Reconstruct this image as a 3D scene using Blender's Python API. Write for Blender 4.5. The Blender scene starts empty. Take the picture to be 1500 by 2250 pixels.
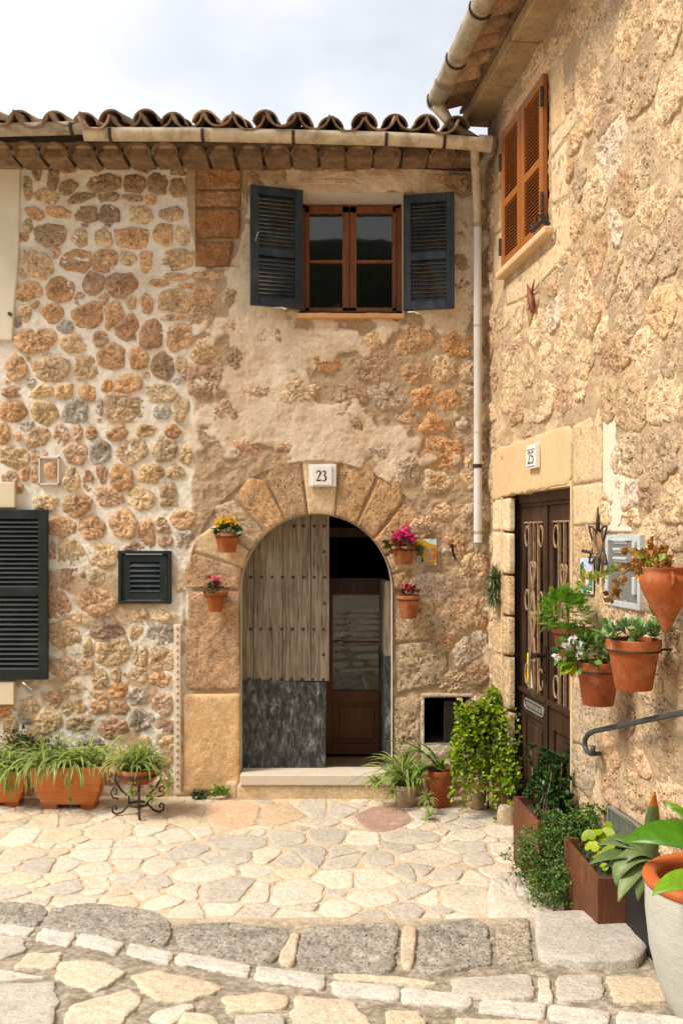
import bpy, math, random
import numpy as np
from mathutils import Vector, Matrix
R = math.radians
sc = bpy.context.scene
COL = sc.collection
# ---------------------------------------------------------------- camera
FPX, HY, CH, WD = 2100.0, 1175.0, 1.98, 7.24      # focal length and horizon row (photo pixels), eye height, distance to the house front
cam_d = bpy.data.cameras.new('camera'); cam = bpy.data.objects.new('camera', cam_d); COL.objects.link(cam)
cam.location = (0, -WD, CH); cam.rotation_euler = (R(90), 0, 0)
cam_d.sensor_fit = 'VERTICAL'; cam_d.sensor_height = 36; cam_d.lens = 36*FPX/2250; cam_d.shift_y = (HY-1125)/2250
cam_d.clip_end = 500; sc.camera = cam
# ---------------------------------------------------------------- light
SUN = Vector((-0.82, -0.36, 1.12)).normalized()
sd = bpy.data.lights.new('sun', 'SUN'); sd.energy = 3.0; sd.angle = R(18); sd.color = (1.0, .915, .79)
so = bpy.data.objects.new('sun', sd); COL.objects.link(so); so.rotation_euler = SUN.to_track_quat('Z', 'Y').to_euler(); so.location = (-4, -4, 8)
w = bpy.data.worlds.new('World'); sc.world = w; w.use_nodes = True
nt = w.node_tree; nt.nodes.clear()
def wn(t, **k):
    n = nt.nodes.new(t)
    for a, b in k.items(): setattr(n, a, b)
    return n
sky = wn('ShaderNodeTexSky', sky_type='NISHITA'); sky.sun_disc = False
sky.sun_elevation = math.asin(SUN.z); sky.sun_rotation = math.atan2(SUN.x, SUN.y)
sky.air_density = 1.0; sky.dust_density = 2.0
tc = wn('ShaderNodeTexCoord'); no = wn('ShaderNodeTexNoise'); no.inputs['Scale'].default_value = 1.6; no.inputs['Detail'].default_value = 6; no.inputs['Roughness'].default_value = .5
mp = wn('ShaderNodeMapping'); mp.inputs['Scale'].default_value = (1, 1, 1.8); mp.inputs['Location'].default_value = (.35, .2, .1)
rp = wn('ShaderNodeValToRGB'); rp.color_ramp.elements[0].position = .36; rp.color_ramp.elements[0].color = (.40, .40, .40, 1); rp.color_ramp.elements[1].position = .62; rp.color_ramp.elements[1].color = (.97, .97, .97, 1)
mx = wn('ShaderNodeMix', data_type='RGBA'); mx.inputs[7].default_value = (8.9, 8.95, 9.0, 1)
bg = wn('ShaderNodeBackground'); bg.inputs[1].default_value = .1; ow = wn('ShaderNodeOutputWorld')
L = nt.links.new
L(tc.outputs['Generated'], mp.inputs[0]); L(mp.outputs[0], no.inputs['Vector']); L(no.outputs[0], rp.inputs[0]); L(rp.outputs[0], mx.inputs[0])
L(sky.outputs[0], mx.inputs[6]); L(mx.outputs[2], bg.inputs[0]); L(bg.outputs[0], ow.inputs[0])
vs = sc.view_settings; vs.view_transform = 'Standard'; vs.look = 'None'; vs.gamma = 1; vs.exposure = 0.52; vs.use_curve_mapping = False

# ---------------------------------------------------------------- projection helpers (only used to measure positions)
def F(px, py, p=0.0):                       # photo position on the house front, p metres proud of it
    d = WD-p
    return Vector(((px-750)/FPX*d, -p, CH-(py-HY)/FPX*d))
RX0, RK = 1.12, .119
RNL = math.hypot(1, RK)
RN = Vector((-1/RNL, -RK/RNL, 0)); RU = Vector((RK/RNL, -1/RNL, 0))
def RW(t, z, p=0.0):                        # a point on the side house wall, t metres of depth from the corner
    return Vector((RX0+RK*t, -t, z))+RN*p
def rt(px, py, p=0.0):                      # photo position -> (t, z) on the side wall
    u = (px-750)/FPX
    t = (u*(WD+RN.y*p)-RX0-RN.x*p)/(RK+u)
    d = WD-t+RN.y*p
    return t, CH-(py-HY)/FPX*d
def RP(px, py, p=0.0):
    t, z = rt(px, py, p); return RW(t, z, p)
def G(px, py, z=0.0):                       # photo position on a level at height z
    d = (CH-z)*FPX/(py-HY)
    return Vector(((px-750)/FPX*d, d-WD, z))
def zc(y):                                  # ground height over the street depth
    d = y+WD
    return .10+.13*(4.75-d)
def GC(px, py):                             # photo position on the rising street in front
    k = (py-HY)/FPX                         # CH - z = k d ; z = .10+.13*(4.75-d)
    d = (CH-.10-.13*4.75)/(k-.13)
    return Vector(((px-750)/FPX*d, d-WD, CH-k*d))

# ---------------------------------------------------------------- numpy noise
def _h(ix, iy, iz, s):
    n = (ix*374761393+iy*668265263+iz*2147483647+s*1274126177) & 0xFFFFFFFF
    n = ((n ^ (n >> 13))*1274126177) & 0xFFFFFFFF
    n = ((n ^ (n >> 16))*2246822519) & 0xFFFFFFFF
    return ((n ^ (n >> 15)) & 0xFFFFFF)/float(0xFFFFFF)
def vn(P, s=0):
    P = np.asarray(P, dtype=np.float64); f = np.floor(P); i = f.astype(np.int64)+1000; t = P-f; t = t*t*(3-2*t)
    r = 0
    for dx in (0, 1):
        wx = t[..., 0] if dx else 1-t[..., 0]
        for dy in (0, 1):
            wy = t[..., 1] if dy else 1-t[..., 1]
            for dz in (0, 1):
                wz = t[..., 2] if dz else 1-t[..., 2]
                r = r+wx*wy*wz*_h(i[..., 0]+dx, i[..., 1]+dy, i[..., 2]+dz, s)
    return r*2-1
def fbm(P, o=4, s=0, g=.5):
    a, r, n = 1.0, 0, 0
    P = np.asarray(P, dtype=np.float64)
    for k in range(o):
        r = r+a*vn(P, s+k*17); n += a; a *= g; P = P*2.03+3.1
    return r/n
def ridged(P, o=4, s=0):
    a, r, n = 1.0, 0, 0
    P = np.asarray(P, dtype=np.float64)
    for k in range(o):
        r = r+a*(1-2*np.abs(vn(P, s+k*13))); n += a; a *= .55; P = P*2.1+1.7
    return r/n
def sstep(a, b, x):
    t = np.clip((x-a)/(b-a), 0, 1); return t*t*(3-2*t)

# ---------------------------------------------------------------- objects
WL = {}
def reg(o, loc, parent=None):
    loc = Vector(loc)
    WL[o.name] = loc
    COL.objects.link(o)
    if parent is not None:
        o.parent = parent; o.location = loc-WL[parent.name]
    else: o.location = loc
def thing(name, label, cat, loc, group=None):
    o = bpy.data.objects.new(name, None); o.empty_display_size = .1; reg(o, loc)
    o['label'] = label; o['category'] = cat
    if group: o['group'] = group
    return o
def mesh_np(name, V, Fq, smooth=True, attrs=None, org=None):
    V = np.asarray(V, dtype=np.float64)
    if org is None: org = (V.min(0)+V.max(0))/2
    V = V-np.asarray(org)
    me = bpy.data.meshes.new(name)
    if isinstance(Fq, np.ndarray):
        k = Fq.shape[1]; n = Fq.shape[0]
        me.vertices.add(len(V)); me.vertices.foreach_set('co', V.astype(np.float32).ravel())
        me.loops.add(n*k); me.loops.foreach_set('vertex_index', Fq.astype(np.int32).ravel())
        me.polygons.add(n); me.polygons.foreach_set('loop_start', np.arange(0, n*k, k, dtype=np.int32)); 
        me.update(calc_edges=True)
    else:
        me.from_pydata([tuple(v) for v in V], [], Fq)
    if smooth: me.polygons.foreach_set('use_smooth', np.ones(len(me.polygons), dtype=bool))
    if attrs:
        for k2, a in attrs.items():
            at = me.attributes.new(k2, 'FLOAT', 'POINT'); at.data.foreach_set('value', np.asarray(a, dtype=np.float32))
    me.update()
    return me, Vector(org)
class MB:
    def __init__(s): s.v = []; s.f = []; s.a = []; s.b = []
    def add(s, vs_, fs, a=0.0, b=None):
        o = len(s.v); s.v += [tuple(x) for x in vs_]; s.f += [tuple(i+o for i in q) for q in fs]
        s.a += (list(a) if hasattr(a, '__len__') else [a]*len(vs_))
        s.b += (list(b) if b is not None and hasattr(b, '__len__') else [b or 0.0]*len(vs_))
        return s
    def box(s, c0, c1):
        x0, y0, z0 = c0; x1, y1, z1 = c1
        return s.boxf(lambda u, v, n: (u, v, n), x0, x1, y0, y1, z0, z1)
    def boxf(s, fr, u0, u1, v0, v1, n0, n1):
        vs_ = [fr(u, v, n) for n in (n0, n1) for v in (v0, v1) for u in (u0, u1)]
        return s.add(vs_, [(0, 2, 3, 1), (4, 5, 7, 6), (0, 1, 5, 4), (2, 6, 7, 3), (0, 4, 6, 2), (1, 3, 7, 5)])
    def prism(s, pts, fr, n0, n1):          # polygon in (u, v), extruded
        k = len(pts)
        vs_ = [fr(u, v, n0) for u, v in pts]+[fr(u, v, n1) for u, v in pts]
        return s.add(vs_, [tuple(range(k-1, -1, -1)), tuple(range(k, 2*k))]+[(i, (i+1) % k, k+(i+1) % k, k+i) for i in range(k)])
    def tube(s, pts, r, n=8, cap=True, flat=None):
        pts = [Vector(p) for p in pts]; m = len(pts)
        rs = list(r) if hasattr(r, '__len__') else [r]*m
        prev = None; vs_ = []
        for i, p in enumerate(pts):
            d = (pts[min(i+1, m-1)]-pts[max(i-1, 0)])
            d = d.normalized() if d.length > 1e-9 else Vector((0, 0, 1))
            if prev is None:
                a = Vector((0, 0, 1)) if abs(d.z) < .9 else Vector((1, 0, 0))
                u = d.cross(a).normalized()
            else: u = (prev-d*prev.dot(d)); u = u.normalized() if u.length > 1e-6 else d.orthogonal().normalized()
            prev = u; v = d.cross(u)
            for k in range(n):
                an = 2*math.pi*k/n
                vs_.append(p+(u*math.cos(an)+v*math.sin(an))*rs[i])
        fs = [(i*n+k, i*n+(k+1) % n, (i+1)*n+(k+1) % n, (i+1)*n+k) for i in range(m-1) for k in range(n)]
        if cap: fs += [tuple(range(n-1, -1, -1)), tuple(range((m-1)*n, m*n))]
        return s.add(vs_, fs)
    def lathe(s, prof, c, n=28, wob=None, close=True):
        c = Vector(c); vs_ = []
        for i, (r, z) in enumerate(prof):
            for k in range(n):
                a = 2*math.pi*k/n; rr, zz = (r, z) if wob is None else wob(r, z, a, i)
                vs_.append(c+Vector((rr*math.cos(a), rr*math.sin(a), zz)))
        m = len(prof)
        fs = [(i*n+k, i*n+(k+1) % n, (i+1)*n+(k+1) % n, (i+1)*n+k) for i in range(m-1) for k in range(n)]
        if close: fs += [tuple(range(n-1, -1, -1)), tuple(range((m-1)*n, m*n))]
        return s.add(vs_, fs)
    def leaf(s, p, d, nrm, L_, W_, tone=0.0, fold=.15, droop=0.0):
        p = Vector(p); d = Vector(d).normalized(); nrm = Vector(nrm); sd_ = d.cross(nrm)
        sd_ = sd_.normalized() if sd_.length > 1e-6 else d.orthogonal().normalized()
        nrm = sd_.cross(d).normalized()
        m = p+d*L_*.5
        q = [p, m-sd_*W_/2+nrm*fold*W_, m, m+sd_*W_/2+nrm*fold*W_, p+d*L_-nrm*droop*L_,
             p+d*L_*.8-sd_*W_*.36+nrm*(fold*W_*.7-droop*L_*.5), p+d*L_*.8+sd_*W_*.36+nrm*(fold*W_*.7-droop*L_*.5)]
        return s.add(q, [(0, 2, 1), (0, 3, 2), (1, 2, 4, 5), (2, 3, 6, 4)], tone)
    def blade(s, p, az, el, L_, W_, tone=0.0, n=9, curl=2.2, vfold=.25, tip=.0, twist=0.0, base=.55, roll=0.0):
        p = Vector(p).copy(); e = el; vs_ = []; b = []
        h = Vector((math.cos(az), math.sin(az), 0)); sdv0 = Vector((-math.sin(az), math.cos(az), 0))
        for i in range(n+1):
            t = i/n
            dd = h*math.cos(e)+Vector((0, 0, math.sin(e)))
            up = -h*math.sin(e)+Vector((0, 0, math.cos(e)))
            an = roll+twist*t; sdv = sdv0*math.cos(an)+up*math.sin(an)
            wv = W_*(min(1, base+t*2.2))*(max(tip, 1-max(0, (t-.5)/.5)**1.8))
            vs_ += [p-sdv*wv/2+up*vfold*wv, p, p+sdv*wv/2+up*vfold*wv]; b += [1, 0, 1]
            p = p+dd*L_/n; e -= curl/n*(.5+t)
        fs = []
        for i in range(n):
            a = i*3; fs += [(a, a+1, a+4, a+3), (a+1, a+2, a+5, a+4)]
        return s.add(vs_, fs, tone, b)
    def build(s, name, mat, parent=None, smooth=False, bev=0, color=None, label=None, solid=0, kind=None, cat=None, group=None, org=None, auto=None):
        me, og = mesh_np(name, s.v, s.f, smooth, {'tone': s.a, 'edge': s.b} if any(s.a) or any(s.b) else None, org)
        if mat: me.materials.append(mat)
        if auto is not None:
            try: me.set_sharp_from_angle(angle=R(auto))
            except Exception: pass
        o = bpy.data.objects.new(name, me); reg(o, og, parent)
        if color is not None: o.color = tuple(color)+(1,)
        if bev:
            m = o.modifiers.new('bevel', 'BEVEL'); m.width = bev; m.segments = 2; m.limit_method = 'ANGLE'; m.angle_limit = R(40)
        if solid:
            m = o.modifiers.new('solid', 'SOLIDIFY'); m.thickness = solid; m.offset = 0
        if label: o['label'] = label
        if cat: o['category'] = cat
        if group: o['group'] = group
        if kind: o['kind'] = kind
        return o
def copy_obj(src, loc, parent, rot=None, color=None, scale=None):
    o = src.copy(); o.parent = None
    reg(o, loc, parent)
    if rot is not None: o.rotation_euler = rot
    if color is not None: o.color = tuple(color)+(1,)
    if scale is not None: o.scale = scale
    return o

# ---------------------------------------------------------------- materials
MATS = {}
class NT:
    def __init__(s, name):
        m = bpy.data.materials.new(name); m.use_nodes = True; s.m = m; s.t = m.node_tree; s.t.nodes.clear()
        s.out = s.n('ShaderNodeOutputMaterial'); s.bsdf = s.n('ShaderNodeBsdfPrincipled'); s.l(s.bsdf.outputs[0], s.out.inputs[0])
        s.g = s.n('ShaderNodeNewGeometry'); MATS[name] = m
        s.bsdf.inputs['Specular IOR Level'].default_value = .25
    def n(s, t, **k):
        n = s.t.nodes.new(t)
        for a, b in k.items(): setattr(n, a, b)
        return n
    def l(s, a, b): s.t.links.new(a, b)
    def pos(s, scale=(1, 1, 1), obj=False):
        mp_ = s.n('ShaderNodeMapping'); mp_.inputs['Scale'].default_value = scale
        if obj:
            t = s.n('ShaderNodeTexCoord'); s.l(t.outputs['Object'], mp_.inputs[0])
        else: s.l(s.g.outputs['Position'], mp_.inputs[0])
        return mp_.outputs[0]
    def noise(s, scale, detail=5, rough=.55, vec=None, dist=0):
        n = s.n('ShaderNodeTexNoise'); n.inputs['Scale'].default_value = scale; n.inputs['Detail'].default_value = detail
        n.inputs['Roughness'].default_value = rough; n.inputs['Distortion'].default_value = dist
        s.l(vec if vec is not None else s.g.outputs['Position'], n.inputs['Vector']); return n.outputs[0]
    def voro(s, scale, feature='F1', vec=None):
        n = s.n('ShaderNodeTexVoronoi', feature=feature); n.inputs['Scale'].default_value = scale
        s.l(vec if vec is not None else s.g.outputs['Position'], n.inputs['Vector']); return n.outputs['Distance']
    def ramp(s, fac, stops):
        r = s.n('ShaderNodeValToRGB'); els = r.color_ramp.elements
        while len(els) < len(stops): els.new(.5)
        for e, (p, c) in zip(els, stops):
            e.position = p; e.color = (c, c, c, 1) if not hasattr(c, '__len__') else tuple(c)+(1,)
        s.l(fac, r.inputs[0]); return r.outputs[0]
    def mix(s, a, b, fac, mode='MIX'):
        m = s.n('ShaderNodeMix', data_type='RGBA', blend_type=mode)
        for v, i in ((fac, 0), (a, 6), (b, 7)):
            if hasattr(v, 'is_linked') or hasattr(v, 'links'): s.l(v, m.inputs[i])
            elif i == 0: m.inputs[0].default_value = v
            else: m.inputs[i].default_value = tuple(v)+(1,)
        return m.outputs[2]
    def math(s, op, a, b=0.0):
        m = s.n('ShaderNodeMath', operation=op)
        for v, i in ((a, 0), (b, 1)):
            if isinstance(v, (int, float)): m.inputs[i].default_value = v
            else: s.l(v, m.inputs[i])
        return m.outputs[0]
    def bump(s, h, strength=.5, dist=.01, prev=None):
        b = s.n('ShaderNodeBump'); b.inputs['Strength'].default_value = strength; b.inputs['Distance'].default_value = dist
        s.l(h, b.inputs['Height'])
        if prev is not None: s.l(prev, b.inputs['Normal'])
        return b.outputs[0]
    def attr(s, name):
        a = s.n('ShaderNodeAttribute', attribute_name=name); return a.outputs['Fac']
    def objcol(s): return s.n('ShaderNodeObjectInfo').outputs['Color']
    def objrand(s): return s.n('ShaderNodeObjectInfo').outputs['Random']
    def done(s, col=None, rough=.85, nrm=None, metal=0, spec=None):
        if col is not None:
            if hasattr(col, 'links'): s.l(col, s.bsdf.inputs['Base Color'])
            else: s.bsdf.inputs['Base Color'].default_value = tuple(col)+(1,)
        if hasattr(rough, 'links'): s.l(rough, s.bsdf.inputs['Roughness'])
        else: s.bsdf.inputs['Roughness'].default_value = rough
        s.bsdf.inputs['Metallic'].default_value = metal
        if spec is not None: s.bsdf.inputs['Specular IOR Level'].default_value = spec
        if nrm is not None: s.l(nrm, s.bsdf.inputs['Normal'])
        return s.m

def mat_stone(name, pit=.6, pscale=45, var=1.0, bs=.7, fine=90, warm=True):
    t = NT(name); c = t.objcol()
    big = t.noise(5, 5, .6); md = t.noise(26, 7, .72); fn = t.noise(fine*.7, 4, .75)
    f1 = t.ramp(big, [(.3, 1-.34*var), (.5, 1.0), (.7, 1+.22*var)])
    f2 = t.ramp(md, [(.32, 1-.52*var), (.47, 1.0), (.68, 1+.30*var)])
    f3 = t.ramp(fn, [(.34, 1-.55*var), (.5, 1.0), (.66, 1+.30*var)])
    col = t.mix(c, f1, 1.0, 'MULTIPLY'); col = t.mix(col, f2, 1.0, 'MULTIPLY'); col = t.mix(col, f3, 1.0, 'MULTIPLY')
    if warm:
        oc = t.noise(7.3, 4, .6, dist=.6)
        col = t.mix(col, (.50, .24, .09), t.math('MULTIPLY', t.ramp(oc, [(.56, 0.0), (.70, 1.0)]), .40))
        gy = t.noise(9.1, 4, .6, vec=t.pos((1, 1, 1.3)))
        col = t.mix(col, (.62, .55, .43), t.math('MULTIPLY', t.ramp(gy, [(.57, 0.0), (.72, 1.0)]), .45))
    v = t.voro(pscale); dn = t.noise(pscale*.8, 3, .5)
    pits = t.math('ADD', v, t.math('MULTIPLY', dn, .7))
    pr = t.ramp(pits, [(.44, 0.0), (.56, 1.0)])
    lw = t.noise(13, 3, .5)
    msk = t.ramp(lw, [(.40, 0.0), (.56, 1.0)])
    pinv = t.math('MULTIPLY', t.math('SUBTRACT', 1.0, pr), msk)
    col = t.mix(col, (.12, .07, .04), t.math('MULTIPLY', pinv, min(.9, pit*1.0)))  # shade of the pits painted into the colour as dark brown
    col = t.mix(col, (1+.44*var, 1+.37*var, 1+.30*var), 1.0, 'MULTIPLY')
    h = t.math('ADD', t.math('MULTIPLY', md, 1.1), t.math('MULTIPLY', fn, .55))
    h = t.math('SUBTRACT', h, t.math('MULTIPLY', pinv, pit*.8))
    n = t.bump(h, min(1, bs*1.3), .036)
    return t.done(col, .93, n, spec=.1)
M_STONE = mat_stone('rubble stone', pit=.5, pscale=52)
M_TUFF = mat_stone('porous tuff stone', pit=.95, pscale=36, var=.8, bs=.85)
M_SMOOTH = mat_stone('dressed sandstone', pit=.12, var=.45, bs=.35)
M_FLAG = mat_stone('limestone flag', pit=.3, pscale=60, var=.40, bs=.45, warm=False)
M_GREYB = mat_stone('pitted grey limestone', pit=.8, pscale=38, var=.9, bs=.9, warm=False)

def mat_wall(name, plaster, rubble, dirt=(.36, .23, .13), warm=None):
    t = NT(name); a = t.attr('rough')
    n1 = t.noise(3.2, 5, .6); n2 = t.noise(30, 6, .7); n3 = t.noise(110, 3, .7); n4 = t.noise(9, 5, .65, dist=.5)
    pl = t.mix(plaster, (plaster[0]*.84, plaster[1]*.76, plaster[2]*.66), t.ramp(n1, [(.44, 0.0), (.70, 1.0)]))
    if warm: pl = t.mix(pl, t.mix(warm, (warm[0]*.82, warm[1]*.74, warm[2]*.66), t.ramp(n1, [(.36, 0.0), (.62, 1.0)])), t.attr('warm'))
    pl = t.mix(pl, dirt, t.math('MULTIPLY', t.ramp(n4, [(.56, 0.0), (.75, 1.0)]), .32))
    rb = t.mix(rubble, (.62, .46, .30), t.ramp(n4, [(.4, 0.0), (.62, 1.0)]))
    rb = t.mix(rb, (.27, .17, .10), t.ramp(n2, [(.56, 0.0), (.74, .75)]))
    col = t.mix(pl, rb, t.ramp(a, [(.3, 0.0), (.6, 1.0)]))
    col = t.mix(col, t.ramp(n2, [(.32, .84), (.46, 1.0), (.7, 1.08)]), 1.0, 'MULTIPLY')
    col = t.mix(col, t.ramp(n3, [(.3, .90), (.6, 1.06)]), 1.0, 'MULTIPLY')
    h = t.math('ADD', t.math('MULTIPLY', n2, t.math('ADD', t.math('MULTIPLY', a, 1.0), .35)), t.math('MULTIPLY', n3, .4))
    return t.done(col, .95, t.bump(h, .9, .035), spec=.08)
M_WALLF = mat_wall('lime mortar and rubble', (.93, .87, .76), (.64, .45, .28), warm=(.88, .74, .57))
M_WALLR = mat_wall('ochre lime render', (.76, .58, .38), (.66, .47, .28))

def mat_basic(name, col, var=.2, scale=12, rough=.7, bump=.15, bscale=60, metal=0, stain=None, stain_amt=.4, stain_scale=6, obj=False, stretch=(1, 1, 1), spec=.3, use_objcol=False):
    t = NT(name); vec = t.pos(stretch)
    base = t.objcol() if use_objcol else None
    n1 = t.noise(scale, 5, .6, vec=vec); n2 = t.noise(bscale, 4, .65, vec=vec)
    f = t.ramp(n1, [(.3, 1-var), (.7, 1+var)])
    c = t.mix(base if use_objcol else col, f, 1.0, 'MULTIPLY')
    c = t.mix(c, t.ramp(n2, [(.3, 1-var*.6), (.7, 1+var*.5)]), 1.0, 'MULTIPLY')
    if stain is not None:
        n3 = t.noise(stain_scale, 6, .65, vec=vec, dist=.4)
        c = t.mix(c, stain, t.math('MULTIPLY', t.ramp(n3, [(.48, 0.0), (.66, 1.0)]), stain_amt))
    return t.done(c, rough, t.bump(n2, bump, .01), metal, spec)
M_TERRA = mat_basic('terracotta', (.34, .085, .020), var=.16, scale=9, rough=.75, bump=.12, stain=(.52, .27, .16), stain_amt=.5, stain_scale=7)
M_TERRAD = mat_basic('dark wet terracotta', (.30, .066, .020), var=.25, scale=10, rough=.6, bump=.1, stain=(.46, .19, .08), stain_amt=.6, stain_scale=9)
M_TROUGH = mat_basic('orange terracotta trough', (.58, .18, .045), var=.12, scale=8, rough=.75, bump=.1, stain=(.62, .30, .13), stain_amt=.5)
M_TILE = mat_basic('old roof tile', (.30, .18, .10), var=.35, scale=14, rough=.95, bump=.5, bscale=50, stain=(.10, .07, .045), stain_amt=.75, stain_scale=9, use_objcol=True)
M_GUTTER = mat_basic('weathered cream gutter', (.60, .50, .36), var=.12, scale=20, rough=.6, bump=.25, stain=(.20, .14, .08), stain_amt=.75, stain_scale=5, stretch=(1, 1, .5))
M_GUTTER2 = mat_basic('fibre cement gutter', (.42, .36, .28), var=.2, scale=20, rough=.85, bump=.3, stain=(.18, .13, .09), stain_amt=.7, stain_scale=7)
M_PIPE = mat_basic('white pipe paint', (.66, .66, .64), var=.06, scale=6, rough=.45, bump=.06, stain=(.50, .42, .30), stain_amt=.5, stain_scale=5, stretch=(1, 1, .35))
M_BLUE = mat_basic('blue grey shutter paint', (.017, .027, .036), var=.35, scale=10, rough=.5, bump=.2, bscale=80, stain=(.06, .075, .085), stain_amt=.7, stain_scale=7, stretch=(1, 1, .6))
M_BLACKG = mat_basic('dark green shutter paint', (.014, .020, .018), var=.2, scale=10, rough=.5, bump=.12, stain=(.03, .04, .038), stain_amt=.6)
M_ORANGE = mat_basic('orange brown shutter paint', (.34, .12, .030), var=.10, scale=8, rough=.45, bump=.06, stretch=(1, 1, .3))
M_WOODW = mat_basic('varnished window wood', (.24, .09, .032), var=.35, scale=14, rough=.45, bump=.15, stain=(.16, .05, .018), stain_amt=.8, stain_scale=8, stretch=(1, 1, .12), bscale=90)
M_WOODD = mat_basic('dark brown door paint', (.038, .019, .012), var=.35, scale=14, rough=.5, bump=.2, stain=(.11, .05, .03), stain_amt=.6, stain_scale=6, stretch=(1, 1, .2), bscale=80)
M_WOODI = mat_basic('reddish inner door wood', (.11, .036, .012), var=.2, scale=12, rough=.5, bump=.08, stretch=(1, 1, .15))
M_IRON = mat_basic('dark iron', (.05, .042, .038), var=.3, scale=30, rough=.6, bump=.2, stain=(.13, .06, .03), stain_amt=.5, metal=.3)
M_RUSTIRON = mat_basic('rusty painted iron', (.33, .22, .13), var=.25, scale=30, rough=.65, bump=.25, stain=(.22, .09, .035), stain_amt=.7, stain_scale=20)
M_HANDR = mat_basic('grey painted handrail', (.075, .08, .085), var=.2, scale=20, rough=.45, bump=.1, metal=.3)
M_CORTEN = mat_basic('rusted corten steel', (.125, .044, .020), var=.18, scale=9, rough=.72, bump=.06, bscale=160, stain=(.27, .10, .032), stain_amt=.65, stain_scale=3.5, stretch=(1, 1, .6))
M_BLACKP = mat_basic('black fibre planter', (.020, .017, .017), var=.3, scale=40, rough=.7, bump=.1)
M_SOIL = mat_basic('potting soil', (.045, .032, .024), var=.6, scale=60, rough=.95, bump=.8, bscale=120, stain=(.2, .16, .12), stain_amt=.5, stain_scale=90)
M_MARBLE = mat_basic('worn marble step', (.66, .58, .47), var=.07, scale=6, rough=.55, bump=.06, stain=(.48, .38, .27), stain_amt=.5)
M_CREAM = mat_basic('cream painted block', (.74, .63, .44), var=.05, scale=8, rough=.8, bump=.08)
M_SILL = mat_basic('ochre ceramic sill', (.58, .32, .13), var=.1, scale=12, rough=.45, bump=.05)
M_WHITE = mat_basic('white glazed ceramic', (.82, .80, .76), var=.02, scale=5, rough=.25, bump=.02)
M_REVEAL = mat_basic('limewash reveal', (.66, .60, .52), var=.08, scale=8, rough=.9, bump=.25)
M_INK = mat_basic('black enamel', (.02, .013, .01), var=.05, rough=.4, bump=0)
M_ALU = mat_basic('brushed steel', (.42, .43, .43), var=.1, scale=10, rough=.42, bump=.05, bscale=100, metal=.75, stretch=(1, 1, .15))
M_ALUF = mat_basic('pale galvanised frame', (.60, .64, .66), var=.08, scale=20, rough=.5, bump=.06, metal=.3)
M_GREYPOT = mat_basic('pale grey stoneware', (.50, .50, .43), var=.07, scale=12, rough=.6, bump=.3, bscale=60, stretch=(.5, .5, 2), stain=(.34, .32, .27), stain_amt=.3, stain_scale=40)
M_POTRIM = mat_basic('bright terracotta rim', (.52, .12, .03), var=.1, scale=10, rough=.5, bump=.05)
M_CABLE = mat_basic('black cable', (.012, .012, .012), rough=.5, bump=0)
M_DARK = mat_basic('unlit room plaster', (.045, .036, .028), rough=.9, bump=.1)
M_ROOMFLOOR = mat_basic('terracotta floor tile', (.32, .20, .11), var=.15, rough=.35, bump=.03)
M_STRIP = mat_basic('cream mortar ledge', (.74, .64, .50), var=.06, scale=20, rough=.9, bump=.25)
M_LINTEL = mat_basic('smooth ochre render', (.66, .46, .26), var=.07, scale=5, rough=.9, bump=.14, bscale=90, stain=(.72, .52, .30), stain_amt=.5, stain_scale=4)
M_PANEL = mat_basic('pale lime plaster', (.70, .62, .49), var=.06, scale=4, rough=.9, bump=.12, stain=(.55, .45, .33), stain_amt=.4, stain_scale=3)
M_BLINDD = mat_basic('dim door blind', (.07, .066, .05), var=.1, rough=.9)
M_CURTAIN = mat_basic('pale curtain cloth', (.62, .62, .52), var=.05, scale=10, rough=.9, bump=.05)
M_CURTAIND = mat_basic('grey lace curtain', (.13, .12, .09), var=.12, scale=10, rough=.9, bump=.1, stretch=(8, 8, .6))
M_PAINT = mat_basic('enamel colours', (1, 1, 1), var=.03, rough=.3, bump=0, use_objcol=True)
M_BARK = mat_basic('green brown stem', (.18, .13, .07), var=.3, scale=40, rough=.8, bump=.3)
M_GSTEM = mat_basic('green stem', (.12, .20, .05), var=.2, scale=40, rough=.6, bump=.1)

def mat_planks():
    t = NT('weathered door planks'); v = t.pos((1, 1, .045)); r = t.objrand()
    off = t.n('ShaderNodeVectorMath', operation='ADD'); t.l(v, off.inputs[0]); cb = t.n('ShaderNodeCombineXYZ'); t.l(t.math('MULTIPLY', r, 9.0), cb.inputs[0]); t.l(cb.outputs[0], off.inputs[1])
    g1 = t.noise(60, 5, .7, vec=off.outputs[0], dist=.8); g2 = t.noise(170, 4, .7, vec=off.outputs[0]); big = t.noise(5, 4, .6)
    c = t.ramp(g1, [(.28, (.065, .045, .03)), (.45, (.22, .17, .12)), (.62, (.36, .30, .225)), (.8, (.47, .41, .32))])
    c = t.mix(c, t.ramp(g2, [(.3, .72), (.7, 1.2)]), 1.0, 'MULTIPLY')
    c = t.mix(c, t.ramp(big, [(.3, .8), (.7, 1.12)]), 1.0, 'MULTIPLY')
    h = t.math('ADD', g1, t.math('MULTIPLY', g2, .6))
    return t.done(c, .85, t.bump(h, .8, .008), spec=.15)
M_PLANK = mat_planks()
def mat_zinc():
    t = NT('scuffed zinc sheet'); v = t.pos((1, 1, .4))
    a = t.noise(24, 9, .78, vec=v, dist=.3); b = t.noise(90, 5, .75, vec=v)
    c = t.ramp(a, [(.34, (.012, .013, .014)), (.48, (.045, .048, .05)), (.56, (.12, .125, .125)), (.64, (.28, .29, .28)), (.72, (.42, .42, .40))])
    c = t.mix(c, t.ramp(b, [(.3, .7), (.7, 1.25)]), 1.0, 'MULTIPLY')
    return t.done(c, t.ramp(a, [(.4, .38), (.7, .65)]), t.bump(b, .2, .005), .35, .4)
M_ZINC = mat_zinc()
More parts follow.
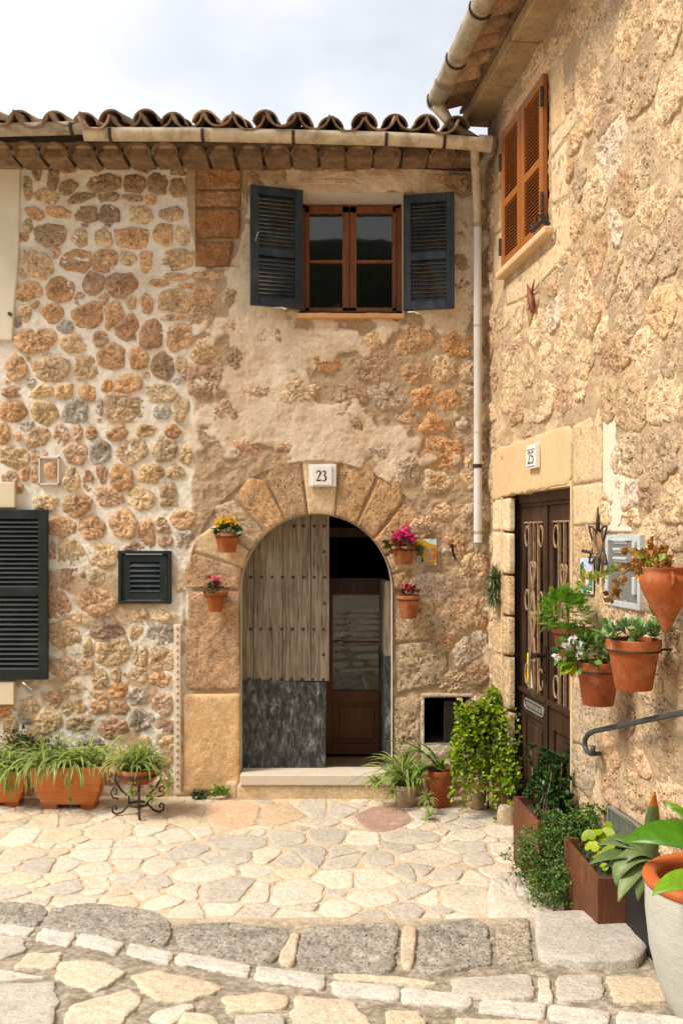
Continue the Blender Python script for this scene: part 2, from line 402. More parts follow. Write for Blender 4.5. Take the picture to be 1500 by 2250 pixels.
def mat_slatgloss(name, col):
    return mat_basic(name, col, var=.15, scale=20, rough=.35, bump=.05)
def mat_leaf(name, dark, light, trans=.35, rough=.45, spec=.4, edge=None, vein=False):
    t = NT(name); a = t.attr('tone')
    c = t.ramp(a, [(0.0, dark), (1.0, light)])
    n = t.noise(30, 3, .6)
    c = t.mix(c, t.ramp(n, [(.3, .8), (.7, 1.2)]), 1.0, 'MULTIPLY')
    if edge is not None:
        c = t.mix(c, edge, t.ramp(t.attr('edge'), [(.45, 0.0), (.7, .9)]))
    t.done(c, rough, None, 0, spec)
    tr = t.n('ShaderNodeBsdfTranslucent'); t.l(t.mix(c, (1.0, 1.0, .35), .35, 'MULTIPLY'), tr.inputs[0])
    ms = t.n('ShaderNodeMixShader'); ms.inputs[0].default_value = trans
    t.l(t.bsdf.outputs[0], ms.inputs[1]); t.l(tr.outputs[0], ms.inputs[2]); t.l(ms.outputs[0], t.out.inputs[0])
    return t.m
M_SPIDER = mat_leaf('variegated blade', (.07, .17, .015), (.20, .34, .035), edge=(.62, .66, .26))
M_VINE = mat_leaf('yellow green vine leaf', (.10, .22, .006), (.44, .54, .015), trans=.4)
M_VINED = mat_leaf('deep green vine leaf', (.03, .075, .01), (.11, .20, .02), trans=.3)
M_FERN = mat_leaf('fresh green cut leaf', (.05, .17, .012), (.24, .46, .035))
M_DARKL = mat_leaf('dark glossy leaf', (.012, .042, .012), (.045, .12, .02), trans=.2, rough=.35)
M_SHRUB = mat_leaf('small shrub leaf', (.026, .08, .012), (.15, .26, .04), trans=.25)
M_SUCC = mat_leaf('grey green succulent', (.10, .22, .06), (.28, .44, .17), trans=.15)
M_STRAP = mat_leaf('broad strap leaf', (.06, .15, .02), (.20, .32, .07), trans=.25, rough=.35, edge=(.34, .42, .12))
M_STRAPB = mat_leaf('bright strap leaf', (.07, .22, .01), (.22, .42, .02), trans=.35, rough=.3)
M_OLIVE = mat_leaf('olive strap leaf', (.10, .16, .045), (.24, .32, .12), trans=.2, rough=.45)
M_DRY = mat_leaf('dry brown leaf', (.22, .09, .02), (.50, .27, .07), trans=.3, rough=.8, spec=.1)
M_YGREEN = mat_leaf('young yellow leaf', (.20, .32, .02), (.42, .48, .05), trans=.4)
M_AIRP = mat_leaf('grey green air plant', (.10, .13, .05), (.26, .30, .15), trans=.15)
def mat_petal(name, a_, b_):
    return mat_leaf(name, a_, b_, trans=.3, rough=.6, spec=.2)
M_YEL = mat_petal('yellow petals', (.55, .27, .0), (.85, .55, .01)); M_PINK = mat_petal('magenta petals', (.50, .005, .09), (.85, .07, .32))
M_RED = mat_petal('crimson petals', (.35, .005, .03), (.70, .02, .12)); M_WHP = mat_petal('white petals', (.75, .75, .75), (.9, .9, .9))
def mat_glass():
    t = NT('window glass'); t.bsdf.inputs['Base Color'].default_value = (.9, .95, .93, 1)
    gl = t.n('ShaderNodeBsdfGlossy'); gl.inputs['Roughness'].default_value = .02; tr = t.n('ShaderNodeBsdfTransparent'); tr.inputs[0].default_value = (.86, .88, .86, 1)
    fr = t.n('ShaderNodeFresnel'); fr.inputs[0].default_value = 1.5; m = t.n('ShaderNodeMixShader')
    t.l(fr.outputs[0], m.inputs[0]); t.l(tr.outputs[0], m.inputs[1]); t.l(gl.outputs[0], m.inputs[2]); t.l(m.outputs[0], t.out.inputs[0])
    return t.m
M_GLASS = mat_glass()
TONE = dict(o=(.58, .37, .21), O=(.62, .33, .13), b=(.44, .31, .20), t=(.60, .46, .30), y=(.64, .48, .29), g=(.44, .40, .345), r=(.54, .35, .23),
            p=(.60, .42, .29), w=(.66, .60, .52), P=(.60, .46, .31), c=(.68, .54, .36), R=(.40, .26, .21), k=(.50, .39, .27))
def tone(k, rnd, v=.10):
    c = TONE[k]; f = 1+rnd.uniform(-v, v); g = rnd.uniform(-.04, .04)
    return (min(.8, c[0]*f*(1+g)), min(.8, c[1]*f), min(.8, c[2]*f*(1-g)))
# ================================================================ stones
def superellipse(cx, cy, a, b, rot, n=26, e=2.7, rnd=None, wob=.10):
    ph = rnd.uniform(0, 6.28); ph2 = rnd.uniform(0, 6.28); ph3 = rnd.uniform(0, 6.28)
    out = []
    for i in range(n):
        t = 2*math.pi*i/n; c, s = math.cos(t), math.sin(t)
        r = (abs(c)**e+abs(s)**e)**(-1/e)
        r *= 1+wob*(.5*math.sin(2*t+ph)+.35*math.sin(3*t+ph2)+.3*math.sin(5*t+ph3))
        x, y = a*r*c, b*r*s
        out.append((cx+x*math.cos(rot)-y*math.sin(rot), cy+x*math.sin(rot)+y*math.cos(rot)))
    return out
def rockpoly(cx, cy, a, b, rot, rnd, k=None, e=3.0, jit=.16):
    k = k or rnd.choice([6, 7, 7, 8, 9]); out = []; o = rnd.uniform(0, 6.28)
    for i in range(k):
        t = o+2*math.pi*(i+rnd.uniform(-.28, .28))/k; c, s = math.cos(t), math.sin(t)
        r = (abs(c)**e+abs(s)**e)**(-1/e)*rnd.uniform(1-jit*.6, 1+jit)
        x, y = a*r*c, b*r*s; out.append((cx+x*math.cos(rot)-y*math.sin(rot), cy+x*math.sin(rot)+y*math.cos(rot)))
    return out
def clip(poly, nx, ny, d):                  # keep nx*x+ny*y <= d
    out = []
    for i in range(len(poly)):
        p, q = poly[i], poly[(i+1) % len(poly)]
        a, b = nx*p[0]+ny*p[1]-d, nx*q[0]+ny*q[1]-d
        if a <= 0: out.append(p)
        if (a < 0 < b) or (b < 0 < a):
            t = a/(a-b); out.append((p[0]+(q[0]-p[0])*t, p[1]+(q[1]-p[1])*t))
    return out
def area(p):
    return .5*sum(p[i][0]*p[(i+1) % len(p)][1]-p[(i+1) % len(p)][0]*p[i][1] for i in range(len(p)))
def resample(p, n):
    m = len(p); ls = [math.dist(p[i], p[(i+1) % m]) for i in range(m)]; tot = sum(ls); st = tot/n
    out = []; i = 0; acc = 0
    for k in range(n):
        s = k*st
        while i < m-1 and acc+ls[i] < s: acc += ls[i]; i += 1
        t = (s-acc)/max(ls[i], 1e-9); q = p[(i+1) % m]
        out.append((p[i][0]+(q[0]-p[i][0])*t, p[i][1]+(q[1]-p[i][1])*t))
    return out
def chaikin(p, k=.25):
    o = []
    for i in range(len(p)):
        a, b = p[i], p[(i+1) % len(p)]
        o += [(a[0]*(1-k)+b[0]*k, a[1]*(1-k)+b[1]*k), (a[0]*k+b[0]*(1-k), a[1]*k+b[1]*(1-k))]
    return o
def inset(p, g):                            # shrink towards the centre by about g
    cx = sum(q[0] for q in p)/len(p); cy = sum(q[1] for q in p)/len(p)
    o = []
    for q in p:
        dx, dy = q[0]-cx, q[1]-cy; l = math.hypot(dx, dy) or 1
        o.append((cx+dx*(1-g/l), cy+dy*(1-g/l)))
    return o
def inpoly(x, y, p):
    c = False; j = len(p)-1
    for i in range(len(p)):
        if (p[i][1] > y) != (p[j][1] > y) and x < (p[j][0]-p[i][0])*(y-p[i][1])/(p[j][1]-p[i][1])+p[i][0]: c = not c
        j = i
    return c
def cells(seeds, gap, grow=1.0, rnd=None, walls=(), e=2.7, wob=.10, rock=False):
    out = []
    for i, s in enumerate(seeds):
        x, y, a, b, ro = s[:5]; a *= grow; b *= grow
        p = rockpoly(x, y, a, b, ro, rnd, e=e, jit=wob) if rock else superellipse(x, y, a, b, ro, rnd=rnd, e=e, wob=wob)
        for j, q in enumerate(seeds):
            if i == j: continue
            dx, dy = q[0]-x, q[1]-y; d = math.hypot(dx, dy)
            if d > 1.6*grow*(max(s[2], s[3])+max(q[2], q[3])) or d < 1e-6: continue
            def sup(S):
                th = math.atan2(dy, dx)-S[4]; return 1/math.sqrt((math.cos(th)/S[2])**2+(math.sin(th)/S[3])**2)
            ri, rj = sup(s), sup(q)
            if (ri+rj)*grow*1.12 < d-gap: continue
            k = d*ri/(ri+rj)
            nx, ny = dx/d, dy/d
            p = clip(p, nx, ny, nx*x+ny*y+k-gap/2)
            if len(p) < 3: break
        for (nx, ny, dd) in walls:
            if len(p) >= 3: p = clip(p, nx, ny, dd)
        out.append(p if len(p) >= 3 and abs(area(p)) > 2e-4 else None)
    return out
STONE_COUNT = 0
def stone(name, poly, fr, H, rough, mat, color, parent, seed=0, res=.02, rings=None, flat=.75, bury=.03, freq=9.0, edge_wob=.006, rnd=random, soft=.16, freq2=34, chip=0.0, tilt=.0, edge=.12, crag=.55):
    """one stone: outline poly in the frame's (u, v), domed outward along n"""
    global STONE_COUNT; STONE_COUNT += 1
    if area(poly) < 0: poly = poly[::-1]
    per = sum(math.dist(poly[i], poly[(i+1) % len(poly)]) for i in range(len(poly)))
    N = max(14, min(64, int(per/res)))
    if soft: poly = chaikin(chaikin(poly, soft*.9), .25)
    poly = np.array(resample(poly, N)); c = poly.mean(0)
    size = math.sqrt(abs(area([tuple(q) for q in poly])))
    if rings is None: rings = max(3, min(14, int(size/2/res/1.1)))
    d = poly-c; ln = np.linalg.norm(d, axis=1, keepdims=True)
    P3 = np.c_[poly*38, np.full(N, seed*3.7)]
    poly = c+d*(1+ (edge_wob*fbm(P3, 2, 5)[:, None]+edge_wob*.8*vn(P3*.35, 9)[:, None])/np.maximum(ln, .02)*1.0)
    d = poly-c
    fs = [1.0]+[1.0, 1-.28*min(1, .012/(size/2))]+list(np.linspace(1-min(.3, .022/(size/2)), 0, rings+1)[:-1])
    fs[1] = 1.0
    U = []; Hh = []
    tx, ty = rnd.uniform(-tilt, tilt), rnd.uniform(-tilt, tilt)
    for k, f in enumerate(fs):
        pts = c+d*f; U.append(pts)
        if k == 0: Hh.append(np.full(N, -bury)); continue
        prof = (1-f**(2/(1-flat+.03)))**.5 if f < 1 else .0
        P = np.c_[pts*freq, np.full(N, seed*2.3)]
        nz = fbm(P, 3, 1)*rough*1.4+ridged(np.c_[pts*freq2, np.full(N, seed*1.3)], 2, 4)*rough*crag
        if chip: nz = nz-chip*sstep(.2, .55, vn(np.c_[pts*freq*3.3, np.full(N, seed*.7)], 31))
        Hh.append(H*(edge+(1-edge)*prof)+nz*min(1, (1-f)*6+.25)+((pts-c)@np.array([tx, ty]))*1.0)
    U.append(c[None, :]); Hh.append(np.array([H]))
    V2 = np.vstack(U); Hn = np.concatenate(Hh)
    V = np.array([tuple(fr(u, v, n)) for (u, v), n in zip(V2, Hn)])
    m = len(fs); F_ = []
    for k in range(m-1):
        for i in range(N):
            j = (i+1) % N; F_.append((k*N+i, k*N+j, (k+1)*N+j, (k+1)*N+i))
    ci = m*N
    for i in range(N): F_.append(((m-1)*N+i, (m-1)*N+(i+1) % N, ci))
    me, og = mesh_np(name, V, F_)
    me.materials.append(mat); o = bpy.data.objects.new(name, me); reg(o, og, parent); o.color = tuple(color)+(1,)
    return o
FF = lambda u, v, n: (u, -n, v)                                     # house front frame: (x, z, proud)
def RF(u, v, n):                                                    # side wall frame with u = -t so that it faces the street the right way round
    return (RX0-RK*u+RN.x*n, u+RN.y*n, v)
def GF(u, v, n): return (u, v, n)
def fpx(pts, p=0.0): return [(F(a, b, p).x, F(a, b, p).z) for a, b in pts]
def rpx(pts): 
    o = []
    for a, b in pts: t, z = rt(a, b); o.append((-t, z))
    return o

# ================================================================ ground
rnd = random.Random(5)
gx = np.arange(-3.6, 2.6, .0125); gy = np.arange(-4.75, .06, .0125)
X, Y = np.meshgrid(gx, gy)
D = Y+WD
def ground_h(X, Y):
    D = Y+WD
    base = np.where(D > 4.72, 0, .10+.13*(4.75-D)) 
    k = sstep(4.66, 4.84, D); base = (.10+.13*(4.75-np.minimum(D, 4.75)))*(1-k)
    return base
Z = ground_h(X, Y)
P = np.stack([X, Y, np.zeros_like(X)], -1)
near = 1-sstep(4.4, 4.8, D)
nz = fbm(P*7, 3, 3)*.006+fbm(P*30, 3, 8)*(.0035+.006*near)
Z = Z+nz-.0015-.004*near
V = np.stack([X, Y, Z], -1).reshape(-1, 3)
ny_, nx_ = X.shape
idx = np.arange(ny_*nx_).reshape(ny_, nx_)
Fq = np.stack([idx[:-1, :-1], idx[:-1, 1:], idx[1:, 1:], idx[1:, :-1]], -1).reshape(-1, 4)
t = NT('sandy joint mortar'); a = t.attr('dark')
n1 = t.noise(6, 5, .6); n2 = t.noise(60, 4, .7); n3 = t.noise(22, 6, .7)
c = t.mix((.62, .48, .325), (.68, .56, .41), t.ramp(n1, [(.35, 0.0), (.65, 1.0)]))
c2 = t.mix((.24, .20, .15), (.50, .43, .33), t.ramp(n3, [(.42, 0.0), (.62, 1.0)]))
c = t.mix(c, c2, a); c = t.mix(c, (.17, .14, .09), t.math('MULTIPLY', t.ramp(t.noise(4.5, 6, .75), [(.52, 0.0), (.68, 1.0)]), .6)); c = t.mix(c, t.ramp(n2, [(.3, .72), (.7, 1.2)]), 1.0, 'MULTIPLY')
M_GROUND = t.done(c, .95, t.bump(t.math('ADD', n2, n3), .6, .012), spec=.08)
me, og = mesh_np('pavement', V, Fq, attrs={'dark': (near*.95).reshape(-1)})
me.materials.append(M_GROUND); pav = bpy.data.objects.new('pavement', me); reg(pav, og); pav['kind'] = 'structure'; pav['label'] = 'stone paved alley in front of the houses'
b = MB(); b.add([(-60, -60, -.35), (60, -60, -.35), (60, 60, -.35), (-60, 60, -.35)], [(0, 1, 2, 3)]); b.build('ground', M_GROUND, kind='structure')
b = MB()
def slope_pt(x, y): return (x, y, .10+.13*(4.75-(y+WD))-.02)
b.add([slope_pt(-3.6, -4.75), slope_pt(-3.6, -9.5), slope_pt(2.6, -9.5), slope_pt(2.6, -4.75)], [(0, 1, 2, 3)])
b.add([slope_pt(-14, .1-4), slope_pt(-14, -9.5), slope_pt(-3.58, -9.5), slope_pt(-3.58, -3.9)], [(0, 1, 2, 3)])
b.add([(-14, .1, -.02), (-14, -3.9, -.02), (-3.58, -3.9, -.02), (-3.58, .1, -.02)], [(0, 1, 2, 3)])
b.build('road', M_GROUND, kind='structure')

# terrace flags, listed from the photograph: centre, width, height, tone
S8 = [(50,190,120,50,'y'),(200,215,130,60,'y'),(330,205,120,50,'y'),(640,190,200,60,'y'),(810,180,160,120,'y'),(1030,180,210,150,'p'),(1235,180,165,130,'P'),(1375,160,115,80,'g'),(1400,215,160,45,'g'),(1500,160,110,85,'g'),
(100,275,150,90,'w'),(270,270,190,70,'y'),(480,255,220,70,'c'),(655,245,120,55,'w'),(880,260,75,75,'w'),(770,275,140,70,'w'),(610,300,190,40,'w'),(430,310,130,50,'w'),(100,350,190,60,'c'),(180,405,140,70,'g'),(290,400,100,90,'w'),
(420,355,150,60,'w'),(580,350,180,60,'w'),(830,340,160,90,'g'),(1050,300,270,55,'g'),(1260,285,160,80,'g'),(1440,275,160,60,'g'),(1000,365,230,55,'g'),(1165,360,110,70,'w'),(1270,375,100,80,'g'),(1380,360,100,110,'g'),(700,400,120,70,'w'),(560,400,110,60,'w'),
(430,420,150,50,'w'),(900,445,260,80,'w'),(1130,425,140,50,'w'),(1280,440,150,45,'y'),(80,460,200,60,'c'),(260,455,130,50,'c'),(300,500,170,50,'g'),(430,480,110,50,'w'),(560,460,150,45,'g'),(690,475,140,45,'g'),(820,515,130,80,'w'),(1000,510,240,100,'g'),
(1140,520,110,100,'w'),(1300,520,240,110,'w'),(640,535,90,50,'w'),(720,565,130,80,'w'),(830,620,150,100,'w'),(980,600,170,55,'w'),(1130,620,170,85,'g'),(1290,640,210,85,'w'),(150,560,160,50,'w'),(50,520,140,50,'g'),(330,560,200,50,'w'),(530,560,170,50,'y'),
(1500,360,110,90,'g')]
S9 = [(590,280,140,60,'w'),(690,200,220,120,'R'),(820,280,250,60,'g'),(660,380,110,80,'g'),(520,370,130,100,'g'),(760,325,110,40,'g'),(780,430,110,110,'g'),(900,370,220,65,'w'),(1040,325,180,55,'g'),(1050,268,160,50,'w'),(1205,330,100,60,'w'),
(1110,380,130,60,'g'),(860,425,90,55,'g'),(650,465,180,90,'w'),(480,465,150,85,'w'),(960,445,190,40,'g'),(1080,460,110,80,'w'),(810,520,160,75,'g'),(640,545,220,65,'w'),(890,545,90,90,'w'),(1035,550,190,140,'w'),(500,600,190,75,'w'),
(620,630,140,55,'g'),(780,610,130,85,'g'),(900,635,90,50,'w'),(1200,255,110,50,'w'),(1150,195,120,50,'g'),(1060,215,110,55,'g'),(960,190,80,60,'g'),(860,190,110,40,'g'),(1190,440,120,110,'w'),(1250,560,150,110,'c'),(1290,470,80,80,'w'),(1330,380,150,90,'g'),(1400,520,120,90,'c')]
seeds = []
for (lst, ox) in ((S8, 0), (S9, 500)):
    for cx, cy, w_, h_, k in lst:
        px, py = cx/2+ox, cy/2+1700
        top, bot = G(px, py-h_/4), G(px, py+h_/4); c = (top+bot)/2; d_ = c.y+WD
        seeds.append((c.x, c.y, w_/4/FPX*d_, (top.y-bot.y)/2, rnd.uniform(-.25, .25) if w_/h_ < 2.2 else rnd.uniform(-.1, .1), k))
for x in np.arange(-3.45, -2.4, .3):          # continues beyond the left of the picture
    for y in np.arange(-2.3, -.2, .26): 
        if all(math.hypot(x-s[0], y-s[1]) > .22 for s in seeds): seeds.append((x+rnd.uniform(-.04, .04), y+rnd.uniform(-.03, .03), .15, .11, 0, 'w'))
base_seeds = list(seeds)
for _ in range(2500):                          # small fillers in the gaps
    x, y = rnd.uniform(-2.6, 1.1), rnd.uniform(-2.35, -.15)
    if all(((x-s[0])/(s[2]+.045))**2+((y-s[1])/(s[3]+.04))**2 > 1 for s in seeds):
        if x > .95-.2*y*0 and y > -.9: continue
        seeds.append((x, y, rnd.uniform(.05, .09), rnd.uniform(.035, .06), rnd.uniform(0, 3), rnd.choice('wwcg')))
polys = cells(seeds, .020, 1.34, rnd, walls=[(0, 1, -.03), (0, -1, 2.46), (.993, .118, 1.10)], e=3.4, wob=.2, rock=True)
PT_ = dict(w=(.66, .59, .485), g=(.52, .475, .405), y=(.62, .51, .37), c=(.64, .545, .415))
for i, (s, p) in enumerate(zip(seeds, polys)):
    if not p: continue
    k = s[5]
    col = tone(k, rnd, .08)
    if k in PT_: f_ = rnd.uniform(.9, 1.07); col = tuple(c*f_ for c in PT_[k])
    stone('flagstone', p, GF, .0035, .0030, M_FLAG if k not in 'pR' else M_SMOOTH, col, pav, seed=i, res=.02, rings=6, flat=.985, freq=8, edge_wob=.011, rnd=rnd, tilt=.010, bury=.02, soft=.10, edge=.3)
# raised blocks, white kerb row and the big flags of the lower street
def cf(z0=None):
    def fr(u, v, n):
        return (u, v, (zc(v) if z0 is None else z0)+n)
    return fr
def gpoly(pts): return [(GC(a, b_).x, GC(a, b_).y) for a, b_ in pts]
BL = [([(-60,1985),(92,1990),(108,2005),(82,2040),(-60,2024)],'g'),([(110,2000),(200,1985),(350,2008),(376,2030),(368,2080),(250,2062),(92,2043)],'g'),([(386,2040),(470,2028),(638,2045),(630,2090),(598,2118),(390,2086)],'g'),
([(664,2040),(870,2030),(876,2045),(866,2140),(660,2130),(650,2108)],'g'),([(924,2036),(1040,2020),(1070,2035),(1080,2120),(940,2144),(914,2133)],'g'),([(1088,2026),(1160,2020),(1170,2112),(1092,2120)],'c')]
for i, (pts, k) in enumerate(BL):
    stone('kerb_block', gpoly(pts), cf(), .012 if k == 'g' else .010, .012, M_GREYB, (.50, .44, .36) if k != 'g' else (.43, .40, .35), pav, seed=300+i, res=.013, rings=16, flat=.93, freq=16, edge_wob=.014, rnd=rnd, freq2=60, chip=.014, bury=.08, soft=.08, edge=.5)
for i, pts in enumerate([[(642,2052),(660,2050),(646,2125),(606,2115)],[(882,2036),(916,2034),(908,2134),(878,2126)]]):
    stone('paving_stone', gpoly(pts), cf(), .012, .004, M_SMOOTH, (.52, .44, .33), pav, seed=320+i, res=.02, flat=.9, rnd=rnd)
WS = [[(95,2038),(168,2050),(150,2080),(75,2065)],[(178,2050),(275,2072),(256,2096),(165,2075)],[(285,2072),(388,2095),(371,2119),(275,2098)],[(394,2092),(555,2121),(545,2146),(380,2115)],[(562,2121),(715,2144),(710,2176),(560,2152)],
[(727,2156),(880,2168),(876,2200),(730,2186)],[(885,2170),(1037,2187),(1030,2215),(880,2202)],[(1057,2194),(1200,2206),(1195,2238),(1050,2222)],[(1206,2208),(1342,2224),(1332,2256),(1202,2240)],[(1352,2222),(1520,2236),(1520,2268),(1350,2256)],[(-40,2014),(80,2036),(62,2058),(-60,2038)]]
for i, pts in enumerate(WS):
    stone('kerb_stone', gpoly(pts), cf(), .004, .005, M_FLAG, (.60, .56, .50), pav, soft=.07, seed=340+i, res=.015, flat=.975, freq=12, edge_wob=.008, rnd=rnd, freq2=40)
LF = [([(60,2095),(140,2092),(125,2128),(25,2130)],'c'),([(132,2116),(210,2110),(280,2138),(212,2180),(118,2150)],'c'),([(-40,2165),(118,2160),(130,2200),(112,2262),(-60,2262)],'g'),([(152,2212),(290,2172),(312,2200),(262,2262),(140,2262)],'c'),
([(288,2146),(345,2132),(460,2158),(492,2172),(420,2202),(342,2200)],'y'),([(320,2242),(332,2225),(424,2205),(430,2216),(372,2256)],'w'),([(482,2192),(600,2181),(638,2192),(620,2218),(500,2224)],'y'),([(642,2186),(780,2202),(832,2270),(640,2275)],'c'),
([(852,2220),(920,2222),(952,2280),(842,2280)],'y'),([(-40,2050),(50,2062),(58,2090),(-40,2120)],'g'),([(980,2152),(1165,2140),(1174,2190),(1090,2200),(1002,2186)],'g'),([(1180,2150),(1205,2146),(1214,2200),(1182,2196)],'w'),([(1214,2148),(1318,2140),(1330,2196),(1222,2202)],'g'),
([(1328,2145),(1440,2148),(1490,2200),(1345,2205)],'y'),([(730,2140),(860,2146),(960,2160),(940,2166),(740,2152)],'c'),([(400,2225),(470,2232),(480,2262),(390,2262)],'c'),([(520,2232),(625,2226),(628,2275),(510,2275)],'g'),([(1000,2236),(1180,2246),(1200,2290),(980,2290)],'c'),([(-40,2128),(14,2134),(110,2150),(-40,2158)],'w')]
for i, (pts, k) in enumerate(LF):
    stone('flagstone', gpoly(pts), cf(), .005, .0045, M_FLAG, PT_[k], pav, soft=.08, edge=.5, seed=360+i, res=.018, rings=11, flat=.98, freq=7, edge_wob=.014, rnd=rnd, freq2=26, bury=.03)
for y in np.arange(-4.3, -7.6, -.42):           # the street goes on under and behind the camera
    for x in np.arange(-2.6, 1.7, .5):
        p = superellipse(x+rnd.uniform(-.06, .06), y, .22, .17, rnd.uniform(-.4, .4), rnd=rnd, wob=.2)
        stone('flagstone', p, cf(), .016, .004, M_FLAG, PT_[rnd.choice('wcgy')], pav, seed=rnd.random()*99, res=.05, rings=3, flat=.94, rnd=rnd)
# the first step of the stair on the right
b = MB(); 
stp = [(1172,2017),(1260,2013),(1386,2017),(1427,2088),(1400,2124),(1290,2128),(1180,2114)]
sp = gpoly(stp)
stone('step_slab', sp, cf(), .035, .006, M_FLAG, (.50, .465, .41), pav, soft=.08, seed=401, res=.016, rings=16, flat=.97, bury=.16, freq=6, edge_wob=.004, rnd=rnd, edge=.6)
hump = [(G(a, c_, .08).x, G(a, c_, .08).y) for a, c_ in [(1078,1905),(1130,1890),(1150,1930),(1230,1985),(1225,2010),(1160,2014),(1075,2012),(1066,1950)]]
stone('rock', hump, cf(.0), .075, .022, M_FLAG, (.56, .50, .42), pav, seed=402, res=.015, rings=14, flat=.45, bury=.05, freq=9, rnd=rnd)

# ================================================================ front house
house = thing('stone_house', 'rubble stone house with arched wooden door under a tiled roof', 'house', (0, .2, 0))
ARC = (695, 1296, 166)                       # arch centre and radius, photo px
def arch_px(r, a0=180, a1=0, n=40): return [(ARC[0]+r*math.cos(R(a0+(a1-a0)*i/n)), ARC[1]-r*math.sin(R(a0+(a1-a0)*i/n))) for i in range(n+1)]
door_open = fpx([(529, 1706)]+arch_px(ARC[2])+[(861, 1706)])
def rect(x0, y0, x1, y1): return fpx([(x0, y0), (x1, y0), (x1, y1), (x0, y1)])
opens = [door_open, rect(655, 425, 887, 690), rect(266, 1213, 375, 1323), rect(931, 1532, 1032, 1632)]
gx = np.arange(-3.5, 1.16, .0085); gz = np.arange(-.06, 4.84, .0085)
X, Zg = np.meshgrid(gx, gz); PX = X*290+750; PY = HY-(Zg-CH)*290
P = np.stack([X, Zg, np.zeros_like(X)], -1)
left = 1-sstep(410, 440, PX+10*fbm(P*6, 2, 4))
low = fbm(P*3.2, 4, 21); mid = fbm(P*9, 4, 33); fine = fbm(P*34, 4, 45); rid = ridged(P*11, 4, 51)
# right part: patches of render over rough rubble
def blob(cx, cy, a, b_): return np.exp(-(((PX-cx)/a)**2+((PY-cy)/b_)**2)**1.5)
pl = -.04+.9*low+.85*mid
for q in [(600,800,100,90),(680,930,120,70),(700,760,160,60),(540,620,40,150),(830,960,70,60),(1000,560,60,150),(780,400,160,40),(640,390,90,30),(1010,700,50,60),(560,960,60,60),(880,1030,60,40),(480,930,40,60),(450,650,40,90)]: pl = pl+.55*blob(*q)
for q in [(850,850,110,110),(1000,1080,80,90),(1000,1360,80,160),(480,1060,80,60),(560,1000,50,30),(960,900,70,100),(1040,900,30,300),(440,1100,40,80),(900,1100,50,60)]: pl = pl-.75*blob(*q)
pmask = sstep(-.05, .16, pl)
hR = pmask*(.020+.012*low+.014*mid+.004*fine+.006*rid)+(1-pmask)*(.004+.016*mid+.014*rid+.005*fine)
hL = .002+.006*mid+.003*fine+.005*fbm(P*16, 3, 61)
lowleft = sstep(1120, 1300, PY)*left
hL = hL+lowleft*(.003+.007*rid+.005*mid)
H = hL*left+hR*(1-left)
ra = np.hypot(PX-ARC[0], PY-ARC[1]); inarch = ((ra < 282) & (PY < 1300) & (ra > 150) & (PY > 1008+.0*PX)) | ((PX > 404) & (PX < 530) & (PY >= 1296)) | ((PX > 860) & (PX < 985) & (PY > 1300) & (PY < 1525)) | ((PX > 860) & (PX < 924) & (PY > 1525))
H = np.where(inarch & (np.abs(H) < 1), -.003+.003*fine, H)
H = np.where((PX > 432) & (PX < 530) & (PY > 374) & (PY < 588), -.008, H)
rough = (1-pmask)*(1-left)*.95+left*(.0+.60*lowleft*sstep(-.25, .25, mid))
for q in [(478, 400, 70, 200)]: rough = np.maximum(rough, .9*(blob(*q) > .4)*sstep(-.3, .1, mid+.3))
V = np.stack([X, -H, Zg], -1).reshape(-1, 3)
ny_, nx_ = X.shape; idx = np.arange(ny_*nx_).reshape(ny_, nx_)
Fq = np.stack([idx[:-1, :-1], idx[:-1, 1:], idx[1:, 1:], idx[1:, :-1]], -1).reshape(-1, 4)
cx_ = (X[:-1, :-1]+X[1:, 1:]).reshape(-1)/2; cz_ = (Zg[:-1, :-1]+Zg[1:, 1:]).reshape(-1)/2
keep = np.ones(len(cx_), bool)
for i_, op in enumerate(opens):
    xs = [q[0] for q in op]; zs = [q[1] for q in op]
    inb = (cx_ > min(xs)) & (cx_ < max(xs)) & (cz_ > min(zs)) & (cz_ < max(zs))
    if i_ == 0:
        ac = F(ARC[0], ARC[1]); rr = ARC[2]/290
        inb &= (cz_ < ac.z) | (((cx_-ac.x)**2+(cz_-ac.z)**2) < rr*rr)
    keep &= ~inb
me, og = mesh_np('wall', V, Fq[keep], attrs={'rough': rough.reshape(-1), 'warm': (1-left).reshape(-1)})
me.materials.append(M_WALLF); wall = bpy.data.objects.new('wall', me); reg(wall, og, house)

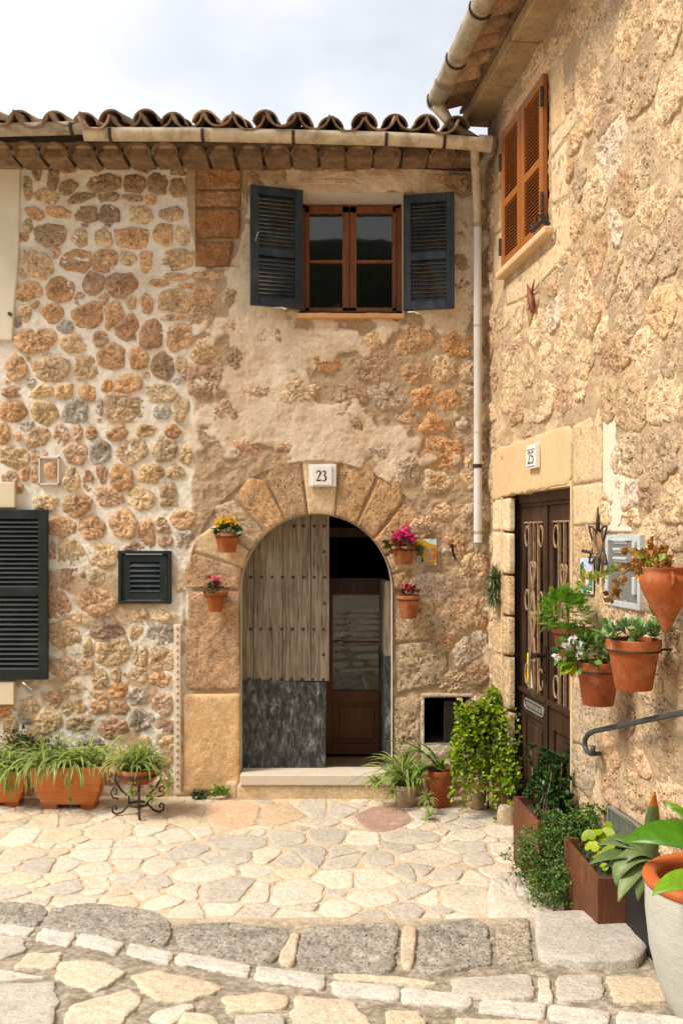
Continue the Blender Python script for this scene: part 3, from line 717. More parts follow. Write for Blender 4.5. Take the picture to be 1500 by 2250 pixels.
# --- left rubble, traced from the photograph (crop coordinates / 2.679)
A1 = [(165,560,45,180,'t'),(220,490,50,80,'b'),(315,530,60,140,'b'),(275,615,140,80,'y'),(405,575,110,80,'b'),(460,628,190,60,'b'),(625,545,180,95,'b'),(640,625,120,55,'b'),(790,555,125,105,'b'),(780,627,115,42,'b'),(930,545,110,120,'b'),(885,640,65,65,'o'),(1045,570,90,110,'b'),
(400,465,80,40,'b'),(570,460,60,36,'b'),(700,450,60,36,'b'),(860,465,90,36,'b'),(1050,480,90,36,'b'),(205,722,110,70,'o',-.35),(355,715,140,60,'o',-.2),(505,725,120,95,'b'),(645,725,120,105,'b'),(825,730,130,85,'y'),(1015,725,120,75,'t'),(165,785,50,80,'y'),(145,860,55,55,'o'),
(305,850,175,140,'b'),(470,865,90,100,'y'),(615,865,90,100,'y'),(495,790,45,22,'b'),(640,790,45,22,'b'),(780,868,195,118,'o'),(965,850,105,135,'o',.25),(1085,840,100,100,'t'),(225,1020,180,140,'t',-.2),(330,955,65,70,'p'),(445,1000,190,125,'o'),(620,1000,145,130,'o'),(760,988,85,90,'y'),(865,1012,65,115,'o'),
(1045,990,195,118,'y'),(130,1070,65,50,'t',-.5),(1035,1093,160,38,'y'),(180,1180,155,115,'o'),(360,1170,170,130,'o'),(550,1145,120,140,'r'),(715,1150,170,140,'r'),(475,1225,65,82,'p'),(615,1220,60,75,'p'),(772,1238,65,76,'y'),(865,1250,68,115,'o'),(1040,1228,195,118,'y'),(920,1132,130,36,'o',-.1),(1090,1148,100,40,'o'),
(205,1256,60,48,'p'),(310,1305,145,115,'o'),(150,1315,75,105,'t'),(108,1362,45,48,'g'),(520,1322,170,150,'o'),(678,1318,120,150,'o'),(748,1398,140,155,'r'),(1030,1333,160,34,'y'),(385,1388,90,72,'g'),(210,1465,240,148,'o'),(440,1490,160,100,'y'),(595,1465,95,88,'p'),(890,1435,130,165,'r',-.15),(1050,1448,145,160,'o')]
A2 = [(95,285,125,130,'o'),(300,285,215,142,'k'),(500,285,130,140,'t'),(665,225,170,150,'o'),(820,240,110,110,'o'),(955,280,135,145,'b'),(1065,262,60,100,'t'),(170,238,30,25,'y'),(75,430,110,80,'r'),(185,375,65,56,'g'),(245,430,145,76,'y',.2),(380,430,100,100,'y'),(525,435,95,95,'o'),(630,395,56,66,'O'),(762,380,145,108,'o'),
(865,335,45,38,'p'),(955,435,185,100,'t'),(1050,360,85,58,'w'),(85,545,135,112,'o'),(265,550,150,130,'y',-.3),(447,545,138,150,'g'),(590,530,46,105,'g'),(742,522,260,148,'k'),(955,550,100,72,'g'),(1065,540,90,135,'t'),(20,680,80,110,'o'),(165,632,100,58,'w'),(110,695,48,56,'p'),(215,700,150,120,'t',.5),(365,685,90,108,'p'),(460,675,62,105,'p'),
(540,670,72,80,'o'),(690,678,125,90,'o'),(860,660,130,72,'y',.15),(1020,660,92,72,'o'),(85,815,190,125,'y',-.2),(215,820,60,75,'p'),(450,790,120,110,'p',-.3),(592,785,125,150,'g'),(772,785,170,135,'t',.25),(970,770,135,140,'t'),(1095,800,66,98,'y'),(150,920,58,80,'o'),(205,925,38,86,'o'),(425,945,95,130,'y'),(525,955,58,112,'r'),(600,915,58,98,'r'),
(712,930,128,135,'o'),(885,915,150,108,'y'),(1033,900,90,88,'y'),(995,1005,90,88,'t'),(990,1085,108,48,'t'),(60,940,95,80,'p'),(120,1000,56,56,'o'),(275,1092,118,95,'y'),(460,1095,175,128,'o'),(635,1050,175,105,'p',-.3),(835,1060,152,118,'y'),(365,1228,150,100,'o'),(545,1232,150,130,'o'),(720,1215,155,155,'o'),(865,1250,86,155,'o'),(975,1242,96,46,'r'),(1075,1190,130,110,'o'),(940,1190,76,40,'y'),
(410,1375,155,148,'y'),(600,1390,148,125,'y'),(980,1310,88,46,'r'),(1080,1290,96,105,'g'),(430,1530,120,105,'r'),(575,1525,90,88,'y'),(320,1370,46,86,'r'),(795,1338,116,40,'p')]
A3 = [(560,190,230,160,'o'),(350,215,130,145,'r'),(312,80,56,125,'r'),(485,290,92,82,'y'),(390,385,165,145,'y'),(640,345,195,120,'b'),(830,290,108,82,'y'),(940,280,118,62,'y'),(805,370,68,98,'t'),(945,380,148,110,'g'),(525,465,60,102,'y'),(665,490,195,155,'y'),(830,500,85,125,'y'),(950,532,148,120,'P'),(440,500,58,40,'w'),(385,590,155,125,'p'),(515,570,78,80,'t'),
(590,645,78,105,'y'),(685,620,58,74,'y'),(815,620,108,85,'y'),(945,650,138,82,'o'),(697,718,95,78,'O'),(815,750,118,98,'g'),(575,785,105,135,'o',.2),(705,820,108,76,'r'),(960,795,118,126,'p'),(435,700,128,78,'y'),(320,770,78,100,'o'),(480,800,68,88,'y'),(400,820,58,88,'t'),(290,900,128,118,'y'),(180,810,98,78,'t'),(152,880,68,48,'g'),(480,905,150,90,'t'),(665,935,175,110,'r'),
(830,890,125,140,'g'),(980,925,92,92,'r'),(40,840,88,56,'O'),(60,920,78,68,'y'),(540,1035,180,85,'g'),(990,1020,88,86,'y'),(350,1030,118,66,'g'),(850,1040,78,90,'y'),(700,1100,138,80,'y'),(900,1160,98,78,'y'),(650,1230,118,86,'t'),(970,1260,90,78,'y'),(430,1140,138,88,'t'),(200,1010,118,76,'y'),(90,1010,96,76,'o'),(800,1240,110,80,'t'),(970,1120,70,70,'o'),(560,1130,90,76,'o'),(330,1160,70,80,'y'),(160,1130,130,90,'t'),(40,1130,90,90,'y'),(450,1260,150,70,'t'),(250,1260,150,70,'y'),(80,1260,140,70,'o')]
seeds = []
for lst, oy in ((A1, 200), (A2, 700), (A3, 1250)):
    for q in lst:
        cx, cy, w_, h_, k = q[:5]; ro = q[5] if len(q) > 5 else rnd.uniform(-.08, .08)
        c = F(cx/2.679, cy/2.679+oy); seeds.append((c.x, c.z, w_/2.679/580, h_/2.679/580, ro, k))
n_tr = len(seeds)
avoid = [(-60, 1100, 112, 1560), (255, 1200, 385, 1335), (-400, 370, 46, 752), (382, 1360, 430, 1750), (84, 1000, 138, 1070)]
for x in range(-300, 0, 62):                 # beyond the left edge of the picture
    for y in range(420, 1740, 52):
        if y > 1090 and x > -80: continue
        c = F(x+rnd.uniform(-8, 8), y+rnd.uniform(-6, 6)); seeds.append((c.x, c.z, .09, .075, rnd.uniform(-.3, .3), rnd.choice('otyrpk')))
tr = list(seeds)
for _ in range(2600):                        # pinning stones in the mortar gaps
    px, py = rnd.uniform(2, 418), rnd.uniform(440, 1735)
    if any(a <= px <= c and b_ <= py <= d for a, b_, c, d in avoid): continue
    if py < 1100 and rnd.random() < .7: continue
    c = F(px, py); r_ = rnd.uniform(.014, .030)
    if all(((c.x-s[0])/(s[2]+r_+.008))**2+((c.z-s[1])/(s[3]+r_+.008))**2 > 1 for s in seeds):
        seeds.append((c.x, c.z, r_*1.3, r_, rnd.uniform(-.5, .5), rnd.choice('otyrpO')))
seeds = [(s[0], s[1], s[2]*(1.13 if s[1] < 2.15 else 1), s[3]*(1.13 if s[1] < 2.15 else 1), s[4], s[5]) for s in seeds]
polys = cells(seeds, .012, 1.12, rnd, e=3.6, wob=.2, rock=True)
cnt = 0
for i, (s, p) in enumerate(zip(seeds, polys)):
    if not p: continue
    px, py = s[0]*290+750, HY-(s[1]-CH)*290
    if -60 < px < 112 and 1110 < py < 1500 and px+s[2]*290 < 128: continue
    if -400 < px < 40 and 372 < py < 745: continue
    small = i >= len(tr)
    big = max(s[2], s[3])
    cnt += 1
    if cnt > 290: break
    col = tone(s[5], rnd, .12)
    if py > 1130: col = tuple(c*.92+.03 for c in col)
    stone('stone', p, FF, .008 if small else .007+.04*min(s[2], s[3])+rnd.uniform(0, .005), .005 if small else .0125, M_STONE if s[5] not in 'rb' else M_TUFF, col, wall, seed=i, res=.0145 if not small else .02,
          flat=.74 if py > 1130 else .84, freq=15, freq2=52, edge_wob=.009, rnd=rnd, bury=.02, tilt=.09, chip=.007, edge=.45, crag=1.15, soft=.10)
# --- stones showing through the render on the right part
B1 = [(584,730,72,38,'b'),(528,786,55,50,'b'),(516,718,60,42,'y'),(712,734,56,24,'y'),(716,798,64,30,'O'),(820,746,50,34,'y'),(908,748,66,54,'o'),(1006,758,64,54,'O'),(820,808,76,60,'b'),(972,812,60,52,'t'),(1030,824,34,50,'t'),(848,872,74,56,'g'),(772,872,60,50,'b'),(916,822,50,44,'o'),(932,872,52,46,'O'),(985,880,46,40,'O'),
(772,926,72,42,'b'),(900,918,50,26,'o'),(952,930,60,34,'O'),(1018,930,30,22,'w'),(968,995,76,54,'O'),(656,860,84,54,'c'),(564,862,60,32,'y'),(576,912,62,26,'b'),(1030,862,44,40,'t'),(976,1124,44,32,'y'),(896,1032,56,54,'g'),(455,838,80,66,'r'),(448,771,58,42,'y'),(478,905,78,44,'k'),(538,782,10,10,'b'),(506,652,34,46,'b'),(448,648,44,50,'o'),(463,605,72,24,'y'),(440,697,50,42,'t'),
(1024,496,18,18,'g'),(1012,518,16,14,'g'),(1016,568,38,26,'b'),(1016,624,40,38,'b'),(1026,686,34,24,'O'),(1035,640,20,30,'o'),(940,1290,88,58,'w'),(1010,1350,76,66,'t'),(1022,1430,56,56,'w'),(985,1400,40,50,'o'),(1046,1478,50,56,'b'),(1006,1496,60,38,'t'),(1042,1250,56,76,'t'),(1035,1150,54,86,'t'),(1042,1040,46,76,'t'),(1000,1190,50,60,'o'),(930,1160,60,40,'p'),(960,1060,60,40,'t'),
(1050,1340,40,60,'o'),(1048,1560,40,50,'t'),(1046,1630,44,50,'o'),(1046,1700,44,50,'t'),(970,1680,80,60,'t'),(900,1725,60,34,'o'),(985,1720,70,30,'t'),(1052,1410,30,50,'g'),(1056,960,26,50,'b'),(1054,760,26,60,'t'),(610,660,60,18,'b'),(800,360,10,10,'b'),(1020,400,60,30,'b'),(560,395,30,30,'b'),(980,395,60,36,'b'),(1050,470,26,50,'t'),(1052,600,24,60,'b'),(540,980,50,30,'p'),(630,980,40,22,'o'),(820,990,50,20,'w')]
seeds = []
for q in B1:
    cx, cy, w_, h_, k = q; c = F(cx, cy); seeds.append((c.x, c.z, w_/580, h_/580, rnd.uniform(-.3, .3), k))
polys = cells(seeds, .004, 1.22, rnd, e=2.4, wob=.26, rock=True)
for i, (s, p) in enumerate(zip(seeds, polys)):
    if not p: continue
    k = s[5]
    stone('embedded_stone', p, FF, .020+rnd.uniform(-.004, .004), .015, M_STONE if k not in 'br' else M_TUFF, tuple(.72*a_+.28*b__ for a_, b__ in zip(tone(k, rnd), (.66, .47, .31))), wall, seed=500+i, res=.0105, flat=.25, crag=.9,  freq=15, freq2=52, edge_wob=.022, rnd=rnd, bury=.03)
# --- cut blocks: arch stones, quoins, brown blocks, lintel
def block(name, pts, k, H=.012, rough=.006, mat=M_TUFF, gap=.004, parent=wall, seed=0, flat=.985, chip=.006, edge=.55, freq=9, fr=FF, px=True, **kw):
    p = fpx(pts) if fr is FF else rpx(pts)
    # dense outline so that corners survive the rounding
    p = resample(p, 60)
    p = inset(p, gap)
    return stone(name, p, fr, H, rough, mat, tone(k, rnd, .06), parent, seed=seed, res=.014, flat=flat, chip=chip, freq=freq, soft=False, edge_wob=kw.pop('edge_wob', .004), rnd=rnd, **kw)
ca = lambda a, r=ARC[2]: (ARC[0]+r*math.cos(R(a)), ARC[1]-r*math.sin(R(a)))
def arcseg(a0, a1, n=6): return [ca(a0+(a1-a0)*i/n) for i in range(n+1)]
VO = [(([(745,994),(722,990),(662,1009)], 96.2, 75.8), 'y', M_SMOOTH), (([(660,1012),(598,1008),(584,1052)], 113.5, 96.6), 'b2', M_TUFF), (([(584,1054),(545,1048),(514,1092)], 131.5, 113.9), 'o2', M_TUFF), (([(514,1096),(470,1112),(478,1150)], 149.5, 131.9), 'k2', M_TUFF), (([(474,1152),(422,1186),(420,1208)], 163, 149.9), 'c2', M_SMOOTH), (([(418,1212),(406,1250),(404,1292)], 180, 163.4), 'p2', M_TUFF),
      (([(828,1046),(808,1010),(748,996)], 75.4, 58.6), 'o2', M_TUFF), (([(886,1100),(878,1036),(832,1048)], 58.2, 41.6), 'o2', M_TUFF), (([(884,1192),(930,1140),(888,1104)], 41.2, 26), 'o2', M_TUFF), (([(902,1246),(910,1215),(886,1196)], 25.6, 12), 'c2', M_TUFF), (([(900,1300),(904,1250)], 11.6, 0), 'o2', M_TUFF)]
TONE.update(q2=(.60, .39, .20), b2=(.50, .335, .20), o2=(.56, .365, .20), k2=(.56, .44, .30), c2=(.62, .46, .28), p2=(.57, .37, .22))
for i, ((outer, a0, a1), k, m) in enumerate(VO):
    n = outer
    left_ang, right_ang = max(a0, a1), min(a0, a1)
    pts = arcseg(left_ang, right_ang, 5)+n
    block('arch_stone', pts, k if k != 'y' else 'c2', H=.016 if m is M_TUFF else .017, mat=m, seed=600+i, chip=.007 if m is M_TUFF else .002, rough=.006 if m is M_TUFF else .003, gap=.0045)
block('jamb_stone', [(414,1298),(528,1297),(528,1518),(408,1518)], 'p2', seed=620, H=.014, rough=.011)
block('jamb_stone', [(402,1524),(528,1522),(528,1738),(400,1744)], 'q2', seed=621, H=.018, rough=.006, mat=M_SMOOTH, chip=.003)
block('jamb_stone', [(863,1306),(905,1306),(1000,1302),(1000,1400),(866,1412)], 'k2', seed=622, H=.014, rough=.008, chip=.012, freq=16)
block('jamb_stone', [(866,1416),(980,1404),(986,1500),(870,1524)], 'k2', seed=623, H=.014, rough=.008, chip=.012, freq=16)
block('jamb_stone', [(864,1530),(924,1530),(924,1700),(862,1700)], 'k2', seed=624, H=.022, rough=.008, chip=.010, freq=16)
TONE.update(B=(.36, .18, .08), B2=(.42, .24, .12))
for i, q in enumerate([[(430,372),(532,372),(532,418),(430,418)],[(430,421),(531,421),(530,456),(430,456)],[(430,459),(530,459),(526,524),(430,524)],[(430,530),(516,530),(504,590),(430,590)]]):
    block('brown_block', q, 'B' if i > 1 else 'B2', seed=630+i, H=.022, rough=.007, chip=.008, edge_wob=.006)
for i, q in enumerate([[(640,374),(780,376),(780,392),(640,390)],[(784,376),(922,378),(922,394),(784,393)],[(640,395),(800,396),(800,408),(640,406)],[(804,397),(918,398),(920,414),(804,410)],[(560,372),(632,372),(632,400),(556,400)],[(926,380),(1010,382),(1010,410),(926,412)]]):
    block('lintel_stone', q, 'b' if i > 3 else 'P', seed=640+i, H=.024, rough=.010, mat=M_SMOOTH, flat=.7, edge_wob=.007)
# cement border round the cellar opening, cream blocks, plaster panel, mortar ledge with pebbles
def fbox(b, x0, y0, x1, y1, n0, n1):
    a = F(x0, y1); c = F(x1, y0); return b.boxf(FF, a.x, c.x, a.z, c.z, n0, n1)
b = MB()
for q in [(926,1523,1038,1531),(922,1532,930,1632),(1033,1532,1042,1632)]: fbox(b, *q, -.02, .022)
b.build('cement_border', M_SMOOTH, wall, bev=.008, color=(.5, .4, .3))
fbox(MB(), -60, 1060, 38, 1116, -.02, .05).build('cream_block', M_CREAM, wall, bev=.006)
fbox(MB(), -60, 1495, 38, 1545, -.02, .07).build('window_sill', M_CREAM, wall, bev=.006)
b = MB(); b.prism(fpx([(-420, 372), (47, 372), (44, 560), (30, 750), (-420, 752)]), FF, -.02, .028); b.build('plaster_panel', M_PANEL, wall, bev=.012)
fbox(MB(), 384, 1372, 399, 1742, -.02, .034).build('mortar_ledge', M_STRIP, wall, bev=.006)
for i in range(23):
    y = 1380+i*15.6; p = [(F(391.5, y).x+.016*math.cos(a)*rnd.uniform(.75, 1.1), F(391.5, y).z+.019*math.sin(a)) for a in np.linspace(0, 2*math.pi, 11)[:-1]]
    stone('pebble', p, FF, .044, .001, M_SMOOTH, tone(rnd.choice('gbkr'), rnd), wall, seed=i, res=.012, rings=2, flat=.3, bury=.02, rnd=rnd)
b = MB()
for q in [(88,1004,133,1008),(88,1062,133,1066),(88,1004,91.5,1066),(129.5,1004,133,1066)]: fbox(b, *q, -.02, .03)
b.build('niche_frame', M_REVEAL, wall, bev=.002)
p = fpx([(98,1018),(120,1012),(128,1030),(124,1050),(104,1052),(97,1036)])
stone('stone', p, FF, .03, .006, M_STONE, tone('o', rnd), wall, seed=77, res=.014, rnd=rnd)

# --- reveals (soffits and cheeks of the openings)
def reveal(pts, depth, mat, name='reveal', parent=wall, fr=FF, close=False, n0=.03):
    p = fpx(pts) if fr is FF else rpx(pts)
    k = len(p); vs_ = [fr(u, v, n0) for u, v in p]+[fr(u, v, -depth) for u, v in p]
    b = MB(); b.add(vs_, [(i, i+1, k+i+1, k+i) for i in range(k-1)]+([(k-1, 0, k, 2*k-1)] if close else []))
    o = b.build(name, mat, parent, solid=0); return o
reveal([(529, 1706)]+arch_px(ARC[2])+[(861, 1706)], .24, M_REVEAL)
reveal([(655, 690), (655, 425), (887, 425), (887, 690)], .30, M_WHITE if False else M_REVEAL, close=True, n0=.022)
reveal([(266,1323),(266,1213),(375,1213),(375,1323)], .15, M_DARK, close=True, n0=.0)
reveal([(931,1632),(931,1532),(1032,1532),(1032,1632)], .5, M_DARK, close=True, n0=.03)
# --- dark rooms behind the openings
def room(x0, x1, y0, y1, z0, z1, floor=None):
    b = MB(); q = [(x0, y0, z0), (x1, y0, z0), (x1, y1, z0), (x0, y1, z0), (x0, y0, z1), (x1, y0, z1), (x1, y1, z1), (x0, y1, z1)]
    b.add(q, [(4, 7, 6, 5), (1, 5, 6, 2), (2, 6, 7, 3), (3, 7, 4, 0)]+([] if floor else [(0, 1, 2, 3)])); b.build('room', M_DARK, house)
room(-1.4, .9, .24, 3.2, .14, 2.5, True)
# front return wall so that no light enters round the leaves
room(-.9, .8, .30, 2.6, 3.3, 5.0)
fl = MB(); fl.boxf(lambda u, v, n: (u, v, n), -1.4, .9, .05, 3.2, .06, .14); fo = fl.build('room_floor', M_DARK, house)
# diagonal floor tiles
ti = MB(); s_ = .235; c0 = (-.02, .35)
fpx_ = []
tm = None
for i in range(-6, 7):
    for j in range(-6, 7):
        cx, cy = c0[0]+(i-j)*s_*.7071*.985, c0[1]+(i+j)*s_*.7071*.985
        if not (-.75 < cx < .6 and .02 < cy < 1.0): continue
        h = s_*.7071*.955
        b = MB(); q = [(cx-h, cy), (cx, cy-h), (cx+h, cy), (cx, cy+h)]
        q = [(max(-.78, min(.62, a)), max(-.015, c)) for a, c in q]
        b.prism(q, lambda u, v, n: (u, v, n), .139, .146); b.build('floor_tile', M_ROOMFLOOR, fo)

# --- arched door
ld = MB()
def leafpoly(x0, x1, y1=1494):
    r = ARC[2]-1; xs = np.linspace(x0, x1, 7); top = [(x, ARC[1]-math.sqrt(max(0, r*r-(x-ARC[0])**2))) for x in xs]
    return [(x0, y1)]+top+[(x1, y1)]
DP = -.14
def dfr(u, v, n): return (u, -(DP+n), v)
for i, (x0, x1) in enumerate([(530.5,557.2),(558.2,620.2),(621.2,682.2),(683.4,723)]):
    p = [(F(a, c, DP).x, F(a, c, DP).z) for a, c in leafpoly(x0, x1, 1496)]
    b = MB(); b.prism(p, dfr, -.03, .012+.003*(i % 2)); b.build('door_plank', M_PLANK, house, bev=.003)
b = MB()
p = [(F(a, c, DP).x, F(a, c, DP).z) for a, c in [(531,1702),(531,1494),(560,1492),(640,1497),(717,1499),(715,1702)]]
b.prism(p, dfr, -.03, .022); zp = b.build('zinc_sheet', M_ZINC, house, bev=.002)
for (y, xs) in ((1156, [646,667,690,712]), (1268, [551,575,598,621,644,667,690,713]), (1382, [551,573,594,619,642,665,689,711]), (1492, [548,571,595,618,640,663,686,710]), (1212, [712]), (1325, [712]), (1438, [710])):
    for x in xs:
        q = F(x, y, DP); b = MB()
        b.lathe([(.0135, 0), (.011, .006), (.005, .010), (.0, .0105)], (0, 0, 0), n=8)
        b.v = [(q.x+v[0], -(DP+.012)-v[2], q.z+v[1]) for v in b.v]; b.build('door_nail', M_IRON, house, smooth=True)
# right leaf, folded inwards
xr = .385
def ofr(u, v, n): return (xr-.06*u-n, .16+u, v)
b = MB(); b.boxf(ofr, 0, .42, .62+.42, 1.62, 0, .045); b.boxf(ofr, .42, .50, .62+.42, 1.4, 0, .045); b.build('inner_leaf', M_PLANK, house, bev=.003)
b = MB(); b.boxf(ofr, -.01, .46, .155, 1.04, -.002, .050); b.build('zinc_sheet', M_ZINC, house, bev=.003)
# inner glazed door
IY = .66; 
def ifr(u, v, n): return (u, IY-n, v)
ip = WD+IY
def ix(px): return (px-750)/FPX*ip
def iz(py): return CH-(py-HY)/FPX*ip
b = MB()
for (x0, x1, y0, y1, n1) in [(690,731,1302,1655,.04),(835,872,1302,1655,.04),(731,835,1302,1307,.04),(731,835,1408,1412,.03),(731,835,1516,1541,.04),(731,835,1632,1655,.04),(731,835,1541,1632,.015),(745,822,1552,1622,.03)]:
    b.boxf(ifr, ix(x0), ix(x1), iz(y1), iz(y0), 0, n1)
b.boxf(ifr, -1.0, ix(690), .14, iz(1302), 0, .04)
b.build('inner_door', M_WOODI, house, bev=.003)
b = MB(); b.boxf(ifr, -1.2, .8, iz(1302), iz(1270), -.05, .05); b.boxf(ifr, -1.2, .8, iz(1180), iz(1160), -.05, .1); b.build('transom', M_WOODD, house)
for y0, y1 in ((1307,1408),(1412,1516)):
    b = MB(); b.boxf(ifr, ix(731), ix(835), iz(y1), iz(y0), .012, .016); b.build('pane', M_GLASS, house)
    b = MB()
    xs = np.linspace(ix(731), ix(756), 22); zz = (iz(y1), iz(y0))
    vs_ = [(x, IY+.03+.008*math.sin(i*1.9), z) for z in zz for i, x in enumerate(xs)]; n = len(xs)
    b.add(vs_, [(i, i+1, n+i+1, n+i) for i in range(n-1)]); b.build('lace_curtain', M_CURTAIND, house, smooth=True)
    b = MB(); b.boxf(ifr, ix(756), ix(835), iz(y1), iz(y0), -.05, -.045); b.build('blind', M_BLINDD, house)
b = MB(); b.tube([(ix(735), IY-.05, iz(1409)), (ix(752), IY-.07, iz(1410))], .008); b.build('door_handle', M_ALU, house, smooth=True)
# marble threshold
b = MB(); z0, z1 = .02, F(0, 1703, .10).z
b.boxf(FF, F(527, 0, .1).x, F(862, 0, .1).x, .105, z1, -.16, .10); b.build('threshold_slab', M_MARBLE, house, bev=.008)
b = MB(); b.boxf(FF, F(520, 0, .1).x, F(872, 0, .1).x, -.02, .103, -.02, .085); b.build('step_base', M_SMOOTH, house, bev=.015, color=(.56, .44, .28))
b = MB(); b.boxf(FF, F(498, 0).x, F(523, 0).x, -.02, .12, -.02, .05); b.build('step_stone', M_SMOOTH, house, bev=.02, color=(.58, .46, .30))

# --- upper window
wy = .26
def wfr(u, v, n): return (u, wy-n, v)
wd_ = WD+wy
def wx(px): return (px-750)/FPX*wd_
def wz(py): return CH-(py-HY)/FPX*wd_
win = bpy.data.objects.new('window', None); reg(win, (0, wy, 3.9), house)
b = MB()
for q in [(660,880,452,460,.02),(660,672,452,692,.02),(868,884,452,692,.02),(660,884,684,694,.02)]: b.boxf(wfr, wx(q[0]), wx(q[1]), wz(q[3]), wz(q[2]), -.03, q[4])
b.build('window_frame', M_WOODW, win, bev=.003)
for (x0, x1) in ((671,767),(768,869)):
    b = MB(); yb = 686
    ins = (x0+9 if x0 < 700 else x0+15, x1-15 if x0 < 700 else x1-8)
    for q in [(x0,x1,457,471),(x0,ins[0],457,yb),(ins[1],x1,457,yb),(x0,x1,678,yb+1),(ins[0],ins[1],574,580)]: b.boxf(wfr, wx(q[0]), wx(q[1]), wz(q[3]), wz(q[2]), -.02, .035)
    b.build('casement', M_WOODW, win, bev=.003)
    for y0, y1 in ((471,574),(580,679)):
        b = MB(); b.boxf(wfr, wx(ins[0]), wx(ins[1]), wz(y1), wz(y0), .004, .008); b.build('pane', M_GLASS, win)
b = MB(); vs_ = []
for i in range(15):
    x = wx(690+i*4); vs_ += [(x, wy+.25+.02*math.sin(i*2.2), wz(672-i*1.7)), (x, wy+.25+.02*math.sin(i*2.2), wz(700))]
b.add(vs_, [(2*i, 2*i+2, 2*i+3, 2*i+1) for i in range(14)]); b.build('curtain', M_CURTAIND, win, smooth=True)
b = MB(); b.boxf(FF, F(651, 0, .06).x, F(889, 0, .06).x, F(0, 699, .06).z, F(0, 688, .06).z, -.26, .06); b.build('window_sill', M_SILL, house, bev=.008)
# --- shutters
def shutter(name, fr, w_, h_, mat, splits, slats, st=.05, th=.028, parent=house, rail=.055, sl_w=.034, ang=48, label=None, smat=None, last_off=()):
    b = MB()
    b.boxf(fr, 0, st, 0, h_, 0, th); b.boxf(fr, w_-st, w_, 0, h_, 0, th)
    ys = [0]+splits+[h_]
    b.boxf(fr, st, w_-st, 0, rail, 0, th-.002); b.boxf(fr, st, w_-st, h_-rail, h_, 0, th-.002)
    for s_ in splits: b.boxf(fr, st, w_-st, s_-rail*.45, s_+rail*.45, 0, th-.002)
    o = b.build(name, mat, parent, bev=.003, label=label)
    lims = [(rail if i == 0 else ys[i]+rail*.45, (ys[i+1]-rail*.45) if i < len(splits) else h_-rail) for i in range(len(ys)-1)]
    ca_, sa_ = math.cos(R(ang)), math.sin(R(ang))
    for (a, c), n in zip(lims, slats):
        for k in range(n):
            v = a+(c-a)*(k+.5)/n; b = MB(); hw = sl_w/2; t_ = .0035; n0 = th*.5
            pts = [(-hw, -t_), (hw, -t_), (hw, t_), (-hw, t_)]
            q = [(n0-(x*ca_-y*sa_), v+(x*sa_+y*ca_)) for x, y in pts]
            vs_ = [fr(uu, vv, nn) for uu in (st-.004, w_-st+.004) for nn, vv in q]
            b.add(vs_, [(0, 1, 2, 3), (7, 6, 5, 4)]+[(i, 4+i, 4+(i+1) % 4, (i+1) % 4) for i in range(4)])
            b.build('slat', smat or mat, o)
    return o
def ang_frame(O, hx, hy):                   # hinge point O, unit direction (hx, hy) along the leaf
    nx, ny = (hy, -hx) if -hx < 0 else (-hy, hx)
    if ny > 0: nx, ny = -nx, -ny
    return lambda u, v, n: (O[0]+hx*u+nx*n, O[1]+hy*u+ny*n, O[2]+v)
# left leaf: hinged at px 663, swung out to px 548
a0, a1 = F(663, 680, .025), F(549, 670, .15)
dl = math.hypot(a1.x-a0.x, a1.y-a0.y); z0_, z1_ = F(0, 680, .025).z, F(0, 421, .025).z
shutter('shutter', ang_frame((a1.x, a1.y, z0_), (a0.x-a1.x)/dl, (a0.y-a1.y)/dl), dl, z1_-z0_, M_BLUE, [(z1_-z0_)*.452], [10, 13], st=.062, th=.034, rail=.065, label='left shutter leaf of the upper window, blue grey')
a0, a1 = F(887, 684, .02), F(998, 678, .10)
dl = math.hypot(a1.x-a0.x, a1.y-a0.y); z0_, z1_ = F(0, 684, .02).z, F(0, 432, .02).z
shutter('shutter', ang_frame((a0.x, a0.y, z0_), (a1.x-a0.x)/dl, (a1.y-a0.y)/dl), dl, z1_-z0_, M_BLUE, [(z1_-z0_)*.462], [10, 13], st=.058, th=.034, rail=.065, label='right shutter leaf of the upper window, blue grey')
for x, y in ((604, 676), (896, 686)):
    q = F(x, y, .1); b = MB(); b.tube([q, q+Vector((.05, 0, .003)), q+Vector((.075, 0, -.012)), q+Vector((.085, 0, -.004))], .006, 6); b.build('shutter_catch', M_WHITE, house, smooth=True)
q = F(561, 530, .17); b = MB(); b.tube([q, q+Vector((.02, -.01, .06)), q+Vector((.045, 0, .075))], .004, 6); b.build('shutter_hook', M_ALU, house, smooth=True)
# big left shutter
a0 = F(-52, 1492, .05); a1 = F(108, 1120, .05)
shutter('shutter', lambda u, v, n: (a0.x+u, -.05-n, a0.z+v), a1.x-a0.x, a1.z-a0.z, M_BLACKG, [(a1.z-a0.z)*.515], [15, 15], st=.07, th=.035, rail=.07, sl_w=.04, label='large dark green shutter at the left edge')
q = F(50, 1500, .12); b = MB(); b.tube([q, q+Vector((.03, 0, -.02)), q+Vector((.07, -.01, -.055)), q+Vector((.085, 0, -.045))], .009, 6); b.build('shutter_catch', M_ALU, house, smooth=True)
# small louvre window
b = MB()
for q in [(262,1210,378,1217),(262,1319,378,1326),(262,1217,269,1319),(371,1217,378,1319)]: fbox(b, *q, -.03, .035)
b.build('window_frame', M_BLACKG, house, bev=.003)
a0 = F(270, 1318, .0); a1 = F(370, 1218, .0)
shutter('louvred_casement', lambda u, v, n: (a0.x+u, .005-n, a0.z+v), a1.x-a0.x, a1.z-a0.z, M_BLACKG, [], [6], st=.062, th=.026, rail=.058, sl_w=.045, smat=M_BLUE)
b = MB(); fbox(b, 286, 1300, 356, 1301, 0, .0); 
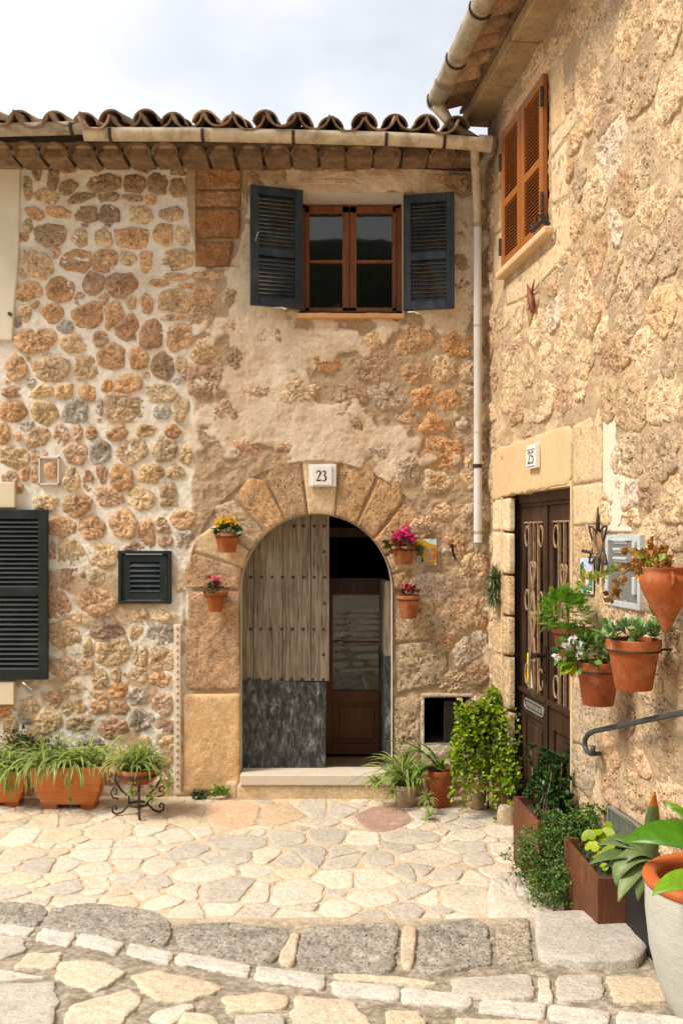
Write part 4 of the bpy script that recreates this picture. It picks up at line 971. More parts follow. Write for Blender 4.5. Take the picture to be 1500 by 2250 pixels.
# cellar flap
b = MB(); 
def cfr(u, v, n): return (F(975, 0, 0).x+u*.93, .02+u*.28-n, v)
b.boxf(cfr, 0, .19, F(0, 1630).z, F(0, 1540).z, 0, .02); b.build('cellar_flap', mat_basic('grey brown board', (.05, .04, .03), rough=.7), house, bev=.002)
# ================================================================ roof, cornice and gutter of the front house
roof = bpy.data.objects.new('roof', None); reg(roof, (0, 0, 4.95), house); 
def tile_mesh(name, r0, r1, L_, th=.013, n=10, up=True, mat=None):
    """half barrel along +y from 0 to L_, radius r0 at the front"""
    b = MB(); sg = 1 if up else -1
    vs_ = []
    for (y, r) in ((0, r0), (L_, r1)):
        for rr in (r, r-th):
            for k in range(n+1):
                a = R(8)+(math.pi-R(16))*k/n; vs_.append((rr*math.cos(a), y, sg*(rr*math.sin(a)-r*.15)))
    m = n+1; fs = []
    for k in range(n):
        fs += [(k, k+1, 2*m+k+1, 2*m+k), (m+k+1, m+k, 3*m+k, 3*m+k+1), (k+1, k, m+k, m+k+1), (2*m+k, 2*m+k+1, 3*m+k+1, 3*m+k)]
    fs += [(0, 2*m, 3*m, m), (n, m+n, 3*m+n, 2*m+n)]
    b.add(vs_, fs); me, og = mesh_np(name, b.v, b.f, True, org=(0, 0, 0)); me.materials.append(mat or M_TILE)
    try: me.set_sharp_from_angle(angle=R(45))
    except Exception: pass
    return me
ME_COV = tile_mesh('cover tile', .098, .082, .46, up=True); ME_CHN = tile_mesh('channel tile', .116, .100, .52, up=False, th=.015)
SL = R(16)
def add_tile(name, me, loc, rot, parent, col, sc_=(1, 1, 1)):
    o = bpy.data.objects.new(name, me); reg(o, loc, parent); o.rotation_euler = rot; o.color = tuple(col)+(1,); o.scale = sc_; return o
rn = random.Random(11)
def tcol(): 
    f = rn.choice([rn.uniform(.6, .9), rn.uniform(.9, 1.6)]); return (.34*f, .215*f*rn.uniform(.92, 1.08), .125*f)
pk = [-220,-148,-76,-22+0,45,120,185,245,320,380,450,515,585,655,728,800,870,935,1005]
def rz(px, d): return 0
for c in range(4):
    for i, px in enumerate(pk):
        yf = -.38+c*.38; x = (px-750)/FPX*6.85; dz = .0012*(700-px)*.06
        z = 4.918+c*.38*math.tan(SL)+(.02 if px < 700 else -.012)+rn.uniform(-.012, .012)
        add_tile('roof_tile', ME_COV, (x+rn.uniform(-.008, .008), yf+rn.uniform(-.035, .035), z), (SL+rn.uniform(-.03, .03), rn.uniform(-.06, .06), rn.uniform(-.07, .07)), roof, tcol())
        if i+1 < len(pk):
            xm = ((px+pk[i+1])/2-750)/FPX*6.82
            add_tile('roof_tile', ME_CHN, (xm, yf-.15+rn.uniform(-.03, .02), z+.002+rn.uniform(-.014, .014)), (SL, rn.uniform(-.07, .07), rn.uniform(-.05, .05)), roof, tcol())
b = MB(); zz = 4.89
def rfr(u, v, n): return (u, v, 4.86+(v+.3)*math.tan(SL)+n)
b.boxf(rfr, -3.5, 1.05, -.30, 4.5, -.03, .02); b.build('roof_deck', M_DARK, roof)
b = MB(); b.boxf(rfr, -3.5, 1.05, 1.2, 4.5, .0, .10); b.build('far_roof_slope', M_TILE, roof, color=(.3, .18, .1))
# cornice of tiles under the gutter
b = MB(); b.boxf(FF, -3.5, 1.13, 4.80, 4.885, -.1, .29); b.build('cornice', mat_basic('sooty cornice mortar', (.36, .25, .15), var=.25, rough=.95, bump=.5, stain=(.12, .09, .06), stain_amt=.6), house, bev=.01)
ME_COR = tile_mesh('cornice tile', .098, .098, .34, up=True)
cp = [-190,-128,-66,-4,56,118,180,240,302,362,424,484,546,608,668,730,790,852,914,974,1030]
for px in cp:
    x = (px-750)/FPX*6.93
    add_tile('cornice_tile', ME_COR, (x, -.325+rn.uniform(-.01, .01), 4.748-.00003*(px-500)+rn.uniform(-.004, .004)), (R(2), 0, rn.uniform(-.03, .03)), house, tuple(c*.6 for c in tcol()), (1.0, 1, .86))  # shade under the eave put into the tile colour, darker than the roof
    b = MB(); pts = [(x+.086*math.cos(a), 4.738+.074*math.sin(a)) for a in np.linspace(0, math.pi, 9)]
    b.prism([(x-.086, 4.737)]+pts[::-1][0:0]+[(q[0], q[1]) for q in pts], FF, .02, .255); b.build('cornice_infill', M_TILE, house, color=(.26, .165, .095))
def half_gutter(name, pts, r, mat, parent, n=14, ay=None, thick=.006, a0=-200, a1=20):
    """open trough along pts"""
    b = MB(); pts = [Vector(p) for p in pts]; vs_ = []
    for i, p in enumerate(pts):
        d = (pts[min(i+1, len(pts)-1)]-pts[max(i-1, 0)]).normalized(); s_ = d.cross(Vector((0, 0, 1))).normalized(); u_ = s_.cross(d)
        for rr in (r, r-thick):
            for k in range(n+1):
                a = R(a0+(a1-a0)*k/n); vs_.append(p+s_*rr*math.cos(a)+u_*rr*math.sin(a))
    m = n+1; fs = []
    for i in range(len(pts)-1):
        o = i*2*m
        for k in range(n): fs += [(o+k, o+k+1, o+2*m+k+1, o+2*m+k), (o+m+k+1, o+m+k, o+3*m+k, o+3*m+k+1)]
        fs += [(o, o+m, o+3*m, o+2*m), (o+n, o+2*m+n, o+3*m+n, o+m+n)]
    for o in (0, (len(pts)-1)*2*m):
        for k in range(n): fs.append((o+k, o+k+1, o+m+k+1, o+m+k))
    b.add(vs_, fs); return b.build(name, mat, parent, smooth=True, auto=40)
gp = .44
def gpt(px, py, p=gp): return F(px, py, p)
half_gutter('gutter', [gpt(186, 292), gpt(445, 293), gpt(640, 297), gpt(848, 302), gpt(980, 308), gpt(1078, 316)], .056, M_GUTTER, house)
half_gutter('gutter', [gpt(-240, 282, .46), gpt(-40, 284, .46), gpt(192, 278, .46)], .054, M_GUTTER2, house)
def ring(name, c, axis, r, w_, mat, parent, th=.006, n=14, a0=-190, a1=10):
    axis = Vector(axis).normalized(); s_ = axis.cross(Vector((0, 0, 1))).normalized(); u_ = s_.cross(axis); b = MB(); vs_ = []
    for x in (-w_/2, w_/2):
        for rr in (r, r+th):
            for k in range(n+1): a = R(a0+(a1-a0)*k/n); vs_.append(Vector(c)+axis*x+s_*rr*math.cos(a)+u_*rr*math.sin(a))
    m = n+1; fs = []
    for k in range(n): fs += [(m+k, m+k+1, 3*m+k+1, 3*m+k), (k, k+1, m+k+1, m+k), (2*m+k, 2*m+k+1, 3*m+k+1, 3*m+k)]
    fs += [(0, m, 3*m, 2*m), (n, m+n, 3*m+n, 2*m+n)]
    b.add(vs_, fs); return b.build(name, mat, parent, smooth=True, auto=40)
for px, py in ((245, 292), (447, 293), (645, 297), (848, 302), (975, 308)):
    ring('gutter_bracket', gpt(px, py), (1, 0, -.02), .056, .022, M_IRON, house)
ring('gutter_bracket', gpt(160, 279, .46), (1, 0, 0), .055, .024, M_IRON, house)
for px, py in ((318, 292), (548, 295), (768, 300)): ring('gutter_joint', gpt(px, py), (1, 0, 0), .056, .008, M_GUTTER, house, th=.004)
b = MB(); b.tube([gpt(1050, 314), gpt(1079, 317)], .058, 14); b.build('gutter_outlet', M_GUTTER, house, smooth=True, auto=50)
# downpipe
b = MB(); b.tube([F(1042, 326, .40), F(1043, 352, .36), F(1045, 385, .26), F(1047, 430, .14), F(1048, 470, .085), F(1048, 500, .08)], [.032, .033, .033, .032, .031, .031], 14, cap=True)
b.build('downpipe_bend', M_GUTTER, house, smooth=True, auto=50)
b = MB(); b.tube([F(1048, 490, .08), F(1049, 800, .08), F(1049, 1192, .08)], .031, 16); b.build('downpipe', M_PIPE, house, smooth=True, auto=50)
b = MB(); b.tube([F(1049, 1190, .08), F(1049, 1206, .075)], [.029, .024], 14); b.build('downpipe_shoe', mat_basic('bare zinc', (.30, .26, .2), rough=.6), house, smooth=True, auto=50)
for y, w_, m in ((495, .035, M_GUTTER2), (1024, .028, M_IRON)):
    c = F(1048, y, .08); b = MB(); b.tube([c-Vector((0, 0, w_/2)), c+Vector((0, 0, w_/2))], .035, 16); b.build('pipe_clamp', m, house, smooth=True, auto=50)
for y in (716, 950, 1170):
    c = F(1049, y, .08); b = MB(); b.tube([c-Vector((0, 0, .01)), c+Vector((0, 0, .01))], .0325, 16); b.build('pipe_joint', M_GUTTER, house, smooth=True, auto=50)
# cables slung under the cornice
for k, (pts, r) in enumerate([([(-60,362),(60,360),(180,358),(300,353),(420,357),(560,359),(700,363),(860,366),(1000,369),(1070,375)], .006), ([(-60,366),(100,363),(250,361),(380,362),(470,358),(640,364),(900,369),(1064,377)], .004)]):
    b = MB(); b.tube([F(x, y, .045) for x, y in pts], r, 6); b.build('cable', M_CABLE, house, smooth=True)
fix = F(21, 689, .05); b = MB(); b.tube([fix+Vector((0, .06, 0)), fix, fix+Vector((.012, 0, -.012)), fix+Vector((.022, 0, -.004))], [.012, .014, .008, .006], 8); b.build('iron_hook', M_IRON, house, smooth=True)

# ================================================================ side house
sh = thing('side_house', 'ochre stone house at the right with brown glazed door and orange louvred shutters', 'house', (RX0+.5, -2, 0))
gt = np.arange(-.02, 5.2, .012); gz = np.arange(-.06, 5.12, .012)
T_, Zg = np.meshgrid(gt, gz)
P = np.stack([T_, Zg, np.zeros_like(T_)+7], -1)
low = fbm(P*2.6, 4, 71); mid = fbm(P*9, 4, 83); fine = fbm(P*36, 3, 95); rid = ridged(P*12, 4, 99)
Hh = .001+.005*low+.008*mid+.009*rid+.006*fine
V = np.stack([RX0+RK*T_+RN.x*Hh, -T_+RN.y*Hh, Zg], -1).reshape(-1, 3)
ny_, nx_ = T_.shape; idx = np.arange(ny_*nx_).reshape(ny_, nx_)
Fq = np.stack([idx[:-1, :-1], idx[:-1, 1:], idx[1:, 1:], idx[1:, :-1]], -1).reshape(-1, 4)
ct = (T_[:-1, :-1]+T_[1:, 1:]).reshape(-1)/2; cz_ = (Zg[:-1, :-1]+Zg[1:, 1:]).reshape(-1)/2
DT0, DT1, DZ0, DZ1 = .37, 1.735, .10, 2.262
WT0, WT1, WZ0, WZ1 = .46, 1.36, 3.86, 4.83
keep = ~(((ct > DT0) & (ct < DT1) & (cz_ > DZ0) & (cz_ < DZ1)) | ((ct > WT0+.02) & (ct < WT1-.02) & (cz_ > WZ0+.02) & (cz_ < WZ1-.02)))
me, og = mesh_np('wall', V, Fq[keep], attrs={'rough': np.clip(.55+mid*1.2, 0, 1).reshape(-1)})
me.materials.append(M_WALLR); wallr = bpy.data.objects.new('wall', me); reg(wallr, og, sh)
# end wall at the corner and top
b = MB(); b.box((RX0-.0, .02, 2), (RX0+2.5, .1, 5.1)); b.build('gable_wall', M_WALLR, sh)
# cut blocks traced from the photograph
rnd = random.Random(9)
RB = [([(1083,1098),(1104,1092),(1104,1096),(1121,1093),(1121,1168),(1083,1165)],'c'),([(1083,1168),(1121,1171),(1121,1262),(1083,1258)],'c'),([(1083,1262),(1121,1265),(1121,1352),(1083,1346)],'c2'),([(1083,1350),(1121,1355),(1121,1440),(1083,1434)],'c2'),([(1083,1437),(1121,1444),(1121,1560),(1083,1548)],'c2'),([(1083,1552),(1121,1564),(1121,1700),(1083,1690)],'c2'),
([(1260,934),(1296,915),(1324,888),(1324,1056),(1260,1066)],'Y'),([(1260,1068),(1324,1059),(1324,1152),(1260,1155)],'Y'),([(1260,1158),(1325,1155),(1325,1262),(1260,1262)],'c2'),([(1260,1266),(1325,1266),(1325,1372),(1260,1366)],'c2'),([(1260,1370),(1325,1377),(1325,1500),(1260,1488)],'k2'),([(1258,1492),(1325,1504),(1322,1650),(1256,1632)],'k2'),([(1256,1636),(1318,1655),(1300,1760),(1254,1718)],'k2'),
# round the small window
([(1086,300),(1111,268),(1111,400),(1086,420)],'Y'),([(1086,424),(1111,404),(1111,500),(1086,515)],'Y'),([(1086,518),(1111,504),(1111,590),(1086,606)],'Y'),([(1086,610),(1108,598),(1108,640),(1090,690),(1084,690)],'Y'),
([(1126,236),(1160,185),(1208,112),(1208,160),(1160,222),(1114,286),(1098,286)],'Y'),([(1212,165),(1240,118),(1244,270),(1212,300)],'Y'),([(1212,305),(1268,230),(1268,268),(1212,348)],'c'),([(1212,352),(1246,306),(1250,430),(1214,450)],'Y'),([(1214,455),(1250,435),(1256,545),(1228,572),(1222,515),(1214,500)],'Y'),([(1112,630),(1226,535),(1252,552),(1165,650),(1112,672)],'Y'),([(1090,694),(1112,676),(1150,660),(1110,722),(1092,730)],'Y')]
TONE.update(Y=(.62, .46, .28))
rbp = []
for i, (q, k) in enumerate(RB):
    p = rpx(q); rbp.append(p)
    block('cut_stone', q, k, H=.010, rough=.004 if k in 'Yc' else .008, mat=M_SMOOTH if k in 'Yc' else M_TUFF, gap=.005, parent=wallr, seed=700+i, fr=RF, chip=.002 if k in 'Yc' else .009, freq=13)
# smooth render over the door
p = rpx([(1080,1088),(1080,1000),(1100,984),(1150,968),(1200,950),(1240,938),(1257,934),(1257,1064),(1105,1091),(1104,1096),(1082,1100)])
stone('lintel_render', resample(p, 60), RF, .018, .003, M_LINTEL, (.6, .4, .2), wallr, seed=3, res=.03, flat=.985, edge=.5, edge_wob=.016, rnd=rnd, soft=False, freq=5)
b = MB(); b.prism(rpx([(1328,905),(1362,884),(1356,960),(1378,1060),(1366,1120),(1390,1168),(1328,1168)]), RF, -.02, .013); b.build('render_strip', M_STRIP, wallr, bev=.008)
b = MB(); b.prism(rpx([(1328,1340),(1400,1350),(1398,1385),(1330,1400)]), RF, -.02, .016); b.build('render_strip', M_STRIP, wallr, bev=.008)
# rubble: closely packed large stones
def blocked(u, v, m=.03):
    t = -u
    if DT0-m < t < DT1+m and v < DZ1+m: return True
    if WT0-.05 < t < WT1+.05 and WZ0-.1 < v < WZ1+.05: return True
    if .05 < t < DT1+.02 and 2.2 < v < 2.95 and v < 2.36+.26*(t)+.0: return True
    return any(inpoly(u, v, p) for p in rbp)
seeds = []
tr_ = [(1465,60,60,110,'c'),(1400,50,70,120,'c'),(1330,60,60,120,'c'),(1290,180,50,120,'c'),(1410,170,90,120,'k2'),(1470,210,60,100,'c'),(1340,230,70,110,'p'),(1345,330,60,110,'w'),(1420,330,80,120,'c'),(1475,330,50,100,'c'),(1310,420,50,90,'c'),(1370,430,60,100,'p2'),(1440,450,70,90,'c'),(1350,500,36,90,'w'),(1410,560,80,110,'c'),(1475,540,60,120,'k2'),(1310,560,60,100,'p2'),
(1280,640,60,90,'c'),(1370,640,60,80,'c'),(1300,700,60,70,'Y'),(1380,690,80,80,'c'),(1460,680,70,90,'Y'),(1220,690,46,60,'w'),(1255,720,50,90,'Y'),(1180,720,50,60,'c'),(1130,700,40,50,'c'),(1140,770,50,50,'p'),(1200,790,60,70,'c'),(1280,790,50,80,'Y'),(1350,780,70,80,'p2'),(1430,780,80,90,'c'),(1130,860,60,80,'c'),(1190,870,50,80,'c'),(1240,860,40,80,'p'),(1390,890,60,110,'Y'),(1460,880,70,90,'c'),
(1380,1000,70,90,'c'),(1450,1000,80,110,'k2'),(1375,1090,60,80,'w'),(1430,1090,50,60,'b'),(1480,1110,60,110,'Y'),(1440,1160,50,60,'c'),(1380,1150,50,40,'c'),(1470,1440,60,80,'p'),(1440,1560,90,70,'k2'),(1370,1590,70,70,'b'),(1400,1660,80,70,'p'),(1460,1650,70,80,'k2'),(1340,1660,40,60,'o'),(1460,1740,70,60,'p'),(1400,1740,60,50,'Y'),(1350,1730,50,50,'p'),(1330,1560,40,70,'k2'),(1380,1500,60,60,'c')]
for cx, cy, w_, h_, k in tr_:
    t0, z0 = rt(cx-w_/2, cy); t1, _ = rt(cx+w_/2, cy); tc_, z_ = rt(cx, cy); _, za = rt(cx, cy-h_/2); _, zb = rt(cx, cy+h_/2)
    if not blocked(-tc_, z_): seeds.append((-tc_, z_, max(.07, (t1-t0)/2*.8), max(.06, (za-zb)/2*.8), rnd.uniform(-.2, .2), k))
nb = len(seeds)
for _ in range(9000):
    u, v = -rnd.uniform(0, 5.1), rnd.uniform(.0, 5.05); a_ = rnd.choice([rnd.uniform(.05, .09), rnd.uniform(.08, .19)]); b_ = a_*rnd.uniform(.6, .95)
    if blocked(u, v, .06): continue
    if u > -.3: a_ = min(a_, .06); b_ = min(b_, .07)
    if all(math.hypot((u-s[0])/(a_+s[2]), (v-s[1])/(b_+s[3])) > .93 for s in seeds):
        seeds.append((u, v, a_, b_, rnd.uniform(-.35, .35), rnd.choice(['c', 'c', 'Y', 'p2', 'c2', 'k2', 'c2', 'o2', 'k2'])))
    if len(seeds) > 296: break
polys = cells(seeds, .005, 1.62, rnd, walls=[(1, 0, -.01), (-1, 0, 5.15), (0, 1, 5.09)], e=3, wob=.2, rock=True)
# keep the rubble clear of the door, window and cut blocks
def rectclip(p, s, x0, x1, y0, y1):
    cx, cy = s[0], s[1]
    dx0, dx1, dy0, dy1 = x0-cx, cx-x1, y0-cy, cy-y1
    best = max((dx0, 0), (dx1, 1), (dy0, 2), (dy1, 3))
    if best[0] < -.0: return p
    return {0: lambda: clip(p, 1, 0, x0), 1: lambda: clip(p, -1, 0, -x1), 2: lambda: clip(p, 0, 1, y0), 3: lambda: clip(p, 0, -1, -y1)}[best[1]]()
obst = [(-DT1-.005, -DT0+.005, -1, DZ1+.01), (-WT1-.06, -WT0+.06, WZ0-.06, WZ1+.03)]
for p in rbp:
    xs = [q[0] for q in p]; ys = [q[1] for q in p]; obst.append((min(xs), max(xs), min(ys), max(ys)))
tb = rt(1330, 1172); tb2 = rt(1405, 1345); obst.append((-tb2[0]-.02, -tb[0]+.02, 1.58, 2.02))
obst.append((-1.73, -.02, DZ1, 2.62))
for i, (s, p) in enumerate(zip(seeds, polys)):
    if not p: continue
    for ob in obst:
        if len(p) >= 3: p = rectclip(p, s, *ob)
    if len(p) < 3 or abs(area(p)) < .0015: continue
    k = s[5]; sz = max(s[2], s[3])
    far = -s[0] > 3.6
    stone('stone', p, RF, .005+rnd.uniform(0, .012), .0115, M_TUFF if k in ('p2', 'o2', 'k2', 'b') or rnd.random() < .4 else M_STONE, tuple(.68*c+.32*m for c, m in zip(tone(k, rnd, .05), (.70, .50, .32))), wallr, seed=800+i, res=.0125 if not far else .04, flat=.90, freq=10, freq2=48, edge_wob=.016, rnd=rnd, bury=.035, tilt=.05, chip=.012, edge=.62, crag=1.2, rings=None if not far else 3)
# --- eave: slab, tiles, gutter, brackets
EZ = 5.08
b = None
ts = [-.05, .62, 1.2, 1.85, 2.5, 3.2, 3.9, 4.6, 5.2]
for i in range(len(ts)-1):
    b = MB(); b.boxf(lambda u, v, n: RW(u, v, n), ts[i]+.006, ts[i+1]-.006, EZ+rnd.uniform(-.004, .004), EZ+.09, -.25, .20); b.build('eave_slab', mat_basic('eave slab %d' % i, (.42, .30, .17), var=.2, rough=.9, bump=.35, stain=(.2, .13, .07), stain_amt=.5) if i == 0 else MATS['eave slab 0'], sh, bev=.008)
yaw = math.atan2(RN.y, RN.x)-math.pi/2      # tile axis runs along the outward normal
ME_EV = tile_mesh('eave cover tile', .095, .085, .42); ME_EC = tile_mesh('eave channel tile', .105, .095, .42, up=False)
for c in range(3):
    for i in range(24):
        t_ = -.02+i*.215
        o_ = RW(t_, EZ+.17+c*.36*math.tan(R(15)), .42-c*.36)
        rz_ = math.atan2(-RN.x, RN.y)+math.pi   # +y axis of the tile points into the wall
        dirv = -RN; rz_ = math.atan2(-dirv.x, dirv.y)
        add_tile('roof_tile', ME_EV, o_, (R(15), 0, rz_+rn.uniform(-.03, .03)), sh, tcol())
        add_tile('roof_tile', ME_EC, RW(t_+.107, EZ+.135+c*.36*math.tan(R(15)), .445-c*.36), (R(15), 0, rz_+rn.uniform(-.03, .03)), sh, tuple(min(.6, q*1.3) for q in tcol()))
b = MB(); b.boxf(lambda u, v, n: RW(u, v+(.2-n)*math.tan(R(15)), n), -.05, 5.2, EZ+.10, EZ+.13, -3, .22); b.build('roof_deck', M_TILE, sh, color=(.3, .18, .1))
b = MB(); b.boxf(lambda u, v, n: RW(u, v+(.2-n)*math.tan(R(15)), n), -.05, 5.2, EZ+.13, EZ+.30, -3, -.9); b.build('roof_slope', M_TILE, sh, color=(.3, .18, .1))
GO = .44; GZ = 5.185
half_gutter('gutter', [RW(t_, GZ+.004*t_, GO) for t_ in (.10, .8, 1.6, 2.6, 3.6, 5.0)], .068, M_GUTTER2, sh, thick=.009, a0=-195, a1=15)
ring('gutter_joint', RW(.42, GZ, GO), RU, .069, .05, M_GUTTER2, sh, th=.008)
for t_ in (.16, .76, 1.38, 2.0, 2.6, 3.2, 3.8):
    ring('gutter_bracket', RW(t_, GZ, GO), RU, .070, .016, M_IRON, sh, th=.008, a0=-205, a1=25)
e0 = RW(.14, GZ, GO)
b = MB(); b.tube([e0+Vector((0, 0, -.03)), F(982, 262, .26), F(990, 276, .24), F(1020, 293, .22), F(1056, 316, .22), F(1074, 322, .22)], [.055, .038, .036, .036, .036, .036], 12); b.build('gutter_spout', M_GUTTER, sh, smooth=True, auto=50)
b = MB(); b.tube([F(1074, 316, .2), F(1072, 336, .2), F(1062, 352, .17), F(1058, 380, .14), F(1056, 440, .11)], [.055, .055, .04, .032, .032], 12); b.build('spout_bend', M_GUTTER2, sh, smooth=True, auto=50)

# --- orange shutters, hinges, sill
zb_, zt_ = 3.865, 4.825
for i, (t0, t1) in enumerate(((.455, .895), (.905, 1.345))):
    o = shutter('shutter', (lambda t0: (lambda u, v, n: RW(t0+u, zb_+v, .012+n)))(t0), t1-t0, zt_-zb_, M_ORANGE, [(zt_-zb_)*.46], [15, 17], st=.07, th=.032, parent=sh, rail=.06, sl_w=.03, label=('left' if i == 0 else 'right')+' leaf of the closed orange shutters')
for t_, z_ in ((.452, 4.62), (.452, 4.02), (1.35, 4.68), (1.35, 4.03)):
    b = MB(); b.tube([RW(t_, z_-.06, .05), RW(t_, z_+.06, .05)], .012, 8); b.build('hinge', M_IRON, sh, smooth=True, auto=50)
b = MB(); b.boxf(lambda u, v, n: RW(u, v, n), .40, 1.46, 3.80, 3.85, -.02, .075); b.build('window_sill', M_LINTEL, sh, bev=.012)
b = MB(); b.tube([RW(1.20, 3.93, .055), RW(1.22, 3.89, .07), RW(1.38, 3.885, .075), RW(1.44, 3.90, .06)], .014, 8); b.tube([RW(1.30, 3.885, .07), RW(1.30, 3.95, .075)], .010, 8); b.tube([RW(1.42, 3.86, .03), RW(1.42, 3.93, .08)], .018, 8); b.build('shutter_stay', M_IRON, sh, smooth=True, auto=50)
reveal_ = None
# --- door 25
def dp(u, v, n): return RW(u, v, -.085+n)
b = MB()
for q in [(DT0+.0, DT0+.10, DZ0, DZ1+.03), (DT1-.06, DT1+.06, DZ0, DZ1+.03), (DT0+.10, DT1-.06, 2.195, DZ1+.03)]: b.boxf(dp, q[0]-.0, q[1], q[2], q[3], -.05, .02)
for q in [(DT0+.10, DT0+.13, DZ0, 2.195), (DT0+.13, DT1-.06, 2.17, 2.195)]: b.boxf(dp, *q, -.05, .008)
b.build('door_frame', M_WOODD, sh, bev=.004)
MID = 1.075
def scroll(c, r, a0, turns, sgn=1, n=20, k=.75):
    return [(c[0]+r*(1-k*i/n)*math.cos(R(a0)+sgn*turns*2*math.pi*i/n), c[1]+r*(1-k*i/n)*math.sin(R(a0)+sgn*turns*2*math.pi*i/n)) for i in range(n+1)]
for li, (t0, t1) in enumerate(((DT0+.13, MID-.004), (MID+.004, DT1-.06))):
    gl0, gl1, gz0, gz1 = t0+.095, t1-.095, .92, 2.07
    b = MB()
    for q in [(t0, gl0, DZ0+.02, 2.17), (gl1, t1, DZ0+.02, 2.17), (gl0, gl1, gz1, 2.17), (gl0, gl1, .74, gz0), (gl0, gl1, DZ0+.02, DZ0+.16)]: b.boxf(dp, *q, -.045, 0)
    b.boxf(dp, gl0, gl1, DZ0+.16, .74, -.045, -.018)
    o = b.build('door_leaf', M_WOODD, sh, bev=.004, label='%s leaf of the brown panelled door' % ('left' if li == 0 else 'right'))
    b = MB(); b.boxf(dp, gl0+.045, gl1-.045, DZ0+.21, .69, -.02, -.002); b.build('raised_panel', M_WOODD, o, bev=.010)
    b = MB(); b.boxf(dp, t0+.01, t1-.01, gz0-.035, gz0+.0, .0, .022); b.build('moulding', M_WOODD, o, bev=.006)
    b = MB(); b.boxf(dp, gl0, gl1, gz0, gz1, -.034, -.030); b.build('pane', M_GLASS, o)
    b = MB(); n = 40; vs_ = []
    for z_ in (gz0, gz1):
        for i in range(n): u = gl0+(gl1-gl0)*i/(n-1); vs_.append(dp(u, z_, -.075+.010*math.sin(i*1.25)))
    b.add(vs_, [(i, i+1, n+i+1, n+i) for i in range(n-1)]); b.build('curtain', M_CURTAIN, o, smooth=True)
    w_ = gl1-gl0; gm = (gl0+gl1)/2
    bars = [gl0+w_*.26, gm, gl1-w_*.26]
    for u in bars:
        b = MB(); b.boxf(dp, u-.006, u+.006, gz0, gz1, -.012, .006); b.build('grille_bar', M_RUSTIRON, o)
    b = MB(); b.boxf(dp, gl0, gl1, gz1-.012, gz1, -.012, .006); b.build('grille_bar', M_RUSTIRON, o)
    cr = w_*.12
    for (cu, cz) in ((gl0+cr, gz1-.10), (gl1-cr, gz1-.10), (gl0+cr, gz0+.10), (gl1-cr, gz0+.10), (gl0+cr, 1.53), (gl1-cr, 1.53)):
        b = MB(); b.tube([dp(cu+cr*.9*math.cos(a), cz+.07*math.sin(a), -.002) for a in np.linspace(0, 2*math.pi, 19)], .007, 6, cap=False); b.build('grille_ring', M_RUSTIRON, o, smooth=True)
    for zc_, sg in ((1.70, 1), (1.50, -1), (1.36, 1), (1.22, -1)):
        for sd2 in (-1, 1):
            hh = .085
            pts = [(gm+sd2*.004, zc_-sg*.11), (gm+sd2*.03, zc_-sg*.02), (gm+sd2*.055, zc_+sg*.05), (gm+sd2*.05, zc_+sg*.085), (gm+sd2*.03, zc_+sg*.095), (gm+sd2*.015, zc_+sg*.08), (gm+sd2*.018, zc_+sg*.062), (gm+sd2*.03, zc_+sg*.060)]
            b = MB(); b.tube([dp(u, v, .004) for u, v in pts], .0085, 6); b.build('scroll', M_RUSTIRON, o, smooth=True)
    if li == 0:
        b = MB(); pts = []
        c0, c1, rz2, zz2 = gl0+.04, gl1-.01, .032, .815
        lp = [(c1+rz2*math.cos(a), zz2+rz2*math.sin(a)) for a in np.linspace(-math.pi/2, math.pi/2, 8)]+[(c0+rz2*math.cos(a), zz2+rz2*math.sin(a)) for a in np.linspace(math.pi/2, 1.5*math.pi, 8)]
        b.tube([dp(u, v, .004) for u, v in lp+lp[:1]], .007, 6, cap=False); b.boxf(dp, c0, c1, zz2-.016, zz2+.016, -.002, .006); b.build('letter_slot', M_ALU, o, smooth=True, auto=40)
        b = MB(); b.boxf(dp, gl0+.015, gl0+.05, .93, 1.16, -.012, -.010); b.build('leaflet', mat_basic('yellow paper', (.8, .62, .01), rough=.6), o)
        b = MB(); q = [dp(gl0+.055, 1.12, -.012), dp(gl0+.095, 1.10, -.012), dp(gl0+.14, .93, -.008), dp(gl0+.08, .93, -.012)]; b.add(q, [(0, 1, 2, 3)]); b.build('leaflet', M_WHITE, o)
b = MB(); b.boxf(dp, MID-.030, MID+.022, DZ0+.02, 2.17, .0, .016); b.build('door_astragal', M_WOODD, sh, bev=.006)
b = MB(); b.boxf(dp, MID-.018, MID+.018, 1.02, 1.26, .016, .022); b.tube([dp(MID, 1.20, .02), dp(MID, 1.20, .07), dp(MID-.06, 1.195, .08), dp(MID-.11, 1.17, .075)], [.012, .016, .018, .010], 8); b.tube([dp(MID, 1.10, .02), dp(MID, 1.08, .04), dp(MID, 1.04, .04)], .008, 8); b.build('door_handle', M_INK, sh, smooth=True, auto=40)
b = MB(); b.boxf(lambda u, v, n: RW(u, v, n), DT0, DT1, .0, DZ0+.02, -.2, -.005); b.build('door_sill', M_SMOOTH, sh, bev=.01, color=(.4, .3, .2))
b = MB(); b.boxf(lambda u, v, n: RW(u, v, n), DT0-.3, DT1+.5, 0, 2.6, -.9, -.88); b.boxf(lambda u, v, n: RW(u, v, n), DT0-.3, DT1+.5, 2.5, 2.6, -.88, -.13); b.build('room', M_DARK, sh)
def rev(t0, t1, z0, z1, dep, n0, name='reveal', mat=M_LINTEL):
    b = MB(); b.boxf(lambda u, v, n: RW(u, v, n), t0-.03, t0, z0, z1, -dep, n0); b.build(name, M_LINTEL, wallr)
    b = MB(); b.boxf(lambda u, v, n: RW(u, v, n), t1, t1+.03, z0, z1, -dep, n0); b.build(name, M_LINTEL, wallr)
    b = MB(); b.boxf(lambda u, v, n: RW(u, v, n), t0-.03, t1+.03, z1, z1+.03, -dep, n0); b.build(name, mat, wallr)
